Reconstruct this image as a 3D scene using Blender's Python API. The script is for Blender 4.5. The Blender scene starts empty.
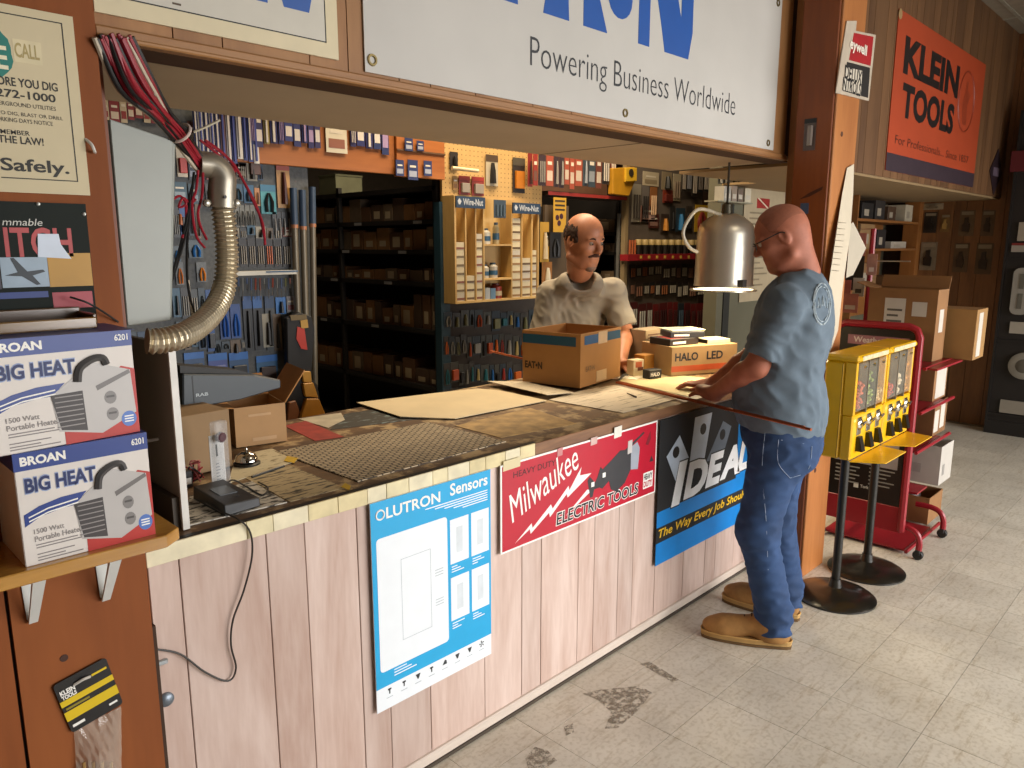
import bpy, bmesh, math, random
import numpy as np
from mathutils import Vector, Matrix
random.seed(7)
scn = bpy.context.scene
COL = scn.collection
R = math.radians

# ------------------------------------------------------------------ camera
F_PX = 750.0
PITCH = math.atan(139 / 750.0)
ANG = R(44.5)
CAM = np.array([0.0, -1.70, 1.65])
FW = np.array([math.cos(ANG) * math.cos(PITCH), math.sin(ANG) * math.cos(PITCH), -math.sin(PITCH)])
RT = np.array([math.sin(ANG), -math.cos(ANG), 0.0])
UP = np.cross(RT, FW)
FH = np.array([math.cos(ANG), math.sin(ANG), 0.0])
cd = bpy.data.cameras.new('camera')
cam = bpy.data.objects.new('camera', cd)
COL.objects.link(cam)
cd.sensor_width = 36.0
cd.lens = F_PX / 1024 * 36.0
cd.clip_start = 0.05
cam.matrix_world = Matrix(((RT[0], UP[0], -FW[0], CAM[0]), (RT[1], UP[1], -FW[1], CAM[1]), (RT[2], UP[2], -FW[2], CAM[2]), (0, 0, 0, 1)))
scn.camera = cam

# ------------------------------------------------------------------ light and exposure
scn.view_settings.view_transform = 'Standard'
scn.view_settings.look = 'None'
scn.view_settings.gamma = 1.0
scn.view_settings.use_curve_mapping = False
scn.view_settings.exposure = 0.08
w = bpy.data.worlds.new('sky')
scn.world = w
w.use_nodes = True
bg = w.node_tree.nodes['Background']
bg.inputs[0].default_value = (0.75, 0.86, 1.0, 1)
bg.inputs[1].default_value = 0.45


ORD = ['first', 'second', 'third', 'fourth', 'fifth', 'sixth', 'seventh', 'eighth', 'ninth', 'tenth', 'eleventh', 'twelfth', 'thirteenth', 'fourteenth', 'fifteenth', 'sixteenth', 'seventeenth', 'eighteenth', 'nineteenth', 'twentieth'] + ['%dth' % k for k in range(21, 60)]


def area(name, loc, target, sx, sy, power, color, spread=180):
    l = bpy.data.lights.new(name, 'AREA')
    l.shape = 'RECTANGLE'
    l.size, l.size_y, l.energy, l.color = sx, sy, power, color
    l.spread = R(spread)
    o = bpy.data.objects.new(name, l)
    COL.objects.link(o)
    o.location = loc
    o.rotation_euler = (Vector(target) - Vector(loc)).to_track_quat('-Z', 'Y').to_euler()
    return o


# daylight entering through the shop windows in the front wall (behind the camera)
area('daylight_window', (4.4, -5.0, 1.45), (3.2, 0.0, -0.9), 5.6, 1.8, 215, (1.0, 0.98, 0.96), 120)
# fluorescent troffers of the shop floor and of the aisle behind the counter
area('troffer_shop', (2.6, -2.2, 3.36), (2.6, -2.2, 0), 1.2, 0.6, 16, (1.0, 0.88, 0.70))
area('troffer_right', (6.0, -2.6, 3.36), (6.0, -2.6, 0), 1.2, 0.6, 6, (1.0, 0.86, 0.68))
area('troffer_aisle', (3.6, 1.35, 3.36), (3.6, 1.35, 0), 2.4, 0.5, 105, (1.0, 0.80, 0.55))


# ------------------------------------------------------------------ pixel rays (1024 x 768)
def ray(px, py):
    return FW * F_PX + RT * (px - 512) - UP * (py - 384)


def PZ(px, py, z):
    d = ray(px, py)
    return CAM + d * (z - CAM[2]) / d[2]


def PY(px, py, y):
    d = ray(px, py)
    return CAM + d * (y - CAM[1]) / d[1]


def PX(px, py, x):
    d = ray(px, py)
    return CAM + d * (x - CAM[0]) / d[0]


def PD(px, py, dist):
    d = ray(px, py)
    return CAM + d * dist / (d @ FH)


# ------------------------------------------------------------------ materials
def srgb(c):
    if isinstance(c, str):
        c = c.lstrip('#')
        c = [int(c[i:i + 2], 16) / 255 for i in (0, 2, 4)]
    return tuple(x / 12.92 if x <= 0.04045 else ((x + 0.055) / 1.055) ** 2.4 for x in c[:3])


MATS = {}


def mat(hexcol, rough=0.55, metal=0.0, var=0.10, scale=14.0, bump=0.0, stretch=(1, 1, 1), emit=0.0, alpha=None, coat=0.0, name=None):
    key = (hexcol, rough, metal, var, scale, bump, stretch, emit, alpha, coat)
    if key in MATS:
        return MATS[key]
    m = bpy.data.materials.new(name or ('surface_' + hexcol.strip('#')))
    m.use_nodes = True
    nt = m.node_tree
    b = nt.nodes['Principled BSDF']
    c = srgb(hexcol)
    b.inputs['Roughness'].default_value = rough
    b.inputs['Metallic'].default_value = metal
    if coat:
        b.inputs['Coat Weight'].default_value = coat
        b.inputs['Coat Roughness'].default_value = 0.15
    tc = nt.nodes.new('ShaderNodeTexCoord')
    mp = nt.nodes.new('ShaderNodeMapping')
    mp.inputs['Scale'].default_value = stretch
    nz = nt.nodes.new('ShaderNodeTexNoise')
    nz.inputs['Scale'].default_value = scale
    nz.inputs['Detail'].default_value = 4
    rp = nt.nodes.new('ShaderNodeValToRGB')
    rp.color_ramp.elements[0].position = 0.3
    rp.color_ramp.elements[1].position = 0.72
    rp.color_ramp.elements[0].color = tuple(x * (1 - var) for x in c) + (1,)
    rp.color_ramp.elements[1].color = tuple(min(1, x * (1 + var)) for x in c) + (1,)
    L = nt.links.new
    L(tc.outputs['Object'], mp.inputs[0])
    L(mp.outputs[0], nz.inputs['Vector'])
    L(nz.outputs['Fac'], rp.inputs[0])
    L(rp.outputs[0], b.inputs['Base Color'])
    if bump:
        bp = nt.nodes.new('ShaderNodeBump')
        bp.inputs['Strength'].default_value = bump
        bp.inputs['Distance'].default_value = 0.01
        L(nz.outputs['Fac'], bp.inputs['Height'])
        L(bp.outputs[0], b.inputs['Normal'])
    if emit:
        b.inputs['Emission Color'].default_value = c + (1,)
        b.inputs['Emission Strength'].default_value = emit
    if alpha is not None:
        b.inputs['Alpha'].default_value = alpha
    MATS[key] = m
    return m


def wood(c1, c2, axis='z', scale=6.0, rough=0.5, ring=1.0, coat=0.0, knots=False, spots=None):
    """long grain running along one axis of the object"""
    key = ('wood', c1, c2, axis, scale, rough, ring, coat, knots, spots)
    if key in MATS:
        return MATS[key]
    m = bpy.data.materials.new('wood_' + c1.strip('#'))
    m.use_nodes = True
    nt = m.node_tree
    b = nt.nodes['Principled BSDF']
    b.inputs['Roughness'].default_value = rough
    if coat:
        b.inputs['Coat Weight'].default_value = coat
        b.inputs['Coat Roughness'].default_value = 0.2
    L = nt.links.new
    tc = nt.nodes.new('ShaderNodeTexCoord')
    oi = nt.nodes.new('ShaderNodeObjectInfo')
    ml = nt.nodes.new('ShaderNodeMath'); ml.operation = 'MULTIPLY'; ml.inputs[1].default_value = 37.0
    ad = nt.nodes.new('ShaderNodeVectorMath'); ad.operation = 'ADD'
    mp = nt.nodes.new('ShaderNodeMapping')
    s = {'x': (0.12, 1, 1), 'y': (1, 0.12, 1), 'z': (1, 1, 0.12)}[axis]
    mp.inputs['Scale'].default_value = s
    n1 = nt.nodes.new('ShaderNodeTexNoise')
    n1.inputs['Scale'].default_value = scale
    n1.inputs['Detail'].default_value = 6
    n1.inputs['Distortion'].default_value = 1.6 * ring
    n2 = nt.nodes.new('ShaderNodeTexNoise')
    n2.inputs['Scale'].default_value = scale * 14
    n2.inputs['Detail'].default_value = 3
    mx = nt.nodes.new('ShaderNodeMath'); mx.operation = 'MULTIPLY_ADD'; mx.inputs[1].default_value = 0.35
    rp = nt.nodes.new('ShaderNodeValToRGB')
    rp.color_ramp.elements[0].position = 0.45
    rp.color_ramp.elements[1].position = 0.85
    rp.color_ramp.elements[0].color = srgb(c1) + (1,)
    rp.color_ramp.elements[1].color = srgb(c2) + (1,)
    L(oi.outputs['Random'], ml.inputs[0])
    L(tc.outputs['Object'], ad.inputs[0])
    L(ml.outputs[0], ad.inputs[1])
    L(ad.outputs[0], mp.inputs[0])
    L(mp.outputs[0], n1.inputs['Vector'])
    L(mp.outputs[0], n2.inputs['Vector'])
    L(n2.outputs['Fac'], mx.inputs[0])
    L(n1.outputs['Fac'], mx.inputs[2])
    L(mx.outputs[0], rp.inputs[0])
    # slight tone shift from piece to piece
    hs = nt.nodes.new('ShaderNodeHueSaturation')
    mr = nt.nodes.new('ShaderNodeMapRange')
    mr.inputs[3].default_value = 0.86
    mr.inputs[4].default_value = 1.12
    L(oi.outputs['Random'], mr.inputs[0])
    L(mr.outputs[0], hs.inputs['Value'])
    L(rp.outputs[0], hs.inputs['Color'])
    last = hs.outputs[0]
    if spots:
        n3 = nt.nodes.new('ShaderNodeTexNoise')
        n3.inputs['Scale'].default_value = 9
        n3.inputs['Detail'].default_value = 8
        n3.inputs['Roughness'].default_value = 0.7
        r3 = nt.nodes.new('ShaderNodeValToRGB')
        r3.color_ramp.elements[0].position = 0.50
        r3.color_ramp.elements[1].position = 0.60
        m3 = nt.nodes.new('ShaderNodeMix'); m3.data_type = 'RGBA'
        L(tc.outputs['Object'], n3.inputs['Vector'])
        L(n3.outputs['Fac'], r3.inputs[0])
        L(r3.outputs[0], m3.inputs[0])
        L(last, m3.inputs[6])
        m3.inputs[7].default_value = srgb(spots) + (1,)
        last = m3.outputs[2]
    L(last, b.inputs['Base Color'])
    bp = nt.nodes.new('ShaderNodeBump')
    bp.inputs['Strength'].default_value = 0.15
    bp.inputs['Distance'].default_value = 0.004
    L(mx.outputs[0], bp.inputs['Height'])
    L(bp.outputs[0], b.inputs['Normal'])
    MATS[key] = m
    return m


def glassy(hexcol='#ffffff', rough=0.05, alpha=0.25):
    return mat(hexcol, rough, 0.0, 0.02, 5, alpha=alpha)


# ------------------------------------------------------------------ mesh building
class Fr:
    """a flat frame: origin, u to the right, v up, n towards the viewer"""
    def __init__(s, O, U, V):
        s.O, s.U, s.V = np.array(O, float), np.array(U, float), np.array(V, float)
        s.N = np.cross(s.U, s.V)

    def p(s, u, v, n=0.0):
        return s.O + s.U * u + s.V * v + s.N * n


def FY(y):   # vertical plane facing the camera side (-y): u = x, v = z
    return Fr((0, y, 0), (1, 0, 0), (0, 0, 1))


def FX(x):   # vertical plane facing -x: u = -y, v = z
    return Fr((x, 0, 0), (0, -1, 0), (0, 0, 1))


def FZ(z):   # horizontal plane: u = x, v = y
    return Fr((0, 0, z), (1, 0, 0), (0, 1, 0))


def frot(O, a, tilt=0.0):
    """upright frame at O whose u axis points along angle a (degrees) in plan"""
    a = R(a)
    U = np.array((math.cos(a), math.sin(a), 0))
    N0 = np.array((math.sin(a), -math.cos(a), 0))
    t = R(tilt)
    V = np.array((0, 0, 1)) * math.cos(t) - N0 * math.sin(t)
    return Fr(O, U, V)


class MB:
    def __init__(s):
        s.v, s.f = [], []

    def add(s, vs, fs):
        o = len(s.v)
        s.v += [tuple(map(float, q)) for q in vs]
        s.f += [tuple(i + o for i in f) for f in fs]
        return s

    def box(s, x0, y0, z0, x1, y1, z1):
        return s.hexa([(x0, y0, z0), (x1, y0, z0), (x1, y1, z0), (x0, y1, z0), (x0, y0, z1), (x1, y0, z1), (x1, y1, z1), (x0, y1, z1)])

    def hexa(s, P):
        return s.add(P, [(3, 2, 1, 0), (4, 5, 6, 7), (0, 1, 5, 4), (1, 2, 6, 5), (2, 3, 7, 6), (3, 0, 4, 7)])

    def rect(s, fr, u0, v0, u1, v1, n0=0.0, n1=0.001):
        P = [fr.p(u0, v0, n0), fr.p(u1, v0, n0), fr.p(u1, v1, n0), fr.p(u0, v1, n0), fr.p(u0, v0, n1), fr.p(u1, v0, n1), fr.p(u1, v1, n1), fr.p(u0, v1, n1)]
        return s.hexa(P)

    def prism(s, fr, poly, n0=0.0, n1=0.001):
        a = sum(poly[i][0] * poly[(i + 1) % len(poly)][1] - poly[(i + 1) % len(poly)][0] * poly[i][1] for i in range(len(poly)))
        if a < 0:
            poly = poly[::-1]
        n = len(poly)
        vs = [fr.p(u, v, n0) for u, v in poly] + [fr.p(u, v, n1) for u, v in poly]
        fs = [tuple(range(n - 1, -1, -1)), tuple(range(n, 2 * n))] + [(i, (i + 1) % n, n + (i + 1) % n, n + i) for i in range(n)]
        return s.add(vs, fs)

    def tube(s, pts, r, n=8, smooth=0, caps=True):
        pts = [np.array(p, float) for p in pts]
        if smooth:
            pts = spline(pts, smooth)
        m = len(pts)
        rs = r if hasattr(r, '__len__') else [r] * m
        if len(rs) != m:
            rs = np.interp(np.linspace(0, 1, m), np.linspace(0, 1, len(rs)), rs)
        T = []
        for i in range(m):
            t = pts[min(i + 1, m - 1)] - pts[max(i - 1, 0)]
            T.append(t / (np.linalg.norm(t) + 1e-12))
        a = np.array((0, 0, 1.0)) if abs(T[0][2]) < 0.9 else np.array((1.0, 0, 0))
        nrm = np.cross(T[0], a); nrm /= np.linalg.norm(nrm)
        vs = []
        for i in range(m):
            nrm = nrm - T[i] * (nrm @ T[i])
            nrm /= np.linalg.norm(nrm)
            b = np.cross(T[i], nrm)
            for k in range(n):
                an = 2 * math.pi * k / n
                vs.append(pts[i] + (nrm * math.cos(an) + b * math.sin(an)) * rs[i])
        fs = [(i * n + k, i * n + (k + 1) % n, (i + 1) * n + (k + 1) % n, (i + 1) * n + k) for i in range(m - 1) for k in range(n)]
        if caps:
            fs += [tuple(range(n - 1, -1, -1)), tuple((m - 1) * n + k for k in range(n))]
        return s.add(vs, fs)

    def lathe(s, prof, c=(0, 0, 0), n=24, axis=(0, 0, 1), capb=True, capt=True):
        ax = np.array(axis, float); ax /= np.linalg.norm(ax)
        a = np.array((1.0, 0, 0)) if abs(ax[0]) < 0.9 else np.array((0, 1.0, 0))
        e1 = np.cross(ax, a); e1 /= np.linalg.norm(e1)
        e2 = np.cross(ax, e1)
        c = np.array(c, float)
        vs = []
        for r_, h in prof:
            for k in range(n):
                an = 2 * math.pi * k / n
                vs.append(c + ax * h + (e1 * math.cos(an) + e2 * math.sin(an)) * max(r_, 1e-4))
        m = len(prof)
        fs = [(i * n + k, i * n + (k + 1) % n, (i + 1) * n + (k + 1) % n, (i + 1) * n + k) for i in range(m - 1) for k in range(n)]
        if capb:
            fs.append(tuple(range(n - 1, -1, -1)))
        if capt:
            fs.append(tuple((m - 1) * n + k for k in range(n)))
        return s.add(vs, fs)

    def build(s, name, m, parent=None, bev=0.0, smooth=False, seg=1, solid=0.0):
        off = np.array(wloc(parent)) if parent is not None else None
        V = np.array(s.v)
        if off is None:
            lo, hi = V.min(0), V.max(0)
            off = np.array(((lo[0] + hi[0]) / 2, (lo[1] + hi[1]) / 2, lo[2]))
        me = bpy.data.meshes.new(name)
        me.from_pydata((V - off).tolist(), [], s.f)
        me.materials.append(m)
        if smooth:
            me.polygons.foreach_set('use_smooth', [True] * len(me.polygons))
        me.update()
        o = bpy.data.objects.new(name, me)
        COL.objects.link(o)
        if parent is None:
            o.location = off
        else:
            o.parent = parent
        if solid:
            md = o.modifiers.new('thick', 'SOLIDIFY'); md.thickness = solid; md.offset = 0
        if bev:
            md = o.modifiers.new('bevel', 'BEVEL'); md.width = bev; md.segments = seg; md.limit_method = 'ANGLE'; md.angle_limit = R(40)
        if smooth:
            try:
                me.set_sharp_from_angle(angle=R(42))
            except Exception:
                pass
        return o


def wloc(o):
    l = Vector((0, 0, 0))
    while o is not None:
        l = l + o.location
        o = o.parent
    return l


def spline(pts, k):
    P = [pts[0]] + list(pts) + [pts[-1]]
    out = []
    for i in range(1, len(P) - 2):
        p0, p1, p2, p3 = P[i - 1], P[i], P[i + 1], P[i + 2]
        for j in range(k):
            t = j / k
            out.append(0.5 * ((2 * p1) + (-p0 + p2) * t + (2 * p0 - 5 * p1 + 4 * p2 - p3) * t * t + (-p0 + 3 * p1 - 3 * p2 + p3) * t ** 3))
    out.append(P[-2])
    return out


def tag(o, label, cat, group=None, kind=None):
    o['label'] = label
    o['category'] = cat
    if group:
        o['group'] = group
    if kind:
        o['kind'] = kind
    return o


def thing(name, label, cat, loc, group=None, kind=None):
    o = bpy.data.objects.new(name, None)
    COL.objects.link(o)
    o.location = tuple(map(float, loc))
    o.empty_display_size = 0.05
    return tag(o, label, cat, group, kind)


def bx(name, m, parent, x0, y0, z0, x1, y1, z1, bev=0.0):
    return MB().box(x0, y0, z0, x1, y1, z1).build(name, m, parent, bev)


def pl(name, m, parent, fr, u0, v0, u1, v1, n0=0.0, n1=0.001, bev=0.0):
    return MB().rect(fr, u0, v0, u1, v1, n0, n1).build(name, m, parent, bev)


TXT = {}


def text(s, fr, u0, v0, u1, v1, m, parent, n=0.0015, bold=0.0, shear=0.0, rot=0.0, keep=None, name='lettering', spacing=1.0):
    """flat lettering stretched into the rectangle u0..u1 x v0..v1 of a frame; keep='h' keeps letter proportions (left aligned)"""
    key = (s, bold, shear, spacing)
    if key not in TXT:
        cu = bpy.data.curves.new('lettering', 'FONT')
        cu.body = s
        cu.offset = bold
        cu.shear = shear
        cu.space_character = spacing
        cu.resolution_u = 3
        ob = bpy.data.objects.new('lettering_tmp', cu)
        COL.objects.link(ob)
        dg = bpy.context.evaluated_depsgraph_get()
        me = bpy.data.meshes.new_from_object(ob.evaluated_get(dg))
        V = np.array([v.co[:] for v in me.vertices])
        Fc = [tuple(p.vertices) for p in me.polygons]
        bpy.data.objects.remove(ob)
        bpy.data.curves.remove(cu)
        bpy.data.meshes.remove(me)
        TXT[key] = (V, Fc)
    V, Fc = TXT[key]
    if not len(V):
        return None
    lo, hi = V.min(0), V.max(0)
    sy = (v1 - v0) / max(hi[1] - lo[1], 1e-6)
    sx = (u1 - u0) / max(hi[0] - lo[0], 1e-6)
    if keep == 'h':
        sx = sy
    uu = (V[:, 0] - lo[0]) * sx
    vv = (V[:, 1] - lo[1]) * sy
    c, s_ = math.cos(R(rot)), math.sin(R(rot))
    pts = [fr.p(u0 + a * c - b * s_, v0 + a * s_ + b * c, n) for a, b in zip(uu, vv)]
    return MB().add(pts, Fc).build(name, m, parent)


WHITE = lambda: mat('#f2f0ea', 0.5, var=0.03)
BLACK = lambda: mat('#141414', 0.5, var=0.1)
# ================================================================== the setting
def proj(p):
    v = np.array(p, float) - CAM
    d = v @ FW
    if d < 0.05:
        return None
    return 512 + F_PX * (v @ RT) / d, 384 - F_PX * (v @ UP) / d


def tile_mat():
    m = bpy.data.materials.new('vinyl_tile')
    m.use_nodes = True
    nt = m.node_tree
    b = nt.nodes['Principled BSDF']
    L = nt.links.new
    tc = nt.nodes.new('ShaderNodeTexCoord')
    geo = nt.nodes.new('ShaderNodeNewGeometry')
    oi = nt.nodes.new('ShaderNodeObjectInfo')
    n1 = nt.nodes.new('ShaderNodeTexNoise'); n1.inputs['Scale'].default_value = 3.0; n1.inputs['Detail'].default_value = 8; n1.inputs['Roughness'].default_value = 0.65
    n2 = nt.nodes.new('ShaderNodeTexNoise'); n2.inputs['Scale'].default_value = 60; n2.inputs['Detail'].default_value = 4
    mp = nt.nodes.new('ShaderNodeMapping'); mp.inputs['Scale'].default_value = (0.25, 1.6, 1)
    n3 = nt.nodes.new('ShaderNodeTexNoise'); n3.inputs['Scale'].default_value = 22; n3.inputs['Detail'].default_value = 6; n3.inputs['Roughness'].default_value = 0.75
    L(geo.outputs['Position'], n1.inputs['Vector']); L(geo.outputs['Position'], n2.inputs['Vector'])
    L(geo.outputs['Position'], mp.inputs[0]); L(mp.outputs[0], n3.inputs['Vector'])
    r1 = nt.nodes.new('ShaderNodeValToRGB')
    r1.color_ramp.elements[0].position = 0.3; r1.color_ramp.elements[1].position = 0.7
    r1.color_ramp.elements[0].color = srgb('#bdb5a6') + (1,); r1.color_ramp.elements[1].color = srgb('#d8d1c2') + (1,)
    L(n1.outputs['Fac'], r1.inputs[0])
    r2 = nt.nodes.new('ShaderNodeValToRGB')
    r2.color_ramp.elements[0].position = 0.38; r2.color_ramp.elements[1].position = 0.5
    r2.color_ramp.elements[0].color = srgb('#eae7e1') + (1,); r2.color_ramp.elements[1].color = (1, 1, 1, 1)
    L(n2.outputs['Fac'], r2.inputs[0])
    r3 = nt.nodes.new('ShaderNodeValToRGB')
    r3.color_ramp.elements[0].position = 0.33; r3.color_ramp.elements[1].position = 0.47
    r3.color_ramp.elements[0].color = srgb('#ddd5c8') + (1,); r3.color_ramp.elements[1].color = (1, 1, 1, 1)
    L(n3.outputs['Fac'], r3.inputs[0])
    m1 = nt.nodes.new('ShaderNodeMix'); m1.data_type = 'RGBA'; m1.blend_type = 'MULTIPLY'; m1.inputs[0].default_value = 0.8
    m2 = nt.nodes.new('ShaderNodeMix'); m2.data_type = 'RGBA'; m2.blend_type = 'MULTIPLY'; m2.inputs[0].default_value = 0.9
    L(r1.outputs[0], m1.inputs[6]); L(r2.outputs[0], m1.inputs[7])
    L(m1.outputs[2], m2.inputs[6]); L(r3.outputs[0], m2.inputs[7])
    hs = nt.nodes.new('ShaderNodeHueSaturation')
    mr = nt.nodes.new('ShaderNodeMapRange'); mr.inputs[3].default_value = 0.95; mr.inputs[4].default_value = 1.04
    L(oi.outputs['Random'], mr.inputs[0]); L(mr.outputs[0], hs.inputs['Value']); L(m2.outputs[2], hs.inputs['Color'])
    L(hs.outputs[0], b.inputs['Base Color'])
    b.inputs['Roughness'].default_value = 0.42
    return m


TILE = tile_mat()
floor = MB().box(-2.5, -5.2, -0.08, 8.2, 6.2, -0.003).build('floor', mat('#8a8172', 0.7))
tag(floor, 'worn beige vinyl tile floor of the shop', 'floor', kind='structure')
TS = 0.305
ox, oy = PZ(544.6, 735.6, 0)[:2]
far = MB()
cands = []
for i in range(-12, 26):
    for j in range(-16, 26):
        x0, y0 = ox + i * TS, oy + j * TS
        if x0 < -2.5 or x0 + TS > 8.0 or y0 < -5.1 or y0 + TS > 6.0:
            continue
        q = [proj((x0 + a * TS, y0 + b * TS, 0)) for a in (0, 1) for b in (0, 1)]
        vis = all(p is not None for p in q) and any(-10 < p[0] < 1034 and 380 < p[1] < 780 for p in q) and y0 < 0.1
        hgt = (max(p[1] for p in q) - min(p[1] for p in q)) if vis else 0
        cands.append((vis and hgt >= 9, x0, y0))
ntile = 0
for vis, x0, y0 in cands:
    g = 0.0009
    if vis and ntile < 290:
        MB().box(x0 + g, y0 + g, -0.003, x0 + TS - g, y0 + TS - g, random.uniform(-0.0003, 0.0)).build('tile', TILE, floor)
        ntile += 1
    else:
        far.box(x0 + g, y0 + g, -0.003, x0 + TS - g, y0 + TS - g, 0.0)
o = far.build('tile', TILE, floor)
o['kind'] = 'stuff'


def blob(name, pix, m, z, parent, jag=0.0):
    pts = [PZ(*p, 0)[:2] for p in pix]
    return MB().prism(FZ(0), [tuple(p) for p in pts], z - 0.0004, z).build(name, m, parent)


def grime(hexcol, dens, sc):
    """worn patch whose edge breaks up"""
    m = bpy.data.materials.new('grime')
    m.use_nodes = True
    nt = m.node_tree
    b = nt.nodes['Principled BSDF']
    b.inputs['Base Color'].default_value = srgb(hexcol) + (1,)
    b.inputs['Roughness'].default_value = 0.7
    geo = nt.nodes.new('ShaderNodeNewGeometry')
    n = nt.nodes.new('ShaderNodeTexNoise'); n.inputs['Scale'].default_value = sc; n.inputs['Detail'].default_value = 8; n.inputs['Roughness'].default_value = 0.7
    r = nt.nodes.new('ShaderNodeValToRGB')
    r.color_ramp.elements[0].position = 0.5 - dens * 0.4; r.color_ramp.elements[1].position = 0.78 - dens * 0.4
    nt.links.new(geo.outputs['Position'], n.inputs['Vector'])
    nt.links.new(n.outputs['Fac'], r.inputs[0])
    nt.links.new(r.outputs[0], b.inputs['Alpha'])
    return m


GR = grime('#8f8372', 0.17, 45)
blob('stain', [(583, 694), (600, 690), (640, 686), (652, 693), (637, 712), (618, 728), (605, 729), (611, 712), (598, 700)], GR, 0.0012, floor)
blob('stain', [(640, 664), (650, 662), (679, 680), (672, 682)], GR, 0.0012, floor)
blob('stain', [(525, 758), (535, 747), (548, 751), (557, 761), (545, 768), (528, 768)], GR, 0.0012, floor)
blob('stain', [(564, 727), (573, 723), (574, 732), (566, 736)], GR, 0.0012, floor)

# ---- outer room
PANEL = wood('#5a3820', '#7a5030', 'z', 5)
PANEL_L = wood('#7d6042', '#9b7c58', 'z', 4)
ceil = MB().box(-2.5, -5.2, 3.42, 8.2, 6.2, 3.5).build('ceiling', mat('#8d8170', 0.9))
tag(ceil, 'suspended tile ceiling of the shop', 'ceiling', kind='structure')
for i in range(10):
    bx('grid_bar', mat('#9a9484', 0.6), ceil, -2.3 + i * 1.2, -5.2, 3.412, -2.275 + i * 1.2, 6.2, 3.42)
for j in range(18):
    bx('grid_bar', mat('#9a9484', 0.6), ceil, -2.5, -5.0 + j * 0.61, 3.413, 8.2, -4.975 + j * 0.61, 3.42)
wl = bx('wall_left', mat('#8a765c', 0.8), None, -2.6, -5.2, 0, -2.5, 6.2, 3.42)
tag(wl, 'plain tan side wall of the shop', 'wall', kind='structure')
wb = bx('wall_back', mat('#4a4238', 0.9), None, -2.5, 6.1, 0, 8.2, 6.2, 3.42)
tag(wb, 'dim rear wall of the stock room', 'wall', kind='structure')
# front wall with two shop windows (behind the camera)
wf = MB()
for (x0, x1, z0, z1) in ((-2.5, 0.9, 0, 3.42), (0.9, 7.7, 0, 0.55), (0.9, 7.7, 2.9, 3.42), (7.7, 8.2, 0, 3.42), (4.15, 4.3, 0.55, 2.9)):
    wf.box(x0, -5.3, z0, x1, -5.2, z1)
tag(wf.build('wall_front', mat('#8a765c', 0.8)), 'front wall with wide shop windows', 'wall', kind='structure')

# ---- wood-panelled end wall on the far right
wr = bx('wall_right', mat('#3b2513', 0.8), None, 7.93, -5.2, 0, 8.05, 6.2, 3.42)
tag(wr, 'brown wood-panelled end wall behind the packages', 'wall', kind='structure')
yy = -0.3
while yy < 0.72:
    wd = random.choice((0.10, 0.13, 0.17))
    bx('plank', wood('#6b4526', '#8a5c34', 'z', 5), wr, 7.912, yy + 0.002, 0.0, 7.93, yy + wd - 0.002, 3.42)
    yy += wd
bx('corner_board', wood('#8a5526', '#a56a33', 'z', 4), wr, 7.80, 0.62, 0, 7.93, 0.75, 3.42)

# ---- header over the counter
PINE = wood('#8f6138', '#a97a4b', 'z', 4, 0.55)
PINEX = wood('#8a5d36', '#a8794a', 'x', 4, 0.5)
wh = bx('wall_header', mat('#4a2d16', 0.8), None, 0.30, 0.012, 2.05, 3.70, 0.12, 3.42)
tag(wh, 'pine-boarded header above the service counter', 'wall', kind='structure')
seam = [0.548] + [PY(px, 74, 0)[0] for px in (175, 223.6, 309.5, 347.7)] + [PY(px, 100, 0)[0] for px in (398.7, 430, 474.7, 532, 570.6, 643.6)]
xs = sorted(seam)
while xs[-1] < 3.5:
    xs.append(xs[-1] + random.choice((0.14, 0.19, 0.24)))
xs[-1] = 3.60
for a, b_ in zip(xs[:-1], xs[1:]):
    bx('plank', PINE, wh, a + 0.0015, -0.004, 2.075, b_ - 0.0015, 0.012, 3.42)
bx('moulding', PINEX, wh, 0.548, -0.014, 2.056, 3.60, 0.012, 2.078, 0.004)
bx('moulding', PINEX, wh, 0.548, -0.020, 2.050, 3.60, 0.012, 2.060, 0.003)
bx('side_strip', PINE, wh, 3.60, -0.079, 0.0, 3.70, -0.02, 3.42, 0.003)
sf = bx('soffit', mat('#bba68a', 0.85, var=0.06, scale=3), None, 0.30, 0.0, 2.056, 3.70, 0.70, 2.075)
tag(sf, 'drab painted soffit underneath the counter header', 'soffit', kind='structure')
bx('joint_line', mat('#6d604c', 0.9), sf, 2.62, 0.0, 2.0545, 2.625, 0.70, 2.056)
bx('back_board', mat('#4e3a24', 0.85), sf, 0.30, 0.68, 2.075, 3.70, 0.70, 3.42)

# ---- wall beyond the column, above the alcove
wk = bx('wall_klein', mat('#3b2614', 0.8), None, 3.79, 0.012, 2.06, 7.93, 0.10, 3.42)
wk.name = 'wall_upper'
tag(wk, 'brown plank wall above the alcove at right', 'wall', kind='structure')
KP = wood('#5e3f25', '#785535', 'z', 5, 0.55)
x = 3.79
while x < 7.9:
    wd = min(random.choice((0.09, 0.13, 0.13, 0.2)), 7.93 - x)
    bx('plank', KP, wk, x + 0.002, 0.0, 2.06, x + wd - 0.002, 0.012, 3.42)
    x += wd
ks = MB().box(3.79, 0.012, 2.045, 4.72, 0.70, 2.06).box(4.72, 0.012, 2.045, 7.93, 0.95, 2.06).build('soffit', mat('#8d7450', 0.8, var=0.06, scale=3))
tag(ks, 'tan soffit underneath the plank wall of the alcove', 'soffit', kind='structure')
wp = bx('wall_partition', mat('#5d5a48', 0.85, var=0.08, scale=3), None, 4.72, 0.95, 0, 7.93, 1.05, 3.42)
tag(wp, 'dull green-grey partition closing the alcove behind the lamp', 'wall', kind='structure')

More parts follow.
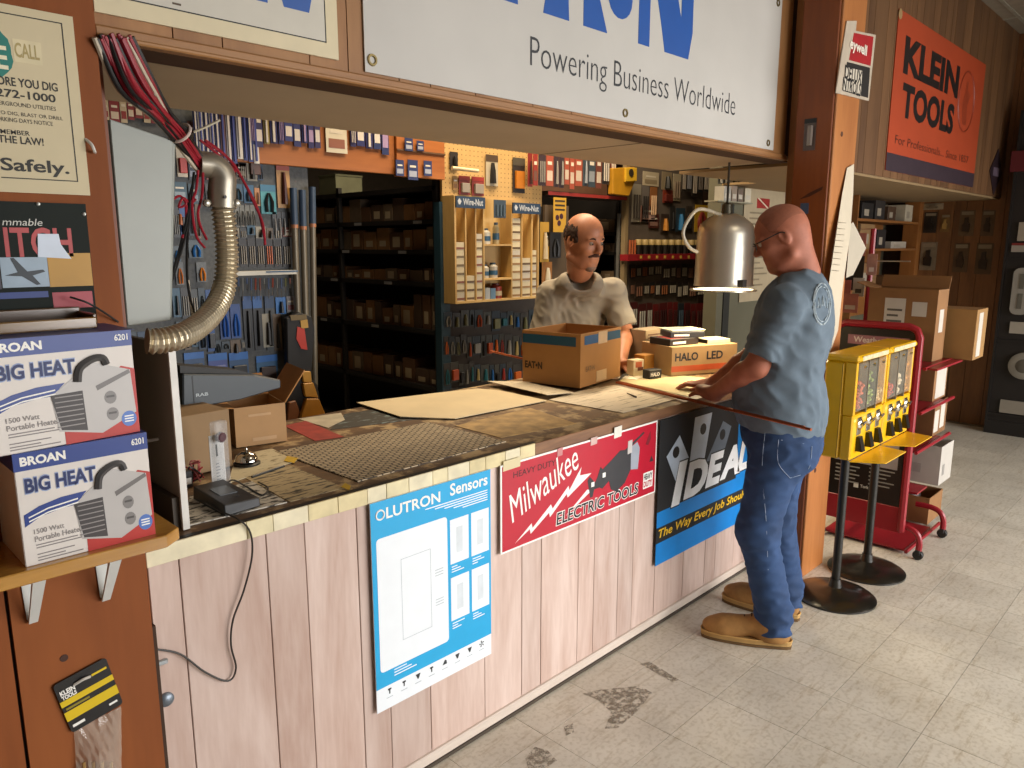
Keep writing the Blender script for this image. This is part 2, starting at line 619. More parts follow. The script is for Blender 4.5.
# ---- column
CW = wood('#6e3510', '#874617', 'z', 3, 0.5, knots=True)
CWF = wood('#95592a', '#b0723c', 'z', 3, 0.45)
co = MB().box(3.535, -0.25, 0, 3.80, -0.08, 3.42).build('column', CW, None, 0.004)
tag(co, 'square orange-brown boarded column at the counter end', 'column', kind='structure')
bx('face_board', CWF, co, 3.541, -0.262, 0, 3.80, -0.25, 3.42, 0.003)
for u, v in ((3.62, 2.15), (3.70, 1.2), (3.61, 0.55), (3.66, 2.9)):
    MB().lathe([(0.012, 0), (0.012, 0.0015)], (u, -0.262, v), 10, (0, -1, 0)).build('knot', mat('#4a2408', 0.6), co)
MB().prism(FX(3.535), [(0.12, 1.86), (0.17, 1.89), (0.23, 1.915), (0.225, 1.90), (0.17, 1.872)], 0, 0.0015).build('gouge', mat('#4a2008', 0.7), co)

# ---- plywood end panel on the left, in line with the counter front
PLY = wood('#7d3f0e', '#96521d', 'z', 2.2, 0.75, ring=0.6)
po = MB().box(0.287, -0.02, 0, 0.548, 0.03, 3.42).build('wall_post', PLY)
tag(po, 'reddish brown plywood end panel carrying the posters and shelf', 'post', kind='structure')
bx('side_panel', PLY, po, -1.4, -0.016, 0, 0.281, 0.03, 3.42)
bx('seam', mat('#20120a', 0.9), po, 0.281, -0.008, 0, 0.287, 0.02, 3.42)
bx('stud', wood('#6a3517', '#7f4420', 'z', 3), po, 0.548, 0.035, 1.0, 0.572, 0.075, 2.05)
bx('edge_strip', mat('#3a2413', 0.8), po, 0.546, -0.019, 0.0, 0.556, 0.0, 0.80)
MB().lathe([(0.008, 0), (0.008, 0.001)], PY(64, 658, -0.02), 10, (0, -1, 0)).build('knot', mat('#3d1c08', 0.6), po)
# ================================================================== service counter
ct = thing('service_counter', 'long shop counter faced with pale pink vertical boards', 'counter', (2.12, 0.45, 0))
PINK = wood('#b79a8c', '#d3bdb2', 'z', 5, 0.55, ring=1.4)
px_seams = [(178.8, 560), (266, 540), (304, 525), (357, 535), (391, 709), (431, 700), (485, 675), (522, 615), (541, 615), (577, 640), (594, 572), (618.5, 550), (633.5, 542), (654, 593), (682.5, 580), (704, 572), (714, 572), (733, 560)]
xs = [0.556] + [PY(*p, 0)[0] for p in px_seams] + [3.46, 3.60]
bx('carcass', mat('#3a2c22', 0.9), ct, 0.56, 0.014, 0.0, 3.69, 0.88, 0.94)
for a, b_ in zip(xs[:-1], xs[1:]):
    bx('plank', PINK, ct, a + 0.0012, random.uniform(-0.0005, 0.0008), 0.045, b_ - 0.0012, 0.014, 0.936, 0.0012)
bx('base_moulding', wood('#b7a79a', '#cfc2b6', 'x', 5), ct, 0.556, -0.012, 0.012, 3.60, 0.006, 0.048, 0.004)
bx('kick_strip', mat('#4a4036', 0.9), ct, 0.556, -0.014, 0.0, 3.60, 0.01, 0.012)
TOP = wood('#4e3a2a', '#80613f', 'x', 4, 0.5, spots='#b59c74')
bx('worktop', TOP, ct, 0.556, -0.004, 0.936, 3.69, 0.92, 0.979, 0.002)
# edging: cream patched strips at left, dark worn strip at right
CREAM = mat('#dcc78d', 0.5, var=0.12, scale=18)
cuts = [0.552, 0.79, 0.86, 0.96, 1.05, 1.145, 1.21, 1.29, 1.38, 1.44, 1.53, 1.60, 1.69, 1.76, 1.835]
for a, b_ in zip(cuts[:-1], cuts[1:]):
    c = random.choice(('#dcd0a8', '#d4c598', '#e2d8b8', '#cfc08f'))
    bx('edge_strip', mat(c, 0.5, var=0.14, scale=18), ct, a + 0.0006, -0.009 - random.random() * 0.001, 0.936, b_ - 0.0006, -0.004, 0.981, 0.001)
bx('edge_strip', wood('#5e3d28', '#86603f', 'x', 9, 0.55), ct, 1.8355, -0.009, 0.937, 3.66, -0.004, 0.980, 0.002)
bx('edge_tape', mat('#23201c', 0.5), ct, 0.60, 0.003, 0.979, 1.85, 0.018, 0.9805)
# lock, latch and screw near the left end
p = PY(166, 699, 0)
MB().lathe([(0.017, 0), (0.017, 0.006), (0.012, 0.011), (0.0, 0.012)], (p[0], 0, p[2]), 18, (0, -1, 0)).build('lock', mat('#77808a', 0.4, 0.6), ct, smooth=True)
p = PY(161, 662, 0)
bx('latch', mat('#aab0b4', 0.35, 0.8), ct, p[0] - 0.012, -0.008, p[2] - 0.006, p[0] + 0.014, 0, p[2] + 0.006, 0.002)
p = PY(154, 633, 0)
MB().lathe([(0.005, 0), (0.005, 0.002), (0.0, 0.003)], (p[0], 0, p[2]), 10, (0, -1, 0)).build('screw', mat('#d8d8d8', 0.3, 0.9), ct)

# ------------------------------------------------------------------ blue and white poster
def sheet_thing(name, label, cat, u0, v0, u1, v1, y, m, th=0.004, group=None):
    t = thing(name, label, cat, ((u0 + u1) / 2, y, v0), group)
    pl('board', m, t, FY(y), u0, v0, u1, v1, 0, th)
    return t, Fr((0, y - th, 0), (1, 0, 0), (0, 0, 1))


def tilt_sheet(name, label, cat, P, y, m, th=0.004):
    """sheet given by its four corners (x, z) TL TR BR BL on the counter front; returns thing + bilinear map frame"""
    t = thing(name, label, cat, (sum(p[0] for p in P) / 4, y, min(p[1] for p in P)))
    MB().prism(FY(y), P, 0, th).build('board', m, t)
    return t


CY = mat('#1fa5dc', 0.4, var=0.03)
LW = mat('#e9eff4', 0.4, var=0.02)
t, f = sheet_thing('poster', 'tall cyan and white sensors poster on the counter front', 'poster', 1.147, 0.2885, 1.614, 0.938, -0.0125, LW, 0.003)
X0, Z0, X1, Z1 = 1.147, 0.2885, 1.614, 0.938
W_, H_ = X1 - X0, Z1 - Z0
L_ = lambda u, v: (X0 + u * W_, Z0 + v * H_)
def lr(name, m, u0, v0, u1, v1, n0=0.0, n1=0.0006):
    a, b_ = L_(u0, v0), L_(u1, v1)
    return pl(name, m, t, f, a[0], a[1], b_[0], b_[1], n0, n1)
lr('field', CY, 0.0, 0.115, 1.0, 1.0)
# large white panel with rounded corners
def rpoly(u0, v0, u1, v1, r, k=4):
    pts = []
    for cx, cy, a0 in ((u1 - r, v1 - r, 0), (u0 + r, v1 - r, 90), (u0 + r, v0 + r, 180), (u1 - r, v0 + r, 270)):
        for i in range(k + 1):
            a = R(a0 + 90 * i / k)
            pts.append((cx + r * math.cos(a), cy + r * math.sin(a)))
    return pts
a, b_ = L_(0.035, 0.19), L_(0.60, 0.83)
MB().prism(f, rpoly(a[0], a[1], b_[0], b_[1], 0.012), 0.0006, 0.0012).build('panel', LW, t)
GL = mat('#aab4bc', 0.5)
a, b_ = L_(0.215, 0.305), L_(0.455, 0.70)
fr_ = MB()
for (u0, v0, u1, v1) in ((a[0], a[1], b_[0], a[1] + 0.0012), (a[0], b_[1] - 0.0012, b_[0], b_[1]), (a[0], a[1], a[0] + 0.0012, b_[1]), (b_[0] - 0.0012, a[1], b_[0], b_[1])):
    fr_.rect(f, u0, v0, u1, v1, 0.0012, 0.0016)
fr_.build('outline', GL, t)
for i, (u0, v0) in enumerate(((0.625, 0.58), (0.815, 0.58), (0.625, 0.285), (0.815, 0.285))):
    lr('panel', LW, u0, v0, u0 + 0.165, v0 + 0.225, 0.0006, 0.0012)
    lr('device', mat('#d3dbe1', 0.5), u0 + 0.055, v0 + 0.05, u0 + 0.11, v0 + 0.18, 0.0012, 0.0016)
    for k in range(3):
        lr('text_line', LW, u0 + 0.01, v0 - 0.018 - 0.013 * k, u0 + 0.06 + 0.03 * ((k + i) % 3), v0 - 0.013 - 0.013 * k, 0.0006, 0.001)
for k in range(5):
    lr('text_line', LW, 0.42 + 0.08 * k, 0.895 - 0.012 * k, 0.97, 0.900 - 0.012 * k, 0.0006, 0.001)
for k in range(3):
    lr('text_line', LW, 0.14, 0.175 - 0.014 * k, 0.24 + 0.04 * k, 0.18 - 0.014 * k, 0.0006, 0.001)
    lr('text_line', GL, 0.49, 0.58 - 0.014 * k, 0.56, 0.583 - 0.014 * k, 0.0012, 0.0016)
    lr('text_line', GL, 0.49, 0.43 - 0.014 * k, 0.56, 0.433 - 0.014 * k, 0.0012, 0.0016)
a, b_ = L_(0.115, 0.912), L_(0.545, 0.965)
text('LUTRON', f, a[0], a[1], b_[0], b_[1], WHITE(), t, 0.0014, bold=0.02)
a, b_ = L_(0.63, 0.925), L_(0.97, 0.985)
text('Sensors', f, a[0], a[1], b_[0], b_[1], WHITE(), t, 0.0014, bold=0.02)
a = L_(0.07, 0.938)
MB().tube([f.p(a[0] + 0.014 * math.cos(q), a[1] + 0.014 * math.sin(q), 0.0008) for q in np.linspace(0, 6.28, 17)], 0.003, 5).build('emblem', WHITE(), t)
DK = mat('#33383c', 0.6)
for i in range(8):
    a = L_(0.10 + 0.115 * i, 0.085)
    mb = MB()
    if i in (2, 5, 6):
        mb.prism(f, [(a[0] - 0.009, a[1] + 0.008), (a[0] + 0.009, a[1] + 0.008), (a[0] + 0.002, a[1] - 0.008), (a[0] - 0.002, a[1] - 0.008)], 0.0004, 0.001)
    elif i == 4:
        mb.prism(f, [(a[0] - 0.009, a[1] - 0.006), (a[0] + 0.009, a[1] - 0.006), (a[0] + 0.007, a[1] + 0.006), (a[0] + 0.001, a[1] + 0.009)], 0.0004, 0.001)
    elif i == 7:
        for q in range(5):
            an = R(72 * q + 20)
            mb.prism(f, [(a[0], a[1]), (a[0] + 0.012 * math.cos(an), a[1] + 0.012 * math.sin(an)), (a[0] + 0.010 * math.cos(an + 0.45), a[1] + 0.010 * math.sin(an + 0.45))], 0.0004, 0.001)
    else:
        mb.rect(f, a[0] - 0.002, a[1] - 0.009, a[0] + 0.002, a[1] + 0.008, 0.0004, 0.001)
        mb.rect(f, a[0] - 0.006, a[1] + 0.003, a[0] + 0.006, a[1] + 0.008, 0.0004, 0.001)
    mb.build('icon', DK, t)
    lr('text_line', GL, 0.075 + 0.115 * i, 0.052, 0.125 + 0.115 * i, 0.055, 0.0, 0.0006)

# ------------------------------------------------------------------ red tool sign
RED = mat('#b8152e', 0.35, var=0.04)
t, f = sheet_thing('tool_sign', 'red and white electric tools sign on the counter front', 'sign', 1.66, 0.629, 2.571, 0.939, -0.0125, WHITE(), 0.003)
X0, Z0, X1, Z1 = 1.66, 0.629, 2.571, 0.939
W_, H_ = X1 - X0, Z1 - Z0
lr('field', RED, 0.008, 0.022, 0.992, 0.978)
P = lambda *q: [L_(*a) for a in q]
WT = WHITE()
# script name rising to the right, underlined by a lightning bolt
a, b_ = L_(0.06, 0.30), L_(0.475, 0.60)
text('Milwaukee', f, a[0], a[1] + 0.004, a[0] + 0.375, a[1] + 0.105, WT, t, 0.0018, bold=0.0, shear=0.3, rot=19)
MB().prism(f, P((0.075, 0.07), (0.165, 0.23), (0.17, 0.17), (0.275, 0.37), (0.285, 0.31), (0.38, 0.52), (0.385, 0.46), (0.46, 0.70), (0.45, 0.60), (0.525, 0.58), (0.375, 0.38), (0.37, 0.43), (0.27, 0.22), (0.265, 0.28), (0.16, 0.11), (0.155, 0.17)), 0.0006, 0.0012).build('bolt', WT, t)
MB().prism(f, P((0.365, 0.16), (0.50, 0.39), (0.53, 0.36)), 0.0006, 0.0012).build('saw_blade', WT, t)
GD = mat('#2e2d30', 0.5)
MB().prism(f, P((0.50, 0.50), (0.52, 0.27), (0.535, 0.27), (0.545, 0.36), (0.58, 0.36), (0.60, 0.33), (0.645, 0.40), (0.66, 0.28), (0.70, 0.22), (0.76, 0.30), (0.80, 0.45), (0.80, 0.72), (0.72, 0.75), (0.66, 0.66), (0.60, 0.58), (0.585, 0.62), (0.565, 0.50), (0.55, 0.44), (0.53, 0.50), (0.515, 0.54)), 0.0006, 0.0014).build('tool_body', GD, t)
MB().prism(f, P((0.80, 0.45), (0.855, 0.42), (0.865, 0.70), (0.845, 0.79), (0.79, 0.74)), 0.0006, 0.0013).build('tool_grip', mat('#9aa0ab', 0.5), t)
MB().prism(f, P((0.75, 0.73), (0.89, 0.90), (0.90, 0.885), (0.77, 0.71)), 0.0006, 0.0013).build('cord', GD, t)
for q in ((0.525, 0.40), (0.60, 0.47)):
    MB().prism(f, P((q[0], q[1]), (q[0] + 0.02, q[1]), (q[0] + 0.02, q[1] + 0.06), (q[0], q[1] + 0.06)), 0.0014, 0.0018).build('screw', WT, t)
a, b_ = L_(0.305, 0.075), L_(0.865, 0.245)
text('ELECTRIC TOOLS', f, a[0], a[1], b_[0], b_[1], WT, t, 0.0011, bold=0.055, shear=0.1)
text('ELECTRIC TOOLS', f, a[0] + 0.003, a[1] + 0.003, b_[0] - 0.003, b_[1] - 0.003, BLACK(), t, 0.0016, bold=0.015, shear=0.1)
a, b_ = L_(0.065, 0.82), L_(0.30, 0.89)
text('HEAVY DUTY', f, a[0], a[1], b_[0], b_[1], mat('#4a0a14', 0.5), t, 0.0012, bold=0.01)
a, b_ = L_(0.90, 0.11), L_(0.975, 0.33)
pl('badge', WT, t, f, a[0], a[1], b_[0], b_[1], 0.0006, 0.0010)
text('HEAVY', f, a[0] + 0.004, a[1] + 0.037, b_[0] - 0.004, b_[1] - 0.006, BLACK(), t, 0.0014, bold=0.03)
text('DUTY', f, a[0] + 0.004, a[1] + 0.006, b_[0] - 0.004, a[1] + 0.031, RED, t, 0.0014, bold=0.03)
MB().prism(f, P((0.945, 0.46), (0.975, 0.46), (0.96, 0.54)), 0.0006, 0.0012).build('mark', GD, t)
MB().prism(f, P((0.91, 0.72), (0.93, 0.70), (0.95, 0.78), (0.945, 0.88), (0.925, 0.80)), 0.0006, 0.0012).build('mark', mat('#7c1020', 0.5), t)
# tape scraps that hold the sign
t2 = [((618, 432), 0.05, 0.045, '#e9e6da'), ((630, 447), 0.03, 0.055, '#cfc8c4'), ((512, 464), 0.085, 0.035, '#e0d2a8'), ((560, 452), 0.03, 0.03, '#cc8a8a'), ((594, 441), 0.04, 0.03, '#d8b8b0')]
for (q, ww, hh, c) in t2:
    p = PY(*q, -0.017)
    MB().prism(FY(-0.0170), [(p[0] - ww / 2, p[2] - hh / 2), (p[0] + ww / 2 * 0.9, p[2] - hh / 2 * 0.9), (p[0] + ww / 2, p[2] + hh / 2), (p[0] - ww / 2 * 0.95, p[2] + hh / 2 * 0.95)], 0, 0.0006).build('tape', mat(c, 0.35, var=0.05, alpha=0.9), t)

# ------------------------------------------------------------------ black and blue tool sign
t, f = sheet_thing('tool_sign', 'black and blue pliers sign beside the customer knees', 'sign', 2.592, 0.290, 3.40, 0.934, -0.0125, mat('#0c0d10', 0.65), 0.003)
X0, Z0, X1, Z1 = 2.592, 0.290, 3.40, 0.934
W_, H_ = X1 - X0, Z1 - Z0
BL = mat('#1180cf', 0.35, var=0.05)
lr('stripe', BL, 0.0, 0.0, 1.0, 0.155)
lr('stripe', BL, 0.0, 0.265, 1.0, 0.375)
lr('stripe', BL, 0.84, 0.375, 1.0, 1.0)
a, b_ = L_(0.02, 0.17), L_(0.99, 0.25)
text('The Way Every Job Should', f, a[0], a[1], b_[0], b_[1], mat('#f0c020', 0.4), t, 0.0012, bold=0.015, shear=0.2)
SV = mat('#b7c4d4', 0.35, 0.2)
SD = mat('#5d6874', 0.4)
MB().prism(f, P((0.30, 0.62), (0.34, 0.95), (0.52, 0.95), (0.45, 0.58)), 0.0002, 0.0008).build('plier_blade', SV, t)
MB().prism(f, P((0.07, 0.74), (0.19, 0.86), (0.29, 0.68), (0.18, 0.52)), 0.0002, 0.0008).build('plier_blade', SV, t)
MB().prism(f, P((0.48, 0.60), (0.65, 0.86), (0.75, 0.80), (0.66, 0.58)), 0.0002, 0.0008).build('plier_blade', SD, t)
for q in ((0.43, 0.85), (0.16, 0.75), (0.65, 0.76)):
    a = L_(*q)
    MB().lathe([(0.026, 0), (0.026, 0.0004)], f.p(a[0], a[1], 0.0009), 16, (0, -1, 0)).build('pivot_hole', BLACK(), t)
ID = mat('#eef0f2', 0.35)
for s_, u0, v0, u1, v1 in (('I', 0.13, 0.37, 0.28, 0.67), ('D', 0.25, 0.385, 0.50, 0.64), ('E', 0.48, 0.40, 0.68, 0.64), ('A', 0.64, 0.41, 0.88, 0.645), ('L', 0.85, 0.42, 0.99, 0.65)):
    a, b_ = L_(u0, v0), L_(u1, v1)
    text(s_, f, a[0] - 0.006, a[1] - 0.006, b_[0] + 0.006, b_[1] + 0.006, BLACK(), t, 0.0010, bold=0.05, shear=0.22)
    text(s_, f, a[0], a[1], b_[0], b_[1], ID, t, 0.0016, bold=0.05, shear=0.22)
# ================================================================== signs on the header
def eaton(fr, sx, m, parent, ox, oz, k):
    """stylised five-letter mark; k scales it, ox/oz is the left end of its base line"""
    q = lambda pts: [(ox + a * k, oz + b * k) for a, b in pts]
    n0, n1 = 0.0002, 0.0009
    MB().prism(fr, q([(0, 0), (0.225, 0), (0.215, 0.10), (0.10, 0.10), (0.10, 0.19), (0.20, 0.19), (0.20, 0.27), (0.10, 0.27), (0.10, 0.36), (0.215, 0.36), (0.225, 0.46), (0, 0.46)]), n0, n1).build('logo_letter', m, parent)
    MB().prism(fr, q([(0.338, 0), (0.463, 0), (0.455, 0.12), (0.475, 0.30), (0.52, 0.46), (0.44, 0.46), (0.385, 0.22)]), n0, n1).build('logo_letter', m, parent)
    MB().prism(fr, q([(0.535, 0), (0.664, 0), (0.62, 0.10), (0.605, 0.22), (0.60, 0.38), (0.70, 0.38), (0.70, 0.46), (0.535, 0.46), (0.535, 0.25)]), n0, n1).build('logo_letter', m, parent)
    MB().prism(fr, q([(0.735 + 0.07 * math.cos(R(a)), 0.13 + 0.07 * math.sin(R(a))) for a in range(0, 360, 20)]), n0, n1).build('logo_dot', m, parent)
    MB().prism(fr, q([(0.845, 0.0), (0.915, 0.0), (0.915, 0.30), (0.985, 0.10), (1.015, 0.0), (1.18, 0.0), (1.205, 0.10), (1.20, 0.46), (1.12, 0.46), (1.12, 0.14), (0.99, 0.46), (0.845, 0.46)]), n0, n1).build('logo_letter', m, parent)


VIN = mat('#bebbb5', 0.55, var=0.05, scale=3)
BLU = mat('#16509f', 0.45, var=0.04)
t, f = sheet_thing('banner', 'big white vinyl banner with blue logo and business slogan', 'banner', 1.185, 2.086, 3.468, 2.95, -0.006, VIN, 0.004)
eaton(f, 1, BLU, t, 1.52, 2.362, 1.0)
text('Powering Business Worldwide', f, 1.80, 2.170, 3.088, 2.283, mat('#2a2c30', 0.5), t, 0.0008, bold=-0.012)
for q in ((372, 60), (625, 113), (768, 143), (778, 3)):
    p = PY(*q, -0.01)
    MB().tube([f.p(p[0] + 0.012 * math.cos(a), p[2] + 0.012 * math.sin(a), 0.001) for a in np.linspace(0, 6.28, 13)], 0.004, 5).build('grommet', mat('#8a7a50', 0.35, 0.8), t)
t, f = sheet_thing('header_sign', 'cream framed sign with blue logo at the left of the header', 'sign', 0.552, 2.100, 1.106, 2.60, -0.006, mat('#d3c6a4', 0.5, var=0.04), 0.006)
pl('face', mat('#c6c1b4', 0.5, var=0.03), t, f, 0.56, 2.135, 1.072, 2.565, 0, 0.0006)
ln = MB()
ln.rect(f, 0.56, 2.134, 1.072, 2.1365, 0.0006, 0.0012); 
ln.build('border_line', BLACK(), t)
pl('border_line', BLACK(), t, f, 1.070, 2.134, 1.0725, 2.565, 0.0006, 0.0012)
p = PY(309, 13, -0.012)
eaton(f, 1, BLU, t, p[0] - 1.18 * 0.40, p[2], 0.40)
p = PY(176, 4, -0.012)
pl('scratch', mat('#5a4a3a', 0.6), t, f, p[0] - 0.008, p[2] - 0.002, p[0] + 0.010, p[2] + 0.002, 0.0006, 0.0014)

# ================================================================== left panel: posters
CRM = mat('#cdbf9c', 0.6, var=0.05, scale=5)
t, f = sheet_thing('notice_poster', 'cream safe-digging notice pinned to the plywood panel', 'poster', 0.13, 1.747, 0.508, 2.079, -0.021, CRM, 0.002)
INK = mat('#2b2925', 0.6)
MB().prism(f, [(0.36, 1.772), (0.4865, 1.772), (0.4865, 1.774), (0.36, 1.774)], 0, 0.0005).build('border_line', INK, t)
pl('border_line', INK, t, f, 0.4865, 1.772, 0.4885, 2.062, 0, 0.0005)
MB().prism(f, [(0.15, 2.062), (0.4885, 2.062), (0.4885, 2.0640), (0.15, 2.0640)], 0, 0.0005).build('border_line', INK, t)
def ptext(s, px0, py0, px1, py1, m, bold=0.0, y=-0.0235, shear=0.0):
    """text whose box on a y plane is given by its lower left and upper right pixels"""
    a, b_ = PY(px0, py0, y), PY(px1, py1, y)
    return text(s, f, a[0], a[2], b_[0], b_[2], m, t, 0.0006, bold=bold, shear=shear)
GRN = mat('#16776c', 0.55)
a = PY(-16, 50, -0.0235)
MB().prism(f, [(a[0] + 0.042 * math.cos(R(q)) * (1 + 0.10 * math.sin(q * 1.7)), a[2] + 0.048 * math.sin(R(q)) * (1 + 0.06 * math.cos(q * 2.3))) for q in range(0, 360, 15)], 0, 0.0005).build('map_shape', GRN, t)
GOLD = mat('#a8965e', 0.5)
ptext('ONE', -50, 62, 6, 46, mat('#e8e0c0', 0.5), 0.02)
p0, p1 = PY(9, 56, -0.0235), PY(39, 46, -0.0235)
pl('plate', mat('#d8cba4', 0.5), t, f, p0[0] + 0.008, p0[2] - 0.008, p1[0] + 0.003, p1[2] + 0.006, 0, 0.0004)
text('CALL', f, p0[0] + 0.010, p0[2], p1[0] - 0.001, p1[2], GOLD, t, 0.0008, bold=0.02)
rows = [('BEFORE YOU DIG', -17, 58, 92, 83.5, .02), ('272-1000', -3, 56, 103, 95, .02), ('UNDERGROUND UTILITIES', -14, 56, 111, 107, .0),
        ('TO DIG, BLAST OR DRILL', -2, 63, 121, 117, 0.0), ('WORKING DAYS NOTICE', -9, 53, 126, 122, 0.0), ('REMEMBER', -8, 30, 136, 131.5, 0.01),
        ("THE LAW!", -1, 44, 146, 138.5, 0.02), ('Safely.', 2, 70, 178, 162, 0.02)]
for s_, pa, pb, yb_, yt_, bo in rows:
    q0, q1 = PY(pb, yb_, -0.023), PY(pb, yt_, -0.023)
    text(s_, f, PY(pa, yb_, -0.023)[0], q0[2], q0[0], q1[2], INK, t, 0.0006, bold=bo)

DKG = mat('#0b1510', 0.8, var=0.3, scale=8)
t, f = sheet_thing('switch_poster', 'dark green framed poster with red letters and aeroplane picture', 'poster', 0.12, 1.40, 0.497, 1.730, -0.021, DKG, 0.004)
RL = mat('#b04040', 0.5)
def prect(name, px0, py0, px1, py1, m, n=0.0006, y=-0.0255):
    a, b_ = PY(px0, py0, y), PY(px1, py1, y)
    return pl(name, m, t, f, a[0], a[2], b_[0], b_[2], 0, n)
text('mmable', f, 0.352, 1.686, 0.418, 1.699, mat('#c8c8c0', 0.5), t, 0.0006, shear=0.2)
text('ITCH', f, 0.352, 1.627, 0.466, 1.683, RL, t, 0.0006, bold=0.02)
a0 = prect('picture', 3, 288, 47, 257, mat('#8fa3b4', 0.4, var=0.1, scale=20))
c0 = PY(25, 272, -0.0255)
PL_ = lambda *q: [(c0[0] + a, c0[2] + b) for a, b in q]
MB().prism(f, PL_((-0.034, -0.006), (-0.012, 0.0), (-0.022, 0.026), (-0.016, 0.027), (0.004, 0.001), (0.030, 0.004), (0.034, 0.0), (0.012, -0.007), (0.024, -0.024), (0.017, -0.025), (-0.006, -0.008)), 0.0007, 0.0012).build('aeroplane', mat('#2a333a', 0.5), t)
prect('picture', 50, 287, 90, 253, mat('#b98a32', 0.5, var=0.12, scale=10))
prect('caption', 54, 309, 92, 291, mat('#a8404a', 0.5))
prect('picture', -20, 290, -2, 257, mat('#3a3340', 0.5))
prect('caption', -20, 300, 48, 291, mat('#2a3f80', 0.5))
a = PY(38, 257, -0.0265); b_ = PY(62, 234, -0.0265)
MB().prism(f, [(a[0], a[2]), (b_[0] + 0.012, a[2] - 0.004), (b_[0] - 0.004, b_[2] - 0.02), (b_[0] - 0.006, b_[2]), (a[0] + 0.004, b_[2])], 0.0006, 0.0016).build('sticker', mat('#c9d4e4', 0.4), t)  # white sticker, the glare on it painted into its pale blue colour
for q in ((84, 214), (38, 204)):
    p = PY(*q, -0.0255)
    MB().lathe([(0.004, 0), (0.003, 0.003), (0, 0.004)], (p[0], -0.025, p[2]), 10, (0, -1, 0)).build('screw', mat('#c8ccc8', 0.3, 0.7), t)
# small clear hook on the panel edge
p = PY(89, 146, -0.02)
h = MB().tube([(p[0] - 0.006, -0.022, p[2] + 0.012), (p[0], -0.035, p[2] + 0.002), (p[0] + 0.004, -0.036, p[2] - 0.010), (p[0] + 0.008, -0.026, p[2] - 0.012)], 0.003, 6, 4).build('wall_hook', mat('#d8d4cc', 0.2), None, smooth=True)
tag(h, 'small clear plastic hook beside the cream notice', 'hook')

# ================================================================== bracket shelf with heater cartons
SH = wood('#a8742e', '#cf9a48', 'x', 5, 0.22, coat=0.8)
zs = 1.083
sh = thing('wall_shelf', 'varnished wooden shelf on white brackets at the lower left', 'shelf', (0.36, -0.12, zs - 0.2))
MB().prism(FZ(0), [(0.20, -0.215), (0.525, -0.222), (0.560, -0.195), (0.560, -0.0205), (0.20, -0.0205)], zs - 0.026, zs).build('board', SH, sh, 0.002)
BKT = mat('#d3d6d2', 0.35, var=0.03)
for bxx in (0.322, 0.458):
    W0, W1 = 0.012, 0.008
    b2 = MB().hexa([(bxx - W1, -0.030, 0.900), (bxx + W1, -0.030, 0.900), (bxx + W1, -0.024, 0.900), (bxx - W1, -0.024, 0.900),
                    (bxx - W0, -0.150, zs - 0.027), (bxx + W0, -0.150, zs - 0.027), (bxx + W0, -0.138, zs - 0.027), (bxx - W0, -0.138, zs - 0.027)]).build('bracket', BKT, sh)
    bx('top_flange', BKT, b2, bxx - 0.012, -0.17, zs - 0.030, bxx + 0.012, -0.021, zs - 0.0265)
    MB().prism(FY(-0.0205), [(bxx - 0.014, zs - 0.026), (bxx + 0.014, zs - 0.026), (bxx + 0.009, 0.908), (bxx + 0.004, 0.900), (bxx - 0.004, 0.900), (bxx - 0.009, 0.908)], 0, 0.003).build('flange', BKT, b2)
    MB().lathe([(0.004, 0), (0.003, 0.002), (0, 0.0025)], (bxx, -0.0235, 0.911), 10, (0, -1, 0)).build('screw', mat('#555a5a', 0.4, 0.8), b2)

NAVY = mat('#1d3a86', 0.4, var=0.05)
CART = mat('#ddd6cf', 0.5, var=0.03)
HG = mat('#b9b5b2', 0.4, var=0.04)


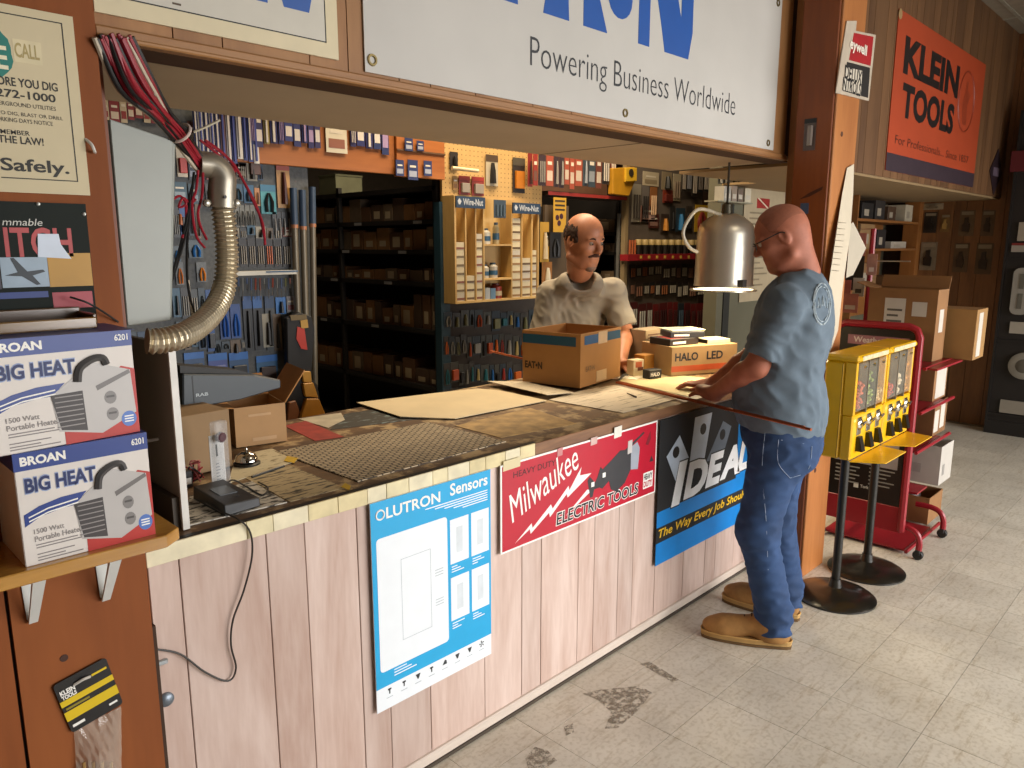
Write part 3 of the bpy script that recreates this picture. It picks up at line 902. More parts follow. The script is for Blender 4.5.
def heater_box(label, x0, x1, z0, z1, yf, yb, sk):
    t = thing('heater_box', label, 'carton', ((x0 + x1) / 2, (yf + yb) / 2, z0), 'portable heater cartons on the shelf')
    # slightly twisted carton: sk shifts the front right edge
    P = [(x0, yf, z0), (x1, yf + sk, z0), (x1, yb, z0), (x0, yb, z0), (x0, yf, z1), (x1, yf + sk, z1), (x1, yb, z1), (x0, yb, z1)]
    MB().hexa(P).build('carton', CART, t, 0.0015)
    U = np.array((x1 - x0, sk, 0.0)); wd = np.linalg.norm(U); U /= wd
    f = Fr((x0, yf, z0), U, (0, 0, 1))
    H = z1 - z0
    r = lambda name, m, u0, v0, u1, v1, n0=0.0002, n1=0.0006: pl(name, m, t, f, u0 * wd, v0 * H, u1 * wd, v1 * H, n0, n1)
    q = lambda *pts: [(a * wd, b * H) for a, b in pts]
    r('band', NAVY, 0, 0.845, 1, 1)
    pl('band', NAVY, t, FX(x0), -yb, z0 + 0.845 * H, -yf, z1, 0.0002, 0.0006)
    MB().rect(FZ(z1), x0, yf, x1, yb, 0.0002, 0.0006).build('band', NAVY, t)
    text('BROAN', f, 0.045 * wd, 0.885 * H, 0.365 * wd, 0.965 * H, WHITE(), t, 0.001, bold=0.04)
    text('6201', f, 0.87 * wd, 0.90 * H, 0.97 * wd, 0.96 * H, WHITE(), t, 0.001, bold=0.02)
    text('BIG HEAT', f, 0.055 * wd, 0.635 * H, 0.575 * wd, 0.785 * H, mat('#8fa0c8', 0.5), t, 0.0007, bold=0.06)
    text('BIG HEAT', f, 0.06 * wd, 0.645 * H, 0.57 * wd, 0.775 * H, mat('#16265c', 0.5), t, 0.0011, bold=0.03)
    MB().prism(f, q((0.03, 0.355), (0.14, 0.42), (0.30, 0.455), (0.47, 0.46), (0.45, 0.52), (0.49, 0.565), (0.30, 0.555), (0.14, 0.515), (0.03, 0.46)), 0.0002, 0.0008).build('ribbon', NAVY, t)
    for k in range(2):
        MB().prism(f, q((0.06, 0.425 - 0.035 * k), (0.20, 0.475 - 0.035 * k), (0.42, 0.505 - 0.035 * k), (0.42, 0.517 - 0.035 * k), (0.20, 0.487 - 0.035 * k), (0.06, 0.437 - 0.035 * k)), 0.0008, 0.0011).build('text_line', WHITE(), t)
    GT = mat('#8a8482', 0.6)
    text('1500 Watt', f, 0.085 * wd, 0.275 * H, 0.30 * wd, 0.32 * H, GT, t, 0.0008, bold=0.01)
    text('Portable Heater', f, 0.085 * wd, 0.205 * H, 0.43 * wd, 0.255 * H, GT, t, 0.0008, bold=0.01)
    for k, (vv, ww) in enumerate(((0.17, 0.30), (0.145, 0.36), (0.085, 0.27), (0.055, 0.2), (0.03, 0.33))):
        r('text_line', GT, 0.09, vv, 0.09 + ww, vv + 0.010)
    # printed picture of the heater on a red ground
    MB().prism(f, q((0.455, 0.0), (1.0, 0.0), (1.0, 0.62), (0.90, 0.66), (0.455, 0.20)), 0.0002, 0.0006).build('ground', mat('#b3271c', 0.45, var=0.1), t)
    MB().prism(f, q((0.42, 0.13), (0.39, 0.46), (0.50, 0.56), (0.70, 0.72), (0.965, 0.615), (0.985, 0.20), (0.72, 0.05)), 0.0006, 0.0009).build('heater_body', HG, t)
    MB().prism(f, q((0.385, 0.465), (0.435, 0.14), (0.615, 0.10), (0.605, 0.475)), 0.0009, 0.0012).build('heater_grille', mat('#3f3a3a', 0.5), t)
    for k in range(7):
        r('grille_bar', mat('#8c8684', 0.4), 0.41, 0.165 + 0.045 * k, 0.60, 0.175 + 0.045 * k, 0.0012, 0.0015)
    MB().prism(f, q((0.70, 0.50), (0.955, 0.62), (0.965, 0.585), (0.71, 0.455)), 0.0009, 0.0012).build('heater_trim', mat('#6d6866', 0.4), t)
    for (cu, cv) in ((0.80, 0.375), (0.805, 0.215)):
        MB().prism(f, [(cu * wd + 0.045 * wd * math.cos(R(a)), cv * H + 0.062 * H * math.sin(R(a))) for a in range(0, 360, 24)], 0.0009, 0.0013).build('dial', mat('#7c7876', 0.4), t)
        r('dial_mark', mat('#4c4846', 0.4), cu - 0.03, cv + 0.0, cu + 0.03, cv + 0.02, 0.0013, 0.0016)
    MB().tube([f.p(a * wd, b * H, 0.0010) for a, b in ((0.575, 0.56), (0.60, 0.68), (0.69, 0.75), (0.765, 0.755), (0.79, 0.69))], 0.007 * wd / 0.23, 6, 4).build('handle', mat('#4c4a4a', 0.45), t)
    MB().prism(f, [(0.925 * wd + 0.058 * wd * math.cos(R(a)), 0.145 * H + 0.075 * H * math.sin(R(a))) for a in range(0, 360, 20)], 0.0009, 0.0013).build('seal', mat('#4a70b8', 0.4), t)
    for k in range(3):
        r('text_line', WHITE(), 0.89, 0.115 + 0.025 * k, 0.96, 0.127 + 0.025 * k, 0.0013, 0.0016)
    return t


a, b_ = PY(26, 566, -0.2), PY(155, 532, -0.2)
heater_box('portable heater carton standing directly on the varnished shelf', 0.288, 0.512, zs + 0.0005, 1.292, -0.20, -0.032, 0.0)
heater_box('upper portable heater carton stacked on another', 0.264, 0.505, 1.2935, 1.4935, -0.207, -0.040, 0.020)
# dark wooden tray on the upper carton
t = thing('wooden_tray', 'dark varnished wooden tray lying on the upper heater carton', 'tray', (0.32, -0.09, 1.495))
DW = wood('#3c2814', '#5c4022', 'x', 6, 0.3, coat=0.5)
bx('base', DW, t, 0.18, -0.135, 1.4945, 0.457, -0.045, 1.502)
bx('front_rail', wood('#6b4d22', '#8f6a32', 'x', 6, 0.25, coat=0.6), t, 0.18, -0.142, 1.4955, 0.462, -0.135, 1.516, 0.002)
bx('back_rail', DW, t, 0.18, -0.045, 1.4955, 0.462, -0.038, 1.53, 0.002)
bx('end_rail', DW, t, 0.457, -0.135, 1.4955, 0.464, -0.045, 1.522, 0.002)
c = MB().tube([PY(70, 297, -0.05), PY(88, 303, -0.06), PY(105, 313, -0.04), PY(118, 322, -0.024)], 0.0022, 6, 5).build('cable', mat('#1c1a18', 0.5), None, smooth=True)
tag(c, 'thin black cable trailing from the wooden tray', 'cable')

# carded bag hanging low on the panel
CY_ = -0.026
t = thing('tool_pouch_pack', 'black and yellow carded clear bag on the plywood panel', 'package', (0.43, -0.03, 0.55))
P4 = [PY(*q, CY_) for q in ((54, 685), (114, 655), (123, 703), (72, 733))]
U = P4[2] - P4[3]; U = U / np.linalg.norm(U)
V = P4[0] - P4[3]; V = V - U * (V @ U); V /= np.linalg.norm(V)
f = Fr(P4[3], U, V)
cw = np.linalg.norm(P4[2] - P4[3]); ch = abs((P4[0] - P4[3]) @ V)
KB = mat('#1b1a1a', 0.35)
YE = mat('#d8b916', 0.4, var=0.05)
MB().prism(f, rpoly(0, 0, cw, ch, 0.007), 0, 0.0015).build('card', KB, t)
pl('stripe', YE, t, f, 0.0, ch * 0.24, cw, ch * 0.42, 0.0015, 0.0019)
pl('stripe', YE, t, f, 0.0, ch * 0.53, cw, ch * 0.64, 0.0015, 0.0019)
text('KLEIN', f, 0.006, ch * 0.74, cw * 0.33, ch * 0.83, WHITE(), t, 0.002, bold=0.04)
text('TOOLS', f, 0.006, ch * 0.65, cw * 0.33, ch * 0.73, WHITE(), t, 0.002, bold=0.04)
pl('text_line', WHITE(), t, f, 0.006, ch * 0.09, 0.03, ch * 0.14, 0.0015, 0.0019)
pl('text_line', WHITE(), t, f, cw * 0.76, ch * 0.10, cw * 0.92, ch * 0.14, 0.0015, 0.0019)
pl('text_line', YE, t, f, cw * 0.66, ch * 0.80, cw * 0.95, ch * 0.84, 0.0015, 0.0019)
pl('text_line', mat('#8a7a20', 0.5), t, f, 0.006, ch * 0.45, cw * 0.5, ch * 0.49, 0.0019, 0.0022)
MB().tube([f.p(cw * 0.5 - 0.018, ch * 0.83, 0.003), f.p(cw * 0.5, ch * 0.86, 0.008), f.p(cw * 0.5 + 0.014, ch * 0.82, 0.003)], 0.003, 6, 4).build('hang_hole', mat('#c8c4bc', 0.3), t, smooth=True)
# crumpled clear bag as a lumpy sheet
nu, nv = 14, 12
rr = random.Random(3)
vs, fs = [], []
top0, top1 = PY(74, 731, -0.024), PY(121, 706, -0.024)
bot0, bot1 = PY(78, 800, -0.03), PY(122, 795, -0.03)
for j in range(nv + 1):
    for i in range(nu + 1):
        a = i / nu; b2 = j / nv
        p = (top0 * (1 - a) + top1 * a) * (1 - b2) + (bot0 * (1 - a) + bot1 * a) * b2
        bulge = math.sin(math.pi * a) * 0.022 * min(1, b2 * 3) + rr.uniform(-0.0025, 0.0025)
        vs.append((p[0], p[1] - bulge, p[2]))
for j in range(nv):
    for i in range(nu):
        fs.append((j * (nu + 1) + i, j * (nu + 1) + i + 1, (j + 1) * (nu + 1) + i + 1, (j + 1) * (nu + 1) + i))
MB().add(vs, fs).build('clear_bag', mat('#cfc4b4', 0.08, alpha=0.38), t, smooth=False)
for k in range(4):
    a = PY(84 + 9 * k, 762, -0.034); b2 = PY(86 + 9 * k, 800, -0.034)
    MB().tube([a, b2], 0.0035, 6).build('tool_handle', mat('#b08a52', 0.5), t)

# ================================================================== grey wiring box, conduit and wires
t = thing('wiring_box', 'grey painted steel wiring box hung beside the post', 'electrical box', (0.66, 0.15, 1.475))
GB = mat('#8f938b', 0.45, var=0.06, scale=5)
c4 = [PY(*q, 0.10) for q in ((108, 119), (176, 141), (172, 320), (126, 326))]
poly = [(p[0], p[2]) for p in c4]
MB().prism(FY(0.10), poly, -0.10, 0.0).build('body', GB, t, 0.003)
mid = [((p[0] - poly[0][0]) * 0.93 + poly[0][0] + 0.002, p[1]) for p in poly]
MB().prism(FY(0.10), [(a, b_) for a, b_ in mid], 0.0005, 0.004).build('cover', mat('#979b93', 0.4, var=0.08, scale=4), t, 0.002)
t = thing('conduit', 'ribbed flexible metal conduit with cast elbow', 'conduit', (0.87, 0.16, 1.43))
dpt = [(222, 205, 0.16), (226, 235, 0.16), (227, 262, 0.16), (224, 288, 0.155), (214, 310, 0.12), (197, 327, 0.06), (178, 337, 0.008), (158, 341, -0.002), (147, 341, 0.0)]
path = spline([PY(*q) for q in dpt], 40)
L_c = np.concatenate([[0], np.cumsum([np.linalg.norm(b_ - a) for a, b_ in zip(path[:-1], path[1:])])])
tt = np.linspace(0, L_c[-1], 330)
pp = np.stack([np.interp(tt, L_c, [p[k] for p in path]) for k in range(3)], 1)
rs = 0.0262 + 0.0030 * np.cos(tt * 2 * math.pi / 0.0115)
MB().tube(list(pp), list(rs), 16).build('flexible_hose', mat('#c9bda4', 0.33, 0.75, var=0.1, scale=30), t, smooth=False)
e0, e1, e2, e3 = PY(222, 208, 0.16), PY(222, 176, 0.16), PY(213, 166, 0.165), PY(199, 164, 0.17)
AL = mat('#aaa292', 0.38, 0.75, var=0.12, scale=25)
MB().tube([e0, PY(222, 190, 0.16), e1, e2, e3], [0.0335, 0.0335, 0.0320, 0.0315, 0.031], 18, 6).build('elbow', AL, t, smooth=True)
for q in ((206, 203), (236, 203)):
    p = PY(*q, 0.14)
    MB().lathe([(0.009, 0), (0.009, 0.008), (0.005, 0.011), (0, 0.011)], p, 12, (0, -1, 0)).build('clamp_screw', mat('#b8b4a8', 0.3, 0.85), t, smooth=True)
p = PY(225, 197, 0.125)
MB().lathe([(0.004, 0), (0.004, 0.002)], p, 8, (0, -1, 0)).build('slot', BLACK(), t)

WR, WB, WW = mat('#8e1526', 0.4, var=0.1), mat('#141212', 0.4), mat('#b9ac98', 0.5)
rr = random.Random(5)
wt = thing('wire_bundle', 'thick bundle of red and black building wires above the elbow', 'wires', (0.62, 0.05, 1.86))
for k in range(22):
    s_ = k / 21.0
    top = PY(94 + 38 * s_ + rr.uniform(-1, 1), 36 + rr.uniform(-3, 3), -0.028 - 0.006 * rr.random())
    red = (k % 11) in (4, 5, 6, 8, 9) or 0.45 < s_ < 0.75 and k % 3
    sag = -14 * (1 - s_) + rr.uniform(-2, 2)
    m1 = PY(118 + 34 * s_, 78 + sag * -0.9, 0.00 + rr.uniform(-0.01, 0.01))
    m2 = PY(150 + 20 * s_, 112 - sag * 0.25, 0.05 + rr.uniform(-0.01, 0.01))
    tie = PY(176 + 14 * (s_ - 0.3), 134 + 2 * rr.random() - 8 * (s_ - 0.5), 0.10 + rr.uniform(-0.010, 0.010))
    end = PY(197 + 8 * s_, 168 - 4 * s_ + rr.uniform(-3, 3), 0.165)
    m_ = WR if red else (WB if k % 9 else WW)
    MB().tube([top, m1, m2, tie, end], 0.0042 if k % 3 else 0.0052, 6, 6).build('wire', m_, wt, smooth=True)
c_ = PY(180, 133, 0.10)
ax = PY(195, 150, 0.12) - PY(168, 118, 0.08); ax /= np.linalg.norm(ax)
e1_ = np.cross(ax, (0, 0, 1)); e1_ /= np.linalg.norm(e1_); e2_ = np.cross(ax, e1_)
MB().tube([c_ + e1_ * 0.026 * math.cos(a) + e2_ * 0.026 * math.sin(a) for a in np.linspace(0, 6.283, 21)], 0.0035, 6).build('cable_tie', mat('#c9b8ae', 0.4), wt, smooth=True)
MB().tube([PY(194, 132, 0.09), PY(206, 127, 0.07), PY(220, 120, 0.05)], 0.003, 5).build('cable_tie', mat('#d8d0b8', 0.4), wt)
# loose tails
tails = [(WR, [(205, 140), (225, 155), (240, 175), (255, 205), (263, 225), (265, 245)]), (WR, [(200, 140), (222, 158), (236, 172)]), (WR, [(198, 170), (196, 190), (192, 205), (196, 235), (205, 248)]),
         (WR, [(203, 172), (202, 195), (198, 212), (200, 225), (207, 240)]), (WR, [(172, 200), (180, 196), (186, 204), (179, 207), (183, 198), (190, 203), (196, 199)]), (WR, [(186, 205), (186, 225), (182, 238)]),
         (WB, [(196, 175), (190, 195), (186, 222), (178, 255), (168, 290), (165, 315)]), (WB, [(194, 172), (190, 210), (184, 240), (176, 268), (170, 285)]), (WB, [(190, 200), (187, 250), (188, 285), (194, 315)]), (WW, [(188, 280), (190, 300), (193, 318)]),
         (WR, [(206, 142), (230, 160), (244, 182), (258, 210), (265, 240)]), (WW, [(131, 55), (145, 80), (156, 96)])]
for m_, pts in tails:
    yb = 0.15 if pts[0][0] > 140 else 0.02
    MB().tube([PY(a, b_, yb + 0.004 * (i % 2)) for i, (a, b_) in enumerate(pts)], 0.0032, 6, 6).build('wire', m_, wt, smooth=True)

# white-edged panel standing on the counter next to the post
t = thing('divider_panel', 'upright grey panel with a white front edge on the counter', 'panel', (0.665, 0.25, 0.982))
PG = mat('#8b857d', 0.5, var=0.08, scale=4)
bx('board', PG, t, 0.661, 0.052, 0.982, 0.673, 0.62, 1.425)
bx('edge_band', mat('#d8d5ce', 0.4), t, 0.659, 0.044, 0.982, 0.675, 0.052, 1.425)
bx('lower_box', mat('#4d443a', 0.6), t, 0.645, 0.062, 0.982, 0.661, 0.45, 1.06)
MB().lathe([(0.004, 0), (0.004, 0.035), (0.007, 0.035), (0.007, 0.039), (0, 0.04)], PX(158, 439, 0.661), 10, (-1, 0, 0)).build('pin', mat('#d8d8d4', 0.3), t)
# ================================================================== things on the counter
ZC = 0.9795
rng = random.Random(11)


def sheet(name, label, cat, pix, m, z=None, lift=0.0, group=None, th=0.0012):
    """paper lying on the counter, outline given by pixels; lift curls its first edge"""
    z = z or ZC + 0.0004
    pts = [PZ(*p, z)[:2] for p in pix]
    mb = MB()
    mb.prism(FZ(0), [tuple(p) for p in pts], z, z + th)
    if lift:
        n = len(mb.v) // 2
        c = np.mean([v[:2] for v in mb.v], 0)
        mb.v = [(v[0], v[1], v[2] + (lift if i % n in (0, 1) else 0)) for i, v in enumerate(mb.v)]
    return tag(mb.build(name, m), label, cat, group)


def print_mat(paper, ink, sx, sy, dens=0.5, rot=0):
    """printed page: rows of broken dark print on paper"""
    m = bpy.data.materials.new('printed_paper')
    m.use_nodes = True
    nt = m.node_tree
    b = nt.nodes['Principled BSDF']
    b.inputs['Roughness'].default_value = 0.6
    tc = nt.nodes.new('ShaderNodeTexCoord')
    mp = nt.nodes.new('ShaderNodeMapping')
    mp.inputs['Scale'].default_value = (sx, sy, 1)
    mp.inputs['Rotation'].default_value = (0, 0, R(rot))
    n = nt.nodes.new('ShaderNodeTexNoise'); n.inputs['Scale'].default_value = 1; n.inputs['Detail'].default_value = 3; n.inputs['Roughness'].default_value = 0.6
    r = nt.nodes.new('ShaderNodeValToRGB')
    r.color_ramp.elements[0].position = 0.60 - 0.2 * dens; r.color_ramp.elements[1].position = 0.68 - 0.2 * dens
    r.color_ramp.elements[0].color = srgb(paper) + (1,); r.color_ramp.elements[1].color = srgb(ink) + (1,)
    L = nt.links.new
    L(tc.outputs['Object'], mp.inputs[0]); L(mp.outputs[0], n.inputs['Vector']); L(n.outputs['Fac'], r.inputs[0]); L(r.outputs[0], b.inputs['Base Color'])
    return m


def grid_mat(c1, c2, cw, chh, mort, rot=0):
    m = bpy.data.materials.new('mesh_print')
    m.use_nodes = True
    nt = m.node_tree
    b = nt.nodes['Principled BSDF']
    b.inputs['Roughness'].default_value = 0.5
    tc = nt.nodes.new('ShaderNodeTexCoord')
    mp = nt.nodes.new('ShaderNodeMapping'); mp.inputs['Rotation'].default_value = (0, 0, R(rot))
    br = nt.nodes.new('ShaderNodeTexBrick')
    br.offset = 0.5
    br.inputs['Color1'].default_value = srgb(c1) + (1,); br.inputs['Color2'].default_value = tuple(x * 0.75 for x in srgb(c1)) + (1,)
    br.inputs['Mortar'].default_value = srgb(c2) + (1,)
    br.inputs['Scale'].default_value = 1.0
    br.inputs['Brick Width'].default_value = cw; br.inputs['Row Height'].default_value = chh; br.inputs['Mortar Size'].default_value = mort
    L = nt.links.new
    L(tc.outputs['Object'], mp.inputs[0]); L(mp.outputs[0], br.inputs['Vector']); L(br.outputs['Color'], b.inputs['Base Color'])
    return m


NEWS = mat('#dccaa4', 0.65, var=0.08, scale=5)
sheet('counter_patch', 'worn tan patch of laminate beside the mesh mat', 'patch', [(455, 426), (501, 438), (577, 424), (530, 408)], mat('#a98a58', 0.6, var=0.4, scale=16))
sheet('mesh_mat', 'dark mat covered with a pale grid of small cells', 'mat', [(275, 452), (358, 482), (506, 442), (428, 423)], grid_mat('#cdbb9c', '#40362b', 0.030, 0.0155, 0.0030, 8), th=0.003)
sheet('catalogue', 'open black and white catalogue page at the counter edge', 'catalogue', [(185, 527), (287, 503), (252, 482), (190, 497)], print_mat('#cfc9bc', '#26231f', 22, 60, 0.55), th=0.003)
sheet('catalogue', 'pale catalogue sheet beneath the service bell', 'catalogue', [(228, 484), (297, 461), (272, 449), (236, 456)], print_mat('#cbbf9f', '#8a7c5e', 20, 50, 0.2), th=0.002)
sheet('flyer', 'striped grey flyer between bell and mesh mat', 'flyer', [(290, 502), (345, 488), (290, 466), (245, 478)], print_mat('#b9a57e', '#3b3329', 14, 70, 0.42), z=ZC + 0.0002)
sheet('flyer', 'faded red flyer near the small open carton', 'flyer', [(284, 426), (315, 441), (344, 437), (306, 421)], mat('#9c3a30', 0.55, var=0.25, scale=20))
sheet('flyer', 'crumpled white flyer at the rear counter edge', 'flyer', [(298, 419), (341, 413), (345, 420), (328, 428)], mat('#bcb29c', 0.6, var=0.2, scale=14))
sheet('flyer', 'dark glossy flyer behind the mesh mat', 'flyer', [(330, 430), (420, 419), (372, 410), (345, 414)], print_mat('#3d3a34', '#7a8a8a', 12, 40, 0.2), z=ZC + 0.0002)
sheet('newspaper', 'wide tan newspaper spread over the counter middle', 'newspaper', [(357, 404), (400, 418), (455, 419), (547, 401), (500, 391), (478, 389), (440, 393)], NEWS, z=ZC + 0.004, lift=0.004, th=0.003)
sheet('newspaper', 'curled pale newspaper in front of the open carton', 'newspaper', [(487, 384), (547, 398), (574, 393), (524, 382)], print_mat('#dccfb4', '#a89a7a', 18, 60, 0.15), z=ZC + 0.009, lift=0.012, th=0.003)
sheet('order_form', 'white ruled order sheet lying before the big carton', 'paper', [(549, 400), (623, 413), (677, 399), (619, 384), (580, 391)], print_mat('#dacdb6', '#8d7f66', 6, 70, 0.2, 10), z=ZC + 0.002)
sheet('paper', 'yellowish lamp-lit paper before the long lettered carton', 'paper', [(619, 381), (690, 397), (722, 380), (640, 371)], mat('#c9b98a', 0.6, var=0.12, scale=9), z=ZC + 0.0004)
sheet('paper', 'white slip lying right of the big carton', 'paper', [(618, 378), (636, 380), (652, 373), (630, 370)], mat('#ddd4bc', 0.6), z=ZC + 0.0022)
for k, (lab, pix) in enumerate((('yellow tape scrap beside the service bell', [(284, 461), (294, 463), (298, 458), (287, 456)]), ('yellow tape scrap by the corner of the mesh mat', [(341, 487), (349, 490), (351, 486), (345, 483)]))):
    sheet('tape_scrap', lab, 'tape', pix, mat('#cfa92a', 0.5), z=ZC + 0.004, th=0.0006)
p0, p1 = PZ(252, 477, ZC + 0.004), PZ(284, 466, ZC + 0.004)
o = MB().tube([p0, p1], 0.004, 8).build('marker_pen', mat('#2b2b2c', 0.4), None, smooth=True)
tag(o, 'dark grey marker pen lying in front of the bell', 'pen')
p0, p1 = PZ(627, 393, ZC + 0.007), PZ(636, 397, ZC + 0.007)
tag(MB().tube([p0, p1], [0.002, 0.006, 0.006, 0.005], 8).build('pen_stub', mat('#3b2f26', 0.4), None), 'dark stubby pen on the ruled order sheet', 'pen')
p0, p1 = PZ(619, 380, ZC + 0.009), PZ(628, 375, ZC + 0.012)
tag(MB().tube([p0, (p0 + p1) / 2 + np.array((0, 0, 0.012)), p1], [0.004, 0.008, 0.004], 8, 4).build('utility_knife', mat('#2a2622', 0.4), None, smooth=True), 'small dark knife beside the right edge of the big carton', 'knife')

# black desk unit and its lead
t = thing('card_terminal', 'low black plastic terminal with a lead at the counter edge', 'terminal', (0.79, 0.16, ZC + 0.0035))
c4 = [PZ(*q, ZC + 0.004)[:2] for q in ((193, 499), (225, 517), (261, 506), (224, 490))]
d4 = [np.array(q) for q in c4]
cc = np.mean(d4, 0)
P = [tuple(q) + (ZC + 0.0035,) for q in d4] + [tuple(cc + (q - cc) * 0.97) + (ZC + 0.0035 + h_,) for q, h_ in zip(d4, (0.036, 0.030, 0.024, 0.034))]
MB().hexa(P).build('casing', mat('#17171a', 0.4), t, 0.003, seg=2)
tz = lambda a, b_: tuple((d4[0] * (1 - a) + d4[1] * a) * (1 - b_) + (d4[3] * (1 - a) + d4[2] * a) * b_)
P = [tz(0.30, 0.25) + (0,), tz(0.62, 0.25) + (0,), tz(0.62, 0.75) + (0,), tz(0.30, 0.75) + (0,)]
MB().hexa([(p[0], p[1], ZC + 0.030) for p in P] + [(p[0], p[1], ZC + h_) for p, h_ in zip(P, (0.0385, 0.0355, 0.0335, 0.0375))]).build('screen', mat('#5a6066', 0.2), t)
for k in range(3):
    a = tz(0.74, 0.2 + 0.2 * k)
    MB().lathe([(0.005, 0), (0.005, 0.004)], (a[0], a[1], ZC + 0.029), 8).build('button', mat('#2c2c30', 0.4), t)
ld = [PZ(206, 503, ZC + 0.02), PZ(222, 512, ZC + 0.012), PY(238, 519, -0.012), PY(250, 532, -0.016), PY(252, 556, -0.018), PY(244, 590, -0.016), PY(233, 620, -0.012), PY(231, 645, -0.010), PY(236, 668, -0.010), PY(228, 681, -0.010), PY(205, 672, -0.010), PY(180, 654, -0.010), PY(154, 649, -0.010)]
o = MB().tube(ld, 0.0024, 6, 6).build('power_lead', mat('#2a2521', 0.5), None, smooth=True)
tag(o, 'thin dark lead looping down the counter front', 'cable')
ld = [PZ(222, 490, ZC + 0.03), PZ(232, 480, ZC + 0.03), PZ(247, 487, ZC + 0.008), PZ(262, 495, ZC + 0.006), PZ(268, 488, ZC + 0.006), PZ(258, 482, ZC + 0.006)]
tag(MB().tube(ld, 0.0024, 6, 6).build('power_lead', mat('#1f1c1a', 0.5), None, smooth=True), 'short black lead curling behind the black terminal', 'cable')

# bell
c = PZ(247, 464, ZC + 0.003)
t = thing('service_bell', 'chrome dome service bell on a black base', 'bell', (c[0], c[1], ZC + 0.0025))
zb = ZC + 0.0025
MB().lathe([(0.040, 0), (0.040, 0.006), (0.034, 0.009)], (c[0], c[1], zb), 28).build('base', mat('#1b1a19', 0.4), t, smooth=True)
MB().lathe([(0.031, 0.012), (0.034, 0.013), (0.032, 0.022), (0.026, 0.032), (0.015, 0.039), (0.005, 0.041), (0.005, 0.0)], (c[0], c[1], zb), 28).build('dome', mat('#c8c4bd', 0.12, 1.0, var=0.02), t, smooth=True)
MB().lathe([(0.0035, 0.040), (0.0035, 0.047), (0.006, 0.048), (0.005, 0.052), (0, 0.053)], (c[0], c[1], zb), 14).build('plunger', mat('#b0aca4', 0.2, 1.0), t, smooth=True)

KRAFT = mat('#a8845c', 0.75, var=0.07, scale=10)
KRAFT2 = mat('#9a7448', 0.75, var=0.07, scale=10)
KIN = mat('#6a4a2a', 0.85, var=0.08)


def carton(name, label, x, y, z, w, d, h, rot, m=KRAFT, flaps=(), open_top=False, group=None, cat='carton', inner=None, flapm=None):
    """cardboard box with its base centre at x, y, z; real walls when open; flaps: (side, angle, length)"""
    t = thing(name, label, cat, (x, y, z), group)
    ca, sa = math.cos(R(rot)), math.sin(R(rot))
    W = lambda u, v, ww: (x + u * ca - v * sa, y + u * sa + v * ca, z + ww)
    th = 0.004
    if open_top:
        mb = MB()
        def hx(u0, v0, w0, u1, v1, w1):
            mb.hexa([W(*q) for q in ((u0, v0, w0), (u1, v0, w0), (u1, v1, w0), (u0, v1, w0), (u0, v0, w1), (u1, v0, w1), (u1, v1, w1), (u0, v1, w1))])
        hx(-w / 2, -d / 2, 0, w / 2, d / 2, th)
        hx(-w / 2, -d / 2, th, w / 2, -d / 2 + th, h); hx(-w / 2, d / 2 - th, th, w / 2, d / 2, h)
        hx(-w / 2, -d / 2 + th, th, -w / 2 + th, d / 2 - th, h); hx(w / 2 - th, -d / 2 + th, th, w / 2, d / 2 - th, h)
        mb.build('body', m, t)
    else:
        MB().hexa([W(*q) for q in ((-w / 2, -d / 2, 0), (w / 2, -d / 2, 0), (w / 2, d / 2, 0), (-w / 2, d / 2, 0), (-w / 2, -d / 2, h), (w / 2, -d / 2, h), (w / 2, d / 2, h), (-w / 2, d / 2, h))]).build('body', m, t, 0.0015)
    for side, an, ln in flaps:
        a = R(an)
        du, dz = math.cos(a) * ln, math.sin(a) * ln
        if side == 'f': q = [(-w / 2, -d / 2), (w / 2, -d / 2)]; dv = (0, -1)
        elif side == 'b': q = [(w / 2, d / 2), (-w / 2, d / 2)]; dv = (0, 1)
        elif side == 'l': q = [(-w / 2, d / 2), (-w / 2, -d / 2)]; dv = (-1, 0)
        else: q = [(w / 2, -d / 2), (w / 2, d / 2)]; dv = (1, 0)
        A, B = q
        vs = [W(A[0], A[1], h), W(B[0], B[1], h), W(B[0] + dv[0] * du, B[1] + dv[1] * du, h + dz), W(A[0] + dv[0] * du, A[1] + dv[1] * du, h + dz)]
        MB().add(vs, [(0, 1, 2, 3)]).build('flap', flapm or m, t, solid=0.004)
    fr = {'f': Fr(W(-w / 2, -d / 2, 0), (ca, sa, 0), (0, 0, 1)), 'l': Fr(W(-w / 2, d / 2, 0), (sa, -ca, 0), (0, 0, 1)), 't': Fr(W(-w / 2, -d / 2, h), (ca, sa, 0), (-sa, ca, 0)), 'r': Fr(W(w / 2, -d / 2, 0), (-sa, ca, 0), (0, 0, 1))}
    return t, fr


# big open carton with blue tape
t, fr = carton('carton', 'open brown carton with blue tape in front of the clerk', 2.842, 0.672, ZC + 0.014, 0.40, 0.325, 0.252, 9, mat('#a5743d', 0.7, var=0.06, scale=9), open_top=True, flaps=(('b', -88, 0.10), ('r', -89, 0.06)))
TEAL = mat('#1f4f68', 0.4, var=0.06)
pl('tape', TEAL, t, fr['l'], 0.0, 0.192, 0.300, 0.236, 0.0004, 0.0012)
pl('tape', mat('#1f5f96', 0.4), t, fr['f'], 0.035, 0.198, 0.165, 0.240, 0.0004, 0.0012)
pl('tape', mat('#1d5070', 0.4), t, fr['f'], 0.255, 0.198, 0.392, 0.240, 0.0004, 0.0012)
pl('label', mat('#cdb393', 0.5), t, fr['f'], 0.165, 0.190, 0.255, 0.248, 0.0004, 0.0014)
pl('label', mat('#c7a67c', 0.5), t, fr['f'], 0.155, 0.008, 0.255, 0.06, 0.0004, 0.0012)
DKB = mat('#3a2713', 0.6)
text('EAT•N', fr['l'], 0.015, 0.07, 0.115, 0.105, DKB, t, 0.0014, bold=0.04)
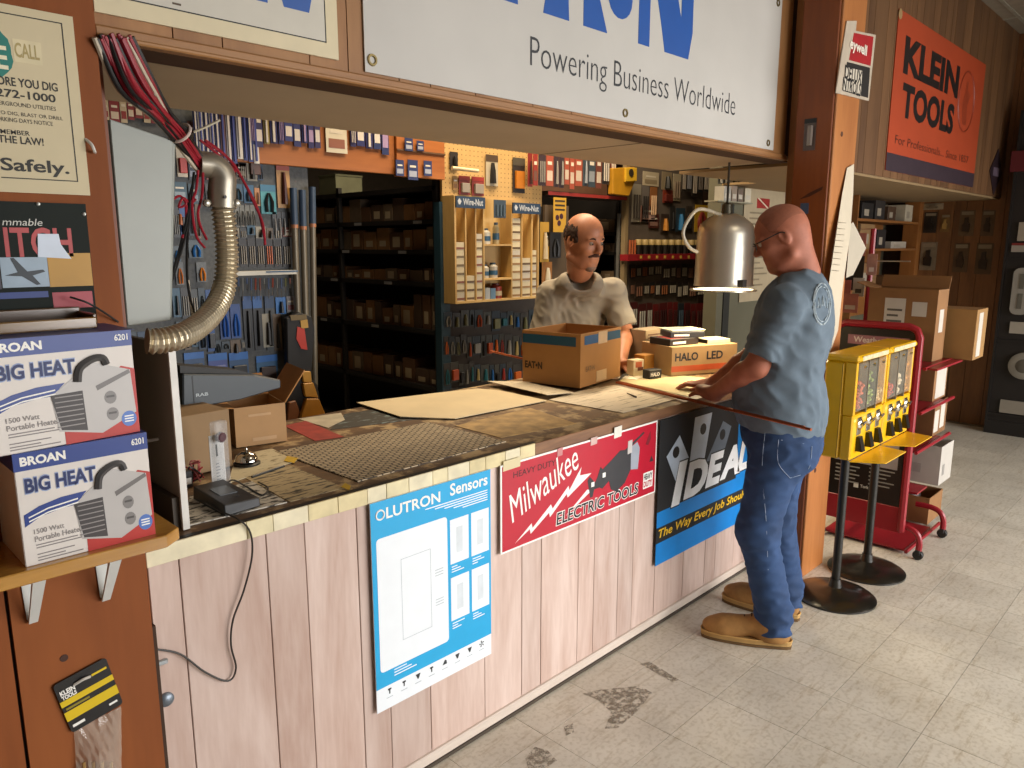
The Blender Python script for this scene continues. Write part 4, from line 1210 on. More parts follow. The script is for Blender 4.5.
text('EAT•N', fr['f'], 0.05, 0.07, 0.135, 0.095, mat('#7a5a38', 0.6), t, 0.0014, bold=0.02)
# small carton with raised flap near the bell
t, fr = carton('carton', 'small tan carton with a raised flap beside the bell', 1.19, 0.74, ZC + 0.003, 0.17, 0.20, 0.135, -12, mat('#b0895c', 0.7, var=0.05), open_top=True, flaps=(('r', 55, 0.13), ('b', 40, 0.10), ('l', 8, 0.09)), flapm=mat('#a8743c', 0.75))
text('F LITHONIA', fr['f'], 0.05, 0.108, 0.12, 0.118, mat('#c9a67c', 0.6), t, 0.0006) if False else None
pl('print', mat('#bf9a70', 0.6), t, fr['f'], 0.045, 0.100, 0.12, 0.108, 0.0003, 0.0008)
pl('print', mat('#bf9a70', 0.6), t, fr['f'], 0.055, 0.014, 0.135, 0.026, 0.0003, 0.0008)
# plain tan box behind the panel
t, fr = carton('carton', 'plain tan carton tucked behind the white-edged panel', 0.875, 0.56, ZC + 0.003, 0.20, 0.20, 0.18, 4, mat('#8f7351', 0.75, var=0.06))
# dark grey fitting lying across the two cartons
p = [PY(*q, 0.62) for q in ((183, 410), (240, 400), (281, 388), (281, 380), (255, 375), (183, 374))]
t = thing('light_fitting', 'slate grey wedge-shaped fitting resting on the cartons', 'fitting', (1.0, 0.66, min(q[2] for q in p)))
poly = [(q[0], q[2]) for q in p]
MB().prism(FY(0.62), poly, -0.13, 0.0).build('housing', mat('#343c42', 0.45, var=0.05), t, 0.004)
f = FY(0.62)
a = PY(194, 400, 0.62)
pl('seam', BLACK(), t, f, a[0] - 0.0015, poly[0][1] + 0.006, a[0] + 0.0015, poly[5][1] - 0.008, 0.0, 0.0012)
a, b_ = PY(196, 397, 0.62), PY(208, 392, 0.62)
text('RAB', f, a[0], a[2], b_[0], b_[2], mat('#a9b2b5', 0.5), t, 0.0012, bold=0.03)
MB().prism(f, [(poly[5][0], poly[5][1] + 0.001), (poly[4][0], poly[4][1] + 0.001), (poly[4][0] - 0.04, poly[4][1] + 0.018), (poly[5][0], poly[5][1] + 0.024)], -0.12, -0.02).build('top_cover', mat('#262422', 0.6), t)
# clear blister pack standing on end
c = PZ(221, 487, ZC + 0.004)
t = thing('blister_pack', 'clear plastic pack with a white card standing on end', 'package', (c[0], c[1], ZC + 0.003))
f = frot((c[0] - 0.022, c[1] + 0.004, ZC + 0.0035), 14)
pl('card', mat('#d5d3d0', 0.45), t, f, 0.0, 0.0, 0.047, 0.150, -0.002, 0.0)
pl('blister', mat('#dfe3e6', 0.06, alpha=0.22), t, f, 0.002, 0.004, 0.045, 0.190, 0.0, 0.026, 0.004)
MB().lathe([(0.013, 0), (0.015, 0.004), (0.015, 0.012), (0.011, 0.016)], f.p(0.024, 0.145, 0.012), 14, f.N).build('fitting', mat('#4a1f2a', 0.4), t, smooth=True)
pl('print', BLACK(), t, f, 0.019, 0.088, 0.024, 0.122, 0.0003, 0.0010)
text('SQUEEZE', Fr(f.p(0.034, 0.012, 0), f.V, -f.U), 0, 0, 0.06, 0.008, mat('#8a8a90', 0.5), t, 0.0008) if False else None
for k in range(6):
    pl('print', mat('#8d8f94', 0.5), t, f, 0.016, 0.02 + 0.009 * k, 0.030 - 0.002 * (k % 3), 0.023 + 0.009 * k, 0.0003, 0.0009)
# small bag of red wires and a black socket by the panel
c = PZ(196, 482, ZC + 0.004)
t = thing('wire_bag', 'loose clump of red wires by the white-edged panel', 'wires', (c[0], c[1], ZC + 0.003))
for k in range(7):
    q = [np.array((c[0] + rng.uniform(-0.025, 0.025), c[1] + rng.uniform(-0.02, 0.03), ZC + 0.008 + rng.uniform(0, 0.06))) for _ in range(5)]
    q[0][2] = ZC + 0.0075
    MB().tube(q, 0.0024, 5, 5).build('wire', (WR, WB, mat('#b05a5a', 0.5))[k % 3], t, smooth=True)
c = PZ(184, 487, ZC + 0.004)
t = thing('socket_adapter', 'small black and white adapter against the white-edged panel', 'adapter', (c[0] + 0.012, c[1], ZC + 0.003))
bx('body', mat('#2a2a2c', 0.4), t, c[0], c[1] - 0.01, ZC + 0.0035, c[0] + 0.022, c[1] + 0.012, ZC + 0.05, 0.002)
bx('label', WHITE(), t, c[0] + 0.004, c[1] - 0.0108, ZC + 0.012, c[0] + 0.018, c[1] - 0.01, ZC + 0.03)

# ------------------------------------------------------------------ right end of the counter
t, fr = carton('lamp_carton', 'long brown carton with black lamp lettering and orange band', 3.545, 0.44, ZC + 0.004, 0.42, 0.28, 0.15, -22, mat('#a3855c', 0.7, var=0.05))
f = fr['f']
text('HALO', f, 0.02, 0.075, 0.165, 0.118, mat('#20242c', 0.5), t, 0.0008, bold=0.03)
text('LED', f, 0.22, 0.075, 0.325, 0.118, mat('#20242c', 0.5), t, 0.0008, bold=0.03)
pl('band', mat('#b5502a', 0.5), t, f, 0.0, 0.02, 0.42, 0.05, 0.0003, 0.0008)
bt = thing
zb = ZC + 0.004 + 0.15
for k, (lab, cx, cy, w_, d_, h_, rot, c, cov) in enumerate((
        ('flat black and red box on the long lettered carton', 3.44, 0.47, 0.20, 0.16, 0.035, -15, '#2a2422', '#8a2a22'),
        ('black binder stacked beneath the pale printed leaflet', 3.50, 0.46, 0.19, 0.15, 0.03, -35, '#26262a', '#3a3a3e'),
        ('cream leaflet with green print on top of the pile', 3.53, 0.48, 0.20, 0.15, 0.006, -28, '#cfd0b8', '#a9b98a'))):
    t, fr = carton('catalogue_pile' if k < 2 else 'leaflet', lab, cx, cy, zb + (0.0, 0.036, 0.067)[k], w_, d_, h_, rot, mat(c, 0.5), cat='box' if k == 0 else 'leaflet')
    pl('cover', mat(cov, 0.5, var=0.2, scale=30), t, fr['t'], 0.02, 0.02, w_ - 0.03, d_ - 0.03, 0.0003, 0.0008)
    pl('spine_print', WHITE() if k < 2 else mat('#d8d8c8', 0.5), t, fr['f'], 0.02, h_ * 0.25, w_ * 0.55, h_ * 0.6, 0.0003, 0.0008)
t, fr = carton('notebook', 'thick cream notebook with black cover at the carton end', 3.64, 0.355, zb + 0.0005, 0.15, 0.11, 0.02, -22, mat('#cdc2a4', 0.6), cat='notebook')
pl('cover', mat('#d0c8b0', 0.5), t, fr['t'], 0.004, 0.004, 0.146, 0.106, 0.0003, 0.002)
pl('spine', BLACK(), t, fr['l'], 0.0, 0.0, 0.11, 0.02, 0.0003, 0.002)
t, fr = carton('parts_carton', 'worn white printed carton at the back of the pile', 3.575, 0.715, ZC + 0.0005, 0.20, 0.12, 0.205, -8, mat('#a8957a', 0.7), cat='carton')
for k in range(4):
    pl('print', mat('#6a4a3a', 0.6), t, fr['f'], 0.02, 0.12 + 0.018 * k, 0.12 + 0.02 * (k % 2), 0.128 + 0.018 * k, 0.0003, 0.0008)
t, fr = carton('light_box', 'small black box with white print before the long carton', 3.20, 0.44, ZC + 0.0018, 0.085, 0.05, 0.045, -12, mat('#1d1c1c', 0.5), cat='box')
text('HALO', fr['f'], 0.010, 0.012, 0.07, 0.032, WHITE(), t, 0.0008, bold=0.02)
t, fr = carton('bulb_box', 'small cream bulb box with orange picture beside the black box', 3.20, 0.545, ZC + 0.0018, 0.075, 0.05, 0.085, -10, mat('#cbb793', 0.6), cat='box')
pl('picture', mat('#b0562a', 0.5), t, fr['f'], 0.015, 0.045, 0.06, 0.075, 0.0003, 0.0008)
pl('picture', mat('#6a3a24', 0.5), t, fr['f'], 0.03, 0.028, 0.07, 0.046, 0.0003, 0.0008)
t, fr = carton('bulb_box', 'orange-brown carton between cream bulb box and long carton', 3.30, 0.56, ZC + 0.0018, 0.08, 0.07, 0.10, -5, mat('#b27a2c', 0.6), cat='box')
c = PZ(631, 371, ZC)
t = thing('glass_jar', 'tiny clear jar with dark cap beside the clerk hand', 'jar', (c[0], c[1], ZC + 0.0022))
MB().lathe([(0.016, 0), (0.016, 0.026), (0.012, 0.03)], (c[0], c[1], ZC + 0.0022), 16).build('glass', mat('#8a8a78', 0.1, alpha=0.5), t, smooth=True)
MB().lathe([(0.013, 0.030), (0.013, 0.040)], (c[0], c[1], ZC + 0.0022), 16).build('cap', mat('#3a3630', 0.4), t, smooth=True)

# copper rods across the counter
CU = mat('#a0522c', 0.32, 0.75, var=0.08)
a, b_ = np.array((2.918, 0.455, 0.992)), np.array((2.632, -0.626, 0.995))
for k, (dx, lab, cut) in enumerate(((0.0, 'long copper rod reaching past the customer', 1.0), (0.018, 'second copper rod lying along the longer one', 0.97))):
    q0 = a + np.array((dx, 0, 0)); q1 = a + (b_ - a) * cut + np.array((dx * 0.6, 0, 0))
    o = MB().tube([q0, q1], 0.0055, 8).build('copper_rod', CU, None, smooth=True)
    tag(o, lab, 'rod', 'copper rods')

o = MB().tube([PY(490, 351, 0.93), PY(524, 359, 0.86)], 0.005, 8).build('copper_rod', CU, None, smooth=True)
tag(o, 'short copper rod end jutting from behind the big carton', 'rod', 'copper rods')

# hanging aluminium work lamp
lc = np.array((3.535, 0.25))
zt, zb_ = 1.835, 1.445
t = thing('work_lamp', 'aluminium bucket lamp glowing over the counter end', 'lamp', (lc[0], lc[1], zb_))
ALU = mat('#cfc8b8', 0.33, 0.7, var=0.04)
MB().lathe([(0.150, 0.0), (0.148, 0.006), (0.147, 0.016), (0.146, 0.03), (0.143, 0.26), (0.138, 0.285), (0.128, 0.31), (0.085, 0.345), (0.05, 0.36), (0.0, 0.362)], (lc[0], lc[1], zb_), 36, capb=False, capt=False).build('shade', ALU, t, smooth=True)
MB().lathe([(0.168, 0.0), (0.168, 0.006), (0.150, 0.008), (0.150, 0.0)], (lc[0], lc[1], zb_ - 0.026), 36, capb=False, capt=False).build('rim', mat('#cfc8b4', 0.3, 0.6), t, smooth=True)
MB().lathe([(0.152, 0), (0.152, 0.004)], (lc[0], lc[1], zb_ - 0.024), 36).build('diffuser', mat('#fff0c8', 0.4, emit=5.0), t)
MB().lathe([(0.028, 0), (0.026, 0.05), (0.012, 0.06), (0.0, 0.06)], (lc[0], lc[1], zb_ + 0.355), 16).build('cap', mat('#5a5648', 0.4, 0.5), t, smooth=True)
pts = [np.array((lc[0], lc[1], zb_ + 0.36)), PY(735, 206, 0.25)] 
MB().tube([(lc[0] - 0.05, lc[1], zb_ + 0.352), PY(700, 209, 0.25), PY(688, 220, 0.25), PY(683, 234, 0.25), PY(689, 247, 0.25), PY(697, 252, 0.25)], 0.0085, 8, 6).build('flex', mat('#b8ae98', 0.45), t, smooth=True)
MB().tube([(lc[0], lc[1], zb_ + 0.41), (lc[0], lc[1], 2.056)], 0.006, 8).build('stem', mat('#3a352c', 0.5), t)
f = FY(lc[1] - 0.147)
a = PY(744, 283, lc[1] - 0.147)
pl('switch', mat('#4a4a4a', 0.4), t, f, a[0] - 0.02, a[2] - 0.02, a[0] + 0.02, a[2] + 0.015, -0.03, 0.004)
l = bpy.data.lights.new('work_lamp_bulb', 'AREA'); l.shape = 'DISK'; l.size = 0.24; l.energy = 7.0; l.color = (1.0, 0.80, 0.48)
lo_ = bpy.data.objects.new('work_lamp_bulb', l); COL.objects.link(lo_); lo_.location = (lc[0], lc[1], zb_ - 0.030)
# ================================================================== stock aisles behind the counter
YB = 2.0
rb = random.Random(21)


def xz(px, py, y):
    p = PY(px, py, y)
    return p[0], p[2]


def pack(label, px0, py0, px1, py1, y, card, tool=None, tc='#1c1c1e', group=None, name='blister_pack', cat='package', head=None, n=0.0):
    """carded tool pack hanging on a board facing the counter; pixels give its outline"""
    cxm, cym = (px0 + px1) / 2, (py0 + py1) / 2
    a = xz(px0, cym, y)[0]; b_ = xz(px1, cym, y)[0]
    zt = xz(cxm, py0, y)[1]; zb = xz(cxm, py1, y)[1]
    t = thing(name, label, cat, ((a + b_) / 2, y - 0.01, zb), group)
    f = Fr((a, y - 0.006 - n, zb), (1, 0, 0), (0, 0, 1))
    W, H = b_ - a, zt - zb
    C = mat(card, 0.45, var=0.06)
    T = mat(tc, 0.4, var=0.08)
    pl('card', C, t, f, 0, 0, W, H, 0, 0.003)
    if head:
        pl('header', mat(head, 0.45), t, f, 0, H * 0.78, W, H, 0.003, 0.0045)
    if tool == 'plier':
        for s in (-1, 1):
            MB().tube([f.p(W * 0.5 + s * W * 0.04, H * 0.72, 0.010), f.p(W * 0.5 + s * W * 0.20, H * 0.40, 0.012), f.p(W * 0.5 + s * W * 0.16, H * 0.06, 0.012)], [W * 0.05, W * 0.10, W * 0.09], 6, 3).build('handle', T, t, smooth=True)
    elif tool == 'bar':
        MB().tube([f.p(W * 0.5, H * 0.08, 0.012), f.p(W * 0.5, H * 0.5, 0.014), f.p(W * 0.5, H * 0.74, 0.012)], [W * 0.22, W * 0.16, W * 0.10], 7).build('tool', T, t, smooth=True)
    elif tool == 'bits':
        for k in range(3):
            MB().tube([f.p(W * (0.22 + 0.28 * k), H * 0.10, 0.009), f.p(W * (0.22 + 0.28 * k), H * 0.72, 0.009)], W * 0.07, 5).build('bit', T, t)
    elif tool == 'box':
        pl('bubble', T, t, f, W * 0.15, H * 0.12, W * 0.85, H * 0.62, 0.003, 0.022, 0.002)
    elif tool == 'strip':
        pl('strip', T, t, f, W * 0.30, H * 0.04, W * 0.62, H * 0.9, 0.003, 0.010)
    elif tool == 'label':
        pl('print', T, t, f, W * 0.12, H * 0.15, W * 0.88, H * 0.45, 0.003, 0.004)
        pl('print', mat('#d0c8b8', 0.5), t, f, W * 0.2, H * 0.62, W * 0.8, H * 0.72, 0.003, 0.004)
    return t


# ---------------------------------------------------------------- left tool board
PEG = mat('#55585a', 0.7, var=0.25, scale=60)
t = thing('tool_board', 'grey pegboard of hand tools behind the conduit', 'display board', (1.6, YB + 0.05, 0))
bx('panel', PEG, t, 0.95, YB, 0.12, 2.20, YB + 0.02, 2.42)
for xx in (0.95, 1.57, 2.17):
    bx('upright', mat('#4a4c4e', 0.5), t, xx, YB + 0.02, 0, xx + 0.03, YB + 0.06, 2.42)
bx('base', mat('#3c3a38', 0.7), t, 0.95, YB - 0.01, 0, 2.20, YB + 0.06, 0.12)
# fascia over the first aisle
FO = wood('#8a4d1c', '#a5632a', 'x', 4, 0.5)
fa = thing('fascia', 'orange-brown fascia board above the dark aisle', 'fascia', (2.6, YB - 0.02, 2.05))
bx('board', FO, fa, 1.75, YB - 0.035, 2.055, 2.755, YB - 0.012, 2.42, 0.003)
bx('board', FO, fa, 2.758, YB - 0.050, 2.045, 3.125, YB - 0.020, 2.42, 0.003)
bx('rail', mat('#5a3a1c', 0.6), fa, 2.758, YB - 0.058, 2.19, 3.125, YB - 0.050, 2.20)
# tall blue and white cards left of the fascia
cols = ['#25306e', '#d0cbc2', '#1f2a66', '#cfc9c4', '#2a356f', '#6a4a4a', '#c9c2c0', '#22306a', '#d4cec4', '#283470']
xx = 193.0
for k in range(12):
    w_ = 4.0 + (k % 3) * 0.6
    pack('tall %s carded pack, %s from the left end of the fascia' % (('navy', 'white')[cols[k % 10][1] in 'cd'], ORD[k]), xx, 104, xx + w_, 159 + (k % 4) * 1.5, YB - 0.036, cols[k % 10], 'strip', ('#c8c2bc', '#3a4488')[k % 2], group='tall packs at the left end of the fascia')
    xx += w_ + 0.8
xx = 248.0
k = 0
while xx < 388:
    if 318 < xx < 348:
        pack('large white and navy slanted pack on the fascia', 325, 122, 346, 153, YB - 0.037, '#c9c2ae', 'label', '#8a5a4a', head='#1f2450')
        xx = 349; continue
    w_ = rb.choice((5.5, 7, 8))
    c = rb.choice(('#252c62', '#2c2a58', '#23305f', '#2b3570', '#8a7a40' if xx < 265 else '#26265a'))
    k += 1
    pack('small navy carded pack, %s from left on the orange fascia' % ORD[k - 1], xx, 108, xx + w_, 142 + (xx - 250) * 0.06 + rb.uniform(-3, 5), YB - 0.037, c, rb.choice(('strip', 'label', 'bits')), rb.choice(('#c8c2bc', '#a08ab0', '#d0c8c0')), group='small packs on the fascia')
    xx += w_ + 1.0
for k, (a, b_, c_, d_) in enumerate(((404, 138, 412, 151), (416, 141, 423, 151), (395, 160, 403, 176), (407, 160, 417, 180), (423, 161, 431, 176))):
    pack(('navy pack, upper left on the fascia right end', 'navy pack, upper right on the fascia right end', 'navy pack, lower left on the fascia right end', 'navy pack, lower middle on the fascia right end', 'navy pack, lower right on the fascia right end')[k], a, b_, c_, d_, YB - 0.055, '#26325e', 'label', '#9aa0b0', group='packs at the right end of the fascia')

# tools on the left board (pixel outlines)
items = [
    ('white pack with a red window beside the wiring box', 176, 147, 186, 177, '#c9bda6', 'box', '#a8281e', None),
    ('navy pack next to the red window pack', 188, 160, 196, 180, '#1f2a3c', 'label', '#8a90a0', None),
    ('dark jar pack with a red lid above the pliers', 246, 152, 260, 178, '#5a3a28', 'box', '#4a2a1c', '#8a1f1a'),
    ('cream and red pack beside the aisle opening', 276, 160, 289, 208, '#b0824a', 'bar', '#4a2018', '#9a3a2a'),
    ('brown striped pack above the pliers row', 247, 156, 247.5, 157, '#5a3a28', None, '#000000', None),
    ('teal card holding black pliers', 260, 185, 275, 214, '#3f8f98', 'plier', '#181a1c', '#2a6a8a'),
    ('blue card with pliers left of the teal card', 232, 184, 242, 201, '#1f4a66', 'plier', '#202428', None),
    ('blue card with cutters next to the pliers card', 243, 185, 253, 203, '#23567a', 'plier', '#202428', None),
    ('tan card between the cutters and the teal card', 254, 188, 259, 206, '#a8744a', 'bar', '#5a3a2a', None),
    ('blue pliers pack low beside the conduit', 219, 303, 229, 339, '#1a3f7c', 'plier', '#1f4fa0', None),
    ('blue pliers pack second beside the conduit', 230, 304, 240, 338, '#1d4484', 'plier', '#2458a8', None),
    ('long black pouch with scissors on the tool board', 243, 296, 252, 352, '#20242a', 'bar', '#101012', '#1f4a80'),
    ('long black holster on the tool board', 253, 296, 262, 350, '#23262c', 'bar', '#0f0f11', '#245a9a'),
    ('slim black knife on the tool board', 265, 296, 274, 350, '#3a4046', 'bar', '#111113', '#1c3a5c'),
    ('bright blue card above the holster', 275, 297, 285, 314, '#2a6cb0', 'bar', '#16202c', None),
    ('white perforated card by the aluminium poles', 286, 296, 294, 312, '#8a8686', 'label', '#7a4a4a', None),
    ('orange handled cutter left of the conduit', 175, 262, 183, 285, '#54595c', 'plier', '#b8641c', None),
    ('orange handled snips left of the conduit', 196, 262, 206, 282, '#54595c', 'plier', '#c07018', None),
    ('orange and black tool above the cutters', 174, 210, 184, 226, '#3a3432', 'bar', '#a85a20', None),
    ('blue gripped pliers left of the conduit', 172, 246, 180, 262, '#42505a', 'plier', '#1f5a94', None),
    ('blue gripped snips left of the conduit', 188, 240, 202, 258, '#42505a', 'plier', '#245f9c', None),
    ('teal pack left of the conduit', 172, 182, 186, 200, '#24485a', 'label', '#7a8a94', None),
    ('teal pack high beside the conduit', 188, 184, 198, 204, '#1e3d4e', 'label', '#6a7a84', None),
]
for it in items:
    if it[1] == 247 and it[2] == 156:
        continue
    pack(it[0], *it[1:5], YB, it[5], it[6], it[7], head=it[8])
for k in range(4):
    x0 = (184, 208, 229, 256)[k]; x1 = (204, 227, 248, 277)[k]
    pack('blue boxed cutter pack in the low row, ' + ('leftmost', 'second from left', 'third from left', 'rightmost')[k], x0, (352, 353, 352, 355)[k], x1, (382, 385, 386, 384)[k], YB, ('#23456e', '#3a4a8a', '#244a74', '#2c5a80')[k], 'box', ('#14161a', '#4a5a96', '#1a1c20', '#3a2a24')[k], head='#1d5fa8')
for k in range(4):
    pack('blue card, %s in the half-hidden lower row' % ORD[k], 200 + 24 * k, 388, 218 + 24 * k, 414, YB, '#1d3a5a', 'box', '#16181c', group='lower row of blue cards')
# crowded filler cards between them
fill = []
for (xa_, xb_, ya_, yb_, row_) in ((198, 246, 161, 181, 'row under the tall navy packs'), (276, 291, 139, 158, 'row over the cream pack'), (230, 262, 160, 182, 'row beside the jar pack'), (172, 200, 205, 238, 'row beside the loose wires'), (205, 232, 184, 206, 'row behind the elbow'), (232, 292, 226, 238, 'row above the sockets'), (172, 216, 288, 318, 'row left of the conduit bend'), (176, 216, 322, 350, 'row under the conduit bend'), (262, 292, 314, 350, 'row left of the holster'), (214, 244, 340, 352, 'row above the cutter packs'), (170, 200, 120, 146, 'row behind the cable tie'), (100, 172, 98, 122, 'row above the wiring box'), (100, 172, 330, 352, 'row below the wiring box')):
    xq = xa_
    nn_ = 0
    while xq < xb_ - 3:
        wq = rb.choice((6.5, 8, 10))
        fill.append((xq, ya_ + rb.uniform(-1, 2), min(xq + wq, xb_), yb_ + rb.uniform(-4, 2), row_, nn_))
        nn_ += 1
        xq += wq + 0.7
for it in fill:
    cn, c, tl, tc_ = rb.choice((('navy', '#1f3a58', 'plier', '#16181c'), ('teal', '#24506a', 'bar', '#101214'), ('black', '#2a2c30', 'bits', '#8a867c'), ('slate', '#2f3f4c', 'plier', '#131416'), ('brown', '#5a4a3a', 'bar', '#1a1614'), ('blue', '#1d4a86', 'box', '#14181f'), ('grey', '#3c4246', 'bits', '#a39b8c'), ('rust', '#6e3a2c', 'label', '#c0b49c'), ('pale', '#8a8474', 'bar', '#23201e')))
    if it[3] < 125 and it[0] < 172:
        cn, c, tl, tc_ = rb.choice((('red', '#7c1f24', 'label', '#c8b8a4'), ('cream', '#b8a88c', 'label', '#8a2a24')))
    pack('%s tool card, %s from left in the %s' % (cn, ORD[it[5]], it[4]), *it[:4], YB - 0.0005, c, tl, tc_, group='crowded cards on the left tool board')
# black-gripped pliers on hooks
for k in range(5):
    x0 = 229 + 5.2 * k
    pack('black handled pliers, %s from left under the blue cards' % ORD[k], x0, 205, x0 + 4.6, 227, YB, '#6a6a64', 'plier', '#131313', group='row of black pliers')
for k in range(4):
    x0 = 272 + 4.6 * k
    pack('grey screwdriver card, %s from left below the teal card' % ORD[k], x0, 212, x0 + 4.0, 237, YB, '#3a3d42', 'bar', '#8a8682', group='grey screwdriver cards')
for k in range(7):
    x0 = 230 + 8.6 * k
    pack('dark socket set card, %s from left above the white rail' % ORD[k], x0, 238, x0 + 7.8, 267, YB, '#1a1718', 'bits', '#8a8070' if k != 4 else '#c0602a', group='socket set cards')
tr = thing('tool_rail', 'white and blue shelf rail on the tool board', 'shelf', (1.96, YB - 0.04, xz(265, 276, YB)[1]))
a, b_ = xz(232, 276, YB - 0.06), xz(298, 270, YB - 0.06)
bx('rail', mat('#c4c2b8', 0.5), tr, a[0], YB - 0.06, a[1], b_[0], YB - 0.001, b_[1])
pl('strip', mat('#27496a', 0.5), tr, FY(YB - 0.06), (a[0] + b_[0]) / 2, a[1] + 0.012, b_[0], b_[1] - 0.002, 0, 0.002)
for k in range(14):
    x0 = 234 + 4.3 * k
    p0, p1 = xz(x0, 278, YB - 0.03), xz(x0 + rb.uniform(-0.6, 0.6), rb.uniform(288, 302), YB - 0.03)
    s_ = thing('screwdriver', 'screwdriver, %s from left below the white rail' % ORD[k], 'screwdriver', (p1[0], YB - 0.03, p1[1]), 'screwdrivers under the rail')
    zm = p0[1] * 0.45 + p1[1] * 0.55
    MB().tube([(p0[0], YB - 0.03, p0[1]), (p0[0] * 0.5 + p1[0] * 0.5, YB - 0.03, zm)], 0.0045, 6).build('handle', mat(rb.choice(('#8a5a50', '#5a6a8a', '#7a7a50', '#8a8a86', '#9a4a3a')), 0.4), s_)
    MB().tube([(p0[0] * 0.5 + p1[0] * 0.5, YB - 0.03, zm), (p1[0], YB - 0.03, p1[1])], 0.0022, 5).build('shaft', mat('#a8a49c', 0.3, 0.8), s_)
# three aluminium poles with blue ends
for k, (pa, pb) in enumerate((((293, 188), (301, 400)), ((302, 190), (308, 400)), ((312, 187), (315, 400)))):
    p0, p1 = PY(*pa, YB - 0.045), PY(*pb, YB - 0.045)
    d_ = p0 - p1
    p1 = p1 - d_ * (p1[2] / d_[2])
    s_ = thing('pole', ('leftmost aluminium pole with blue end by the dark aisle', 'middle aluminium pole with blue end by the dark aisle', 'rightmost aluminium pole with blue end by the dark aisle')[k], 'pole', (p1[0], p1[1], 0), 'aluminium poles')
    pm = p0 - d_ * 0.17
    MB().tube([p1, pm], 0.017, 10).build('shaft', mat('#756d5e', 0.45, 0.4), s_, smooth=True)
    MB().tube([pm, p0], 0.019, 10).build('grip', mat('#34465c', 0.5), s_, smooth=True)
    MB().tube([pm - d_ * 0.012, pm + d_ * 0.004], 0.0195, 10).build('collar', mat('#a86f4a', 0.4), s_, smooth=True)
# black and red holster with straps
t = thing('tool_holster', 'black tool holster with a red panel beside the poles', 'holster', (2.07, YB - 0.06, xz(300, 372, YB)[1]))
f = FY(YB - 0.068)
q = lambda *pts: [xz(*p, YB - 0.068) for p in pts]
MB().prism(f, q((283, 318), (296, 312), (308, 316), (311, 330), (308, 371), (284, 368)), 0, 0.04).build('pouch', mat('#131214', 0.6, var=0.2), t, 0.004)
MB().prism(f, q((293, 326), (300, 328), (303, 349), (297, 348), (292, 338)), 0.04, 0.046).build('panel', mat('#b02e1e', 0.5), t)
MB().prism(f, q((296, 320), (303, 319), (304, 327), (297, 328)), 0.04, 0.046).build('tag', mat('#b08a3a', 0.5), t)
MB().prism(f, q((286, 315), (302, 314), (303, 319), (287, 320)), 0.03, 0.044).build('strap', mat('#6a5a3a', 0.6), t)
# yellow saw / bag on the counter's far side
t = thing('yellow_tool_bag', 'yellow and black tool bag behind the small carton', 'bag', (2.0, YB - 0.2, xz(305, 425, YB - 0.2)[1]))
yb2 = YB - 0.20
q = lambda *pts: [xz(*p, yb2) for p in pts]
MB().prism(FY(yb2), q((286, 378), (303, 370), (318, 385), (324, 425), (283, 425)), -0.10, 0.0).build('body', mat('#191512', 0.6), t, 0.006)
MB().tube([PY(289, 378, yb2 + 0.05), PY(288, 372, yb2 + 0.12), PY(287, 370, YB)], 0.006, 6).build('hanging_strap', mat('#1c1714', 0.7), t)
MB().prism(FY(yb2), q((300, 371), (309, 371), (310, 382), (302, 382)), 0.0, 0.02).build('panel', mat('#b5832a', 0.5), t, 0.003)
MB().prism(FY(yb2), q((301, 383), (311, 382), (316, 397), (303, 396)), 0.0, 0.025).build('panel', mat('#b07a22', 0.5), t, 0.003)
MB().prism(FY(yb2), q((304, 398), (316, 398), (322, 412), (320, 425), (296, 425)), 0.0, 0.03).build('panel', mat('#ad741f', 0.5), t, 0.003)
MB().prism(FY(yb2), q((287, 402), (294, 400), (298, 412), (294, 425), (285, 425)), 0.0, 0.02).build('panel', mat('#7a4a2a', 0.5), t, 0.003)

# ---------------------------------------------------------------- second gondola: side shelving seen down the aisle
XS = 3.135
SHD = mat('#15110e', 0.6)
t = thing('steel_shelving', 'dark steel shelving full of cartons down the left aisle', 'shelving', (XS + 0.2, 2.9, 0))
zl = [PX(435, py, XS)[2] for py in (219, 250, 283, 331, 388, 440)]
YE0, YE1 = 2.06, 4.3
bx('back_panel', mat('#1c1713', 0.8), t, XS + 0.36, YE0, 0, XS + 0.38, YE1, 2.06)
for z_ in zl + [2.02]:
    bx('shelf', SHD, t, XS, YE0, z_ - 0.03, XS + 0.36, YE1, z_)
for y_ in (YE0, 3.16, YE1 - 0.03):
    bx('upright', SHD, t, XS, y_, 0, XS + 0.03, y_ + 0.03, 2.06)
bx('end_post', mat('#1d3a48', 0.5), t, XS - 0.03, 1.985, 0, XS + 0.045, 2.045, 1.915)
bx('end_panel', mat('#2a2420', 0.8), t, XS, 2.045, 0, XS + 0.36, 2.06, 2.06)
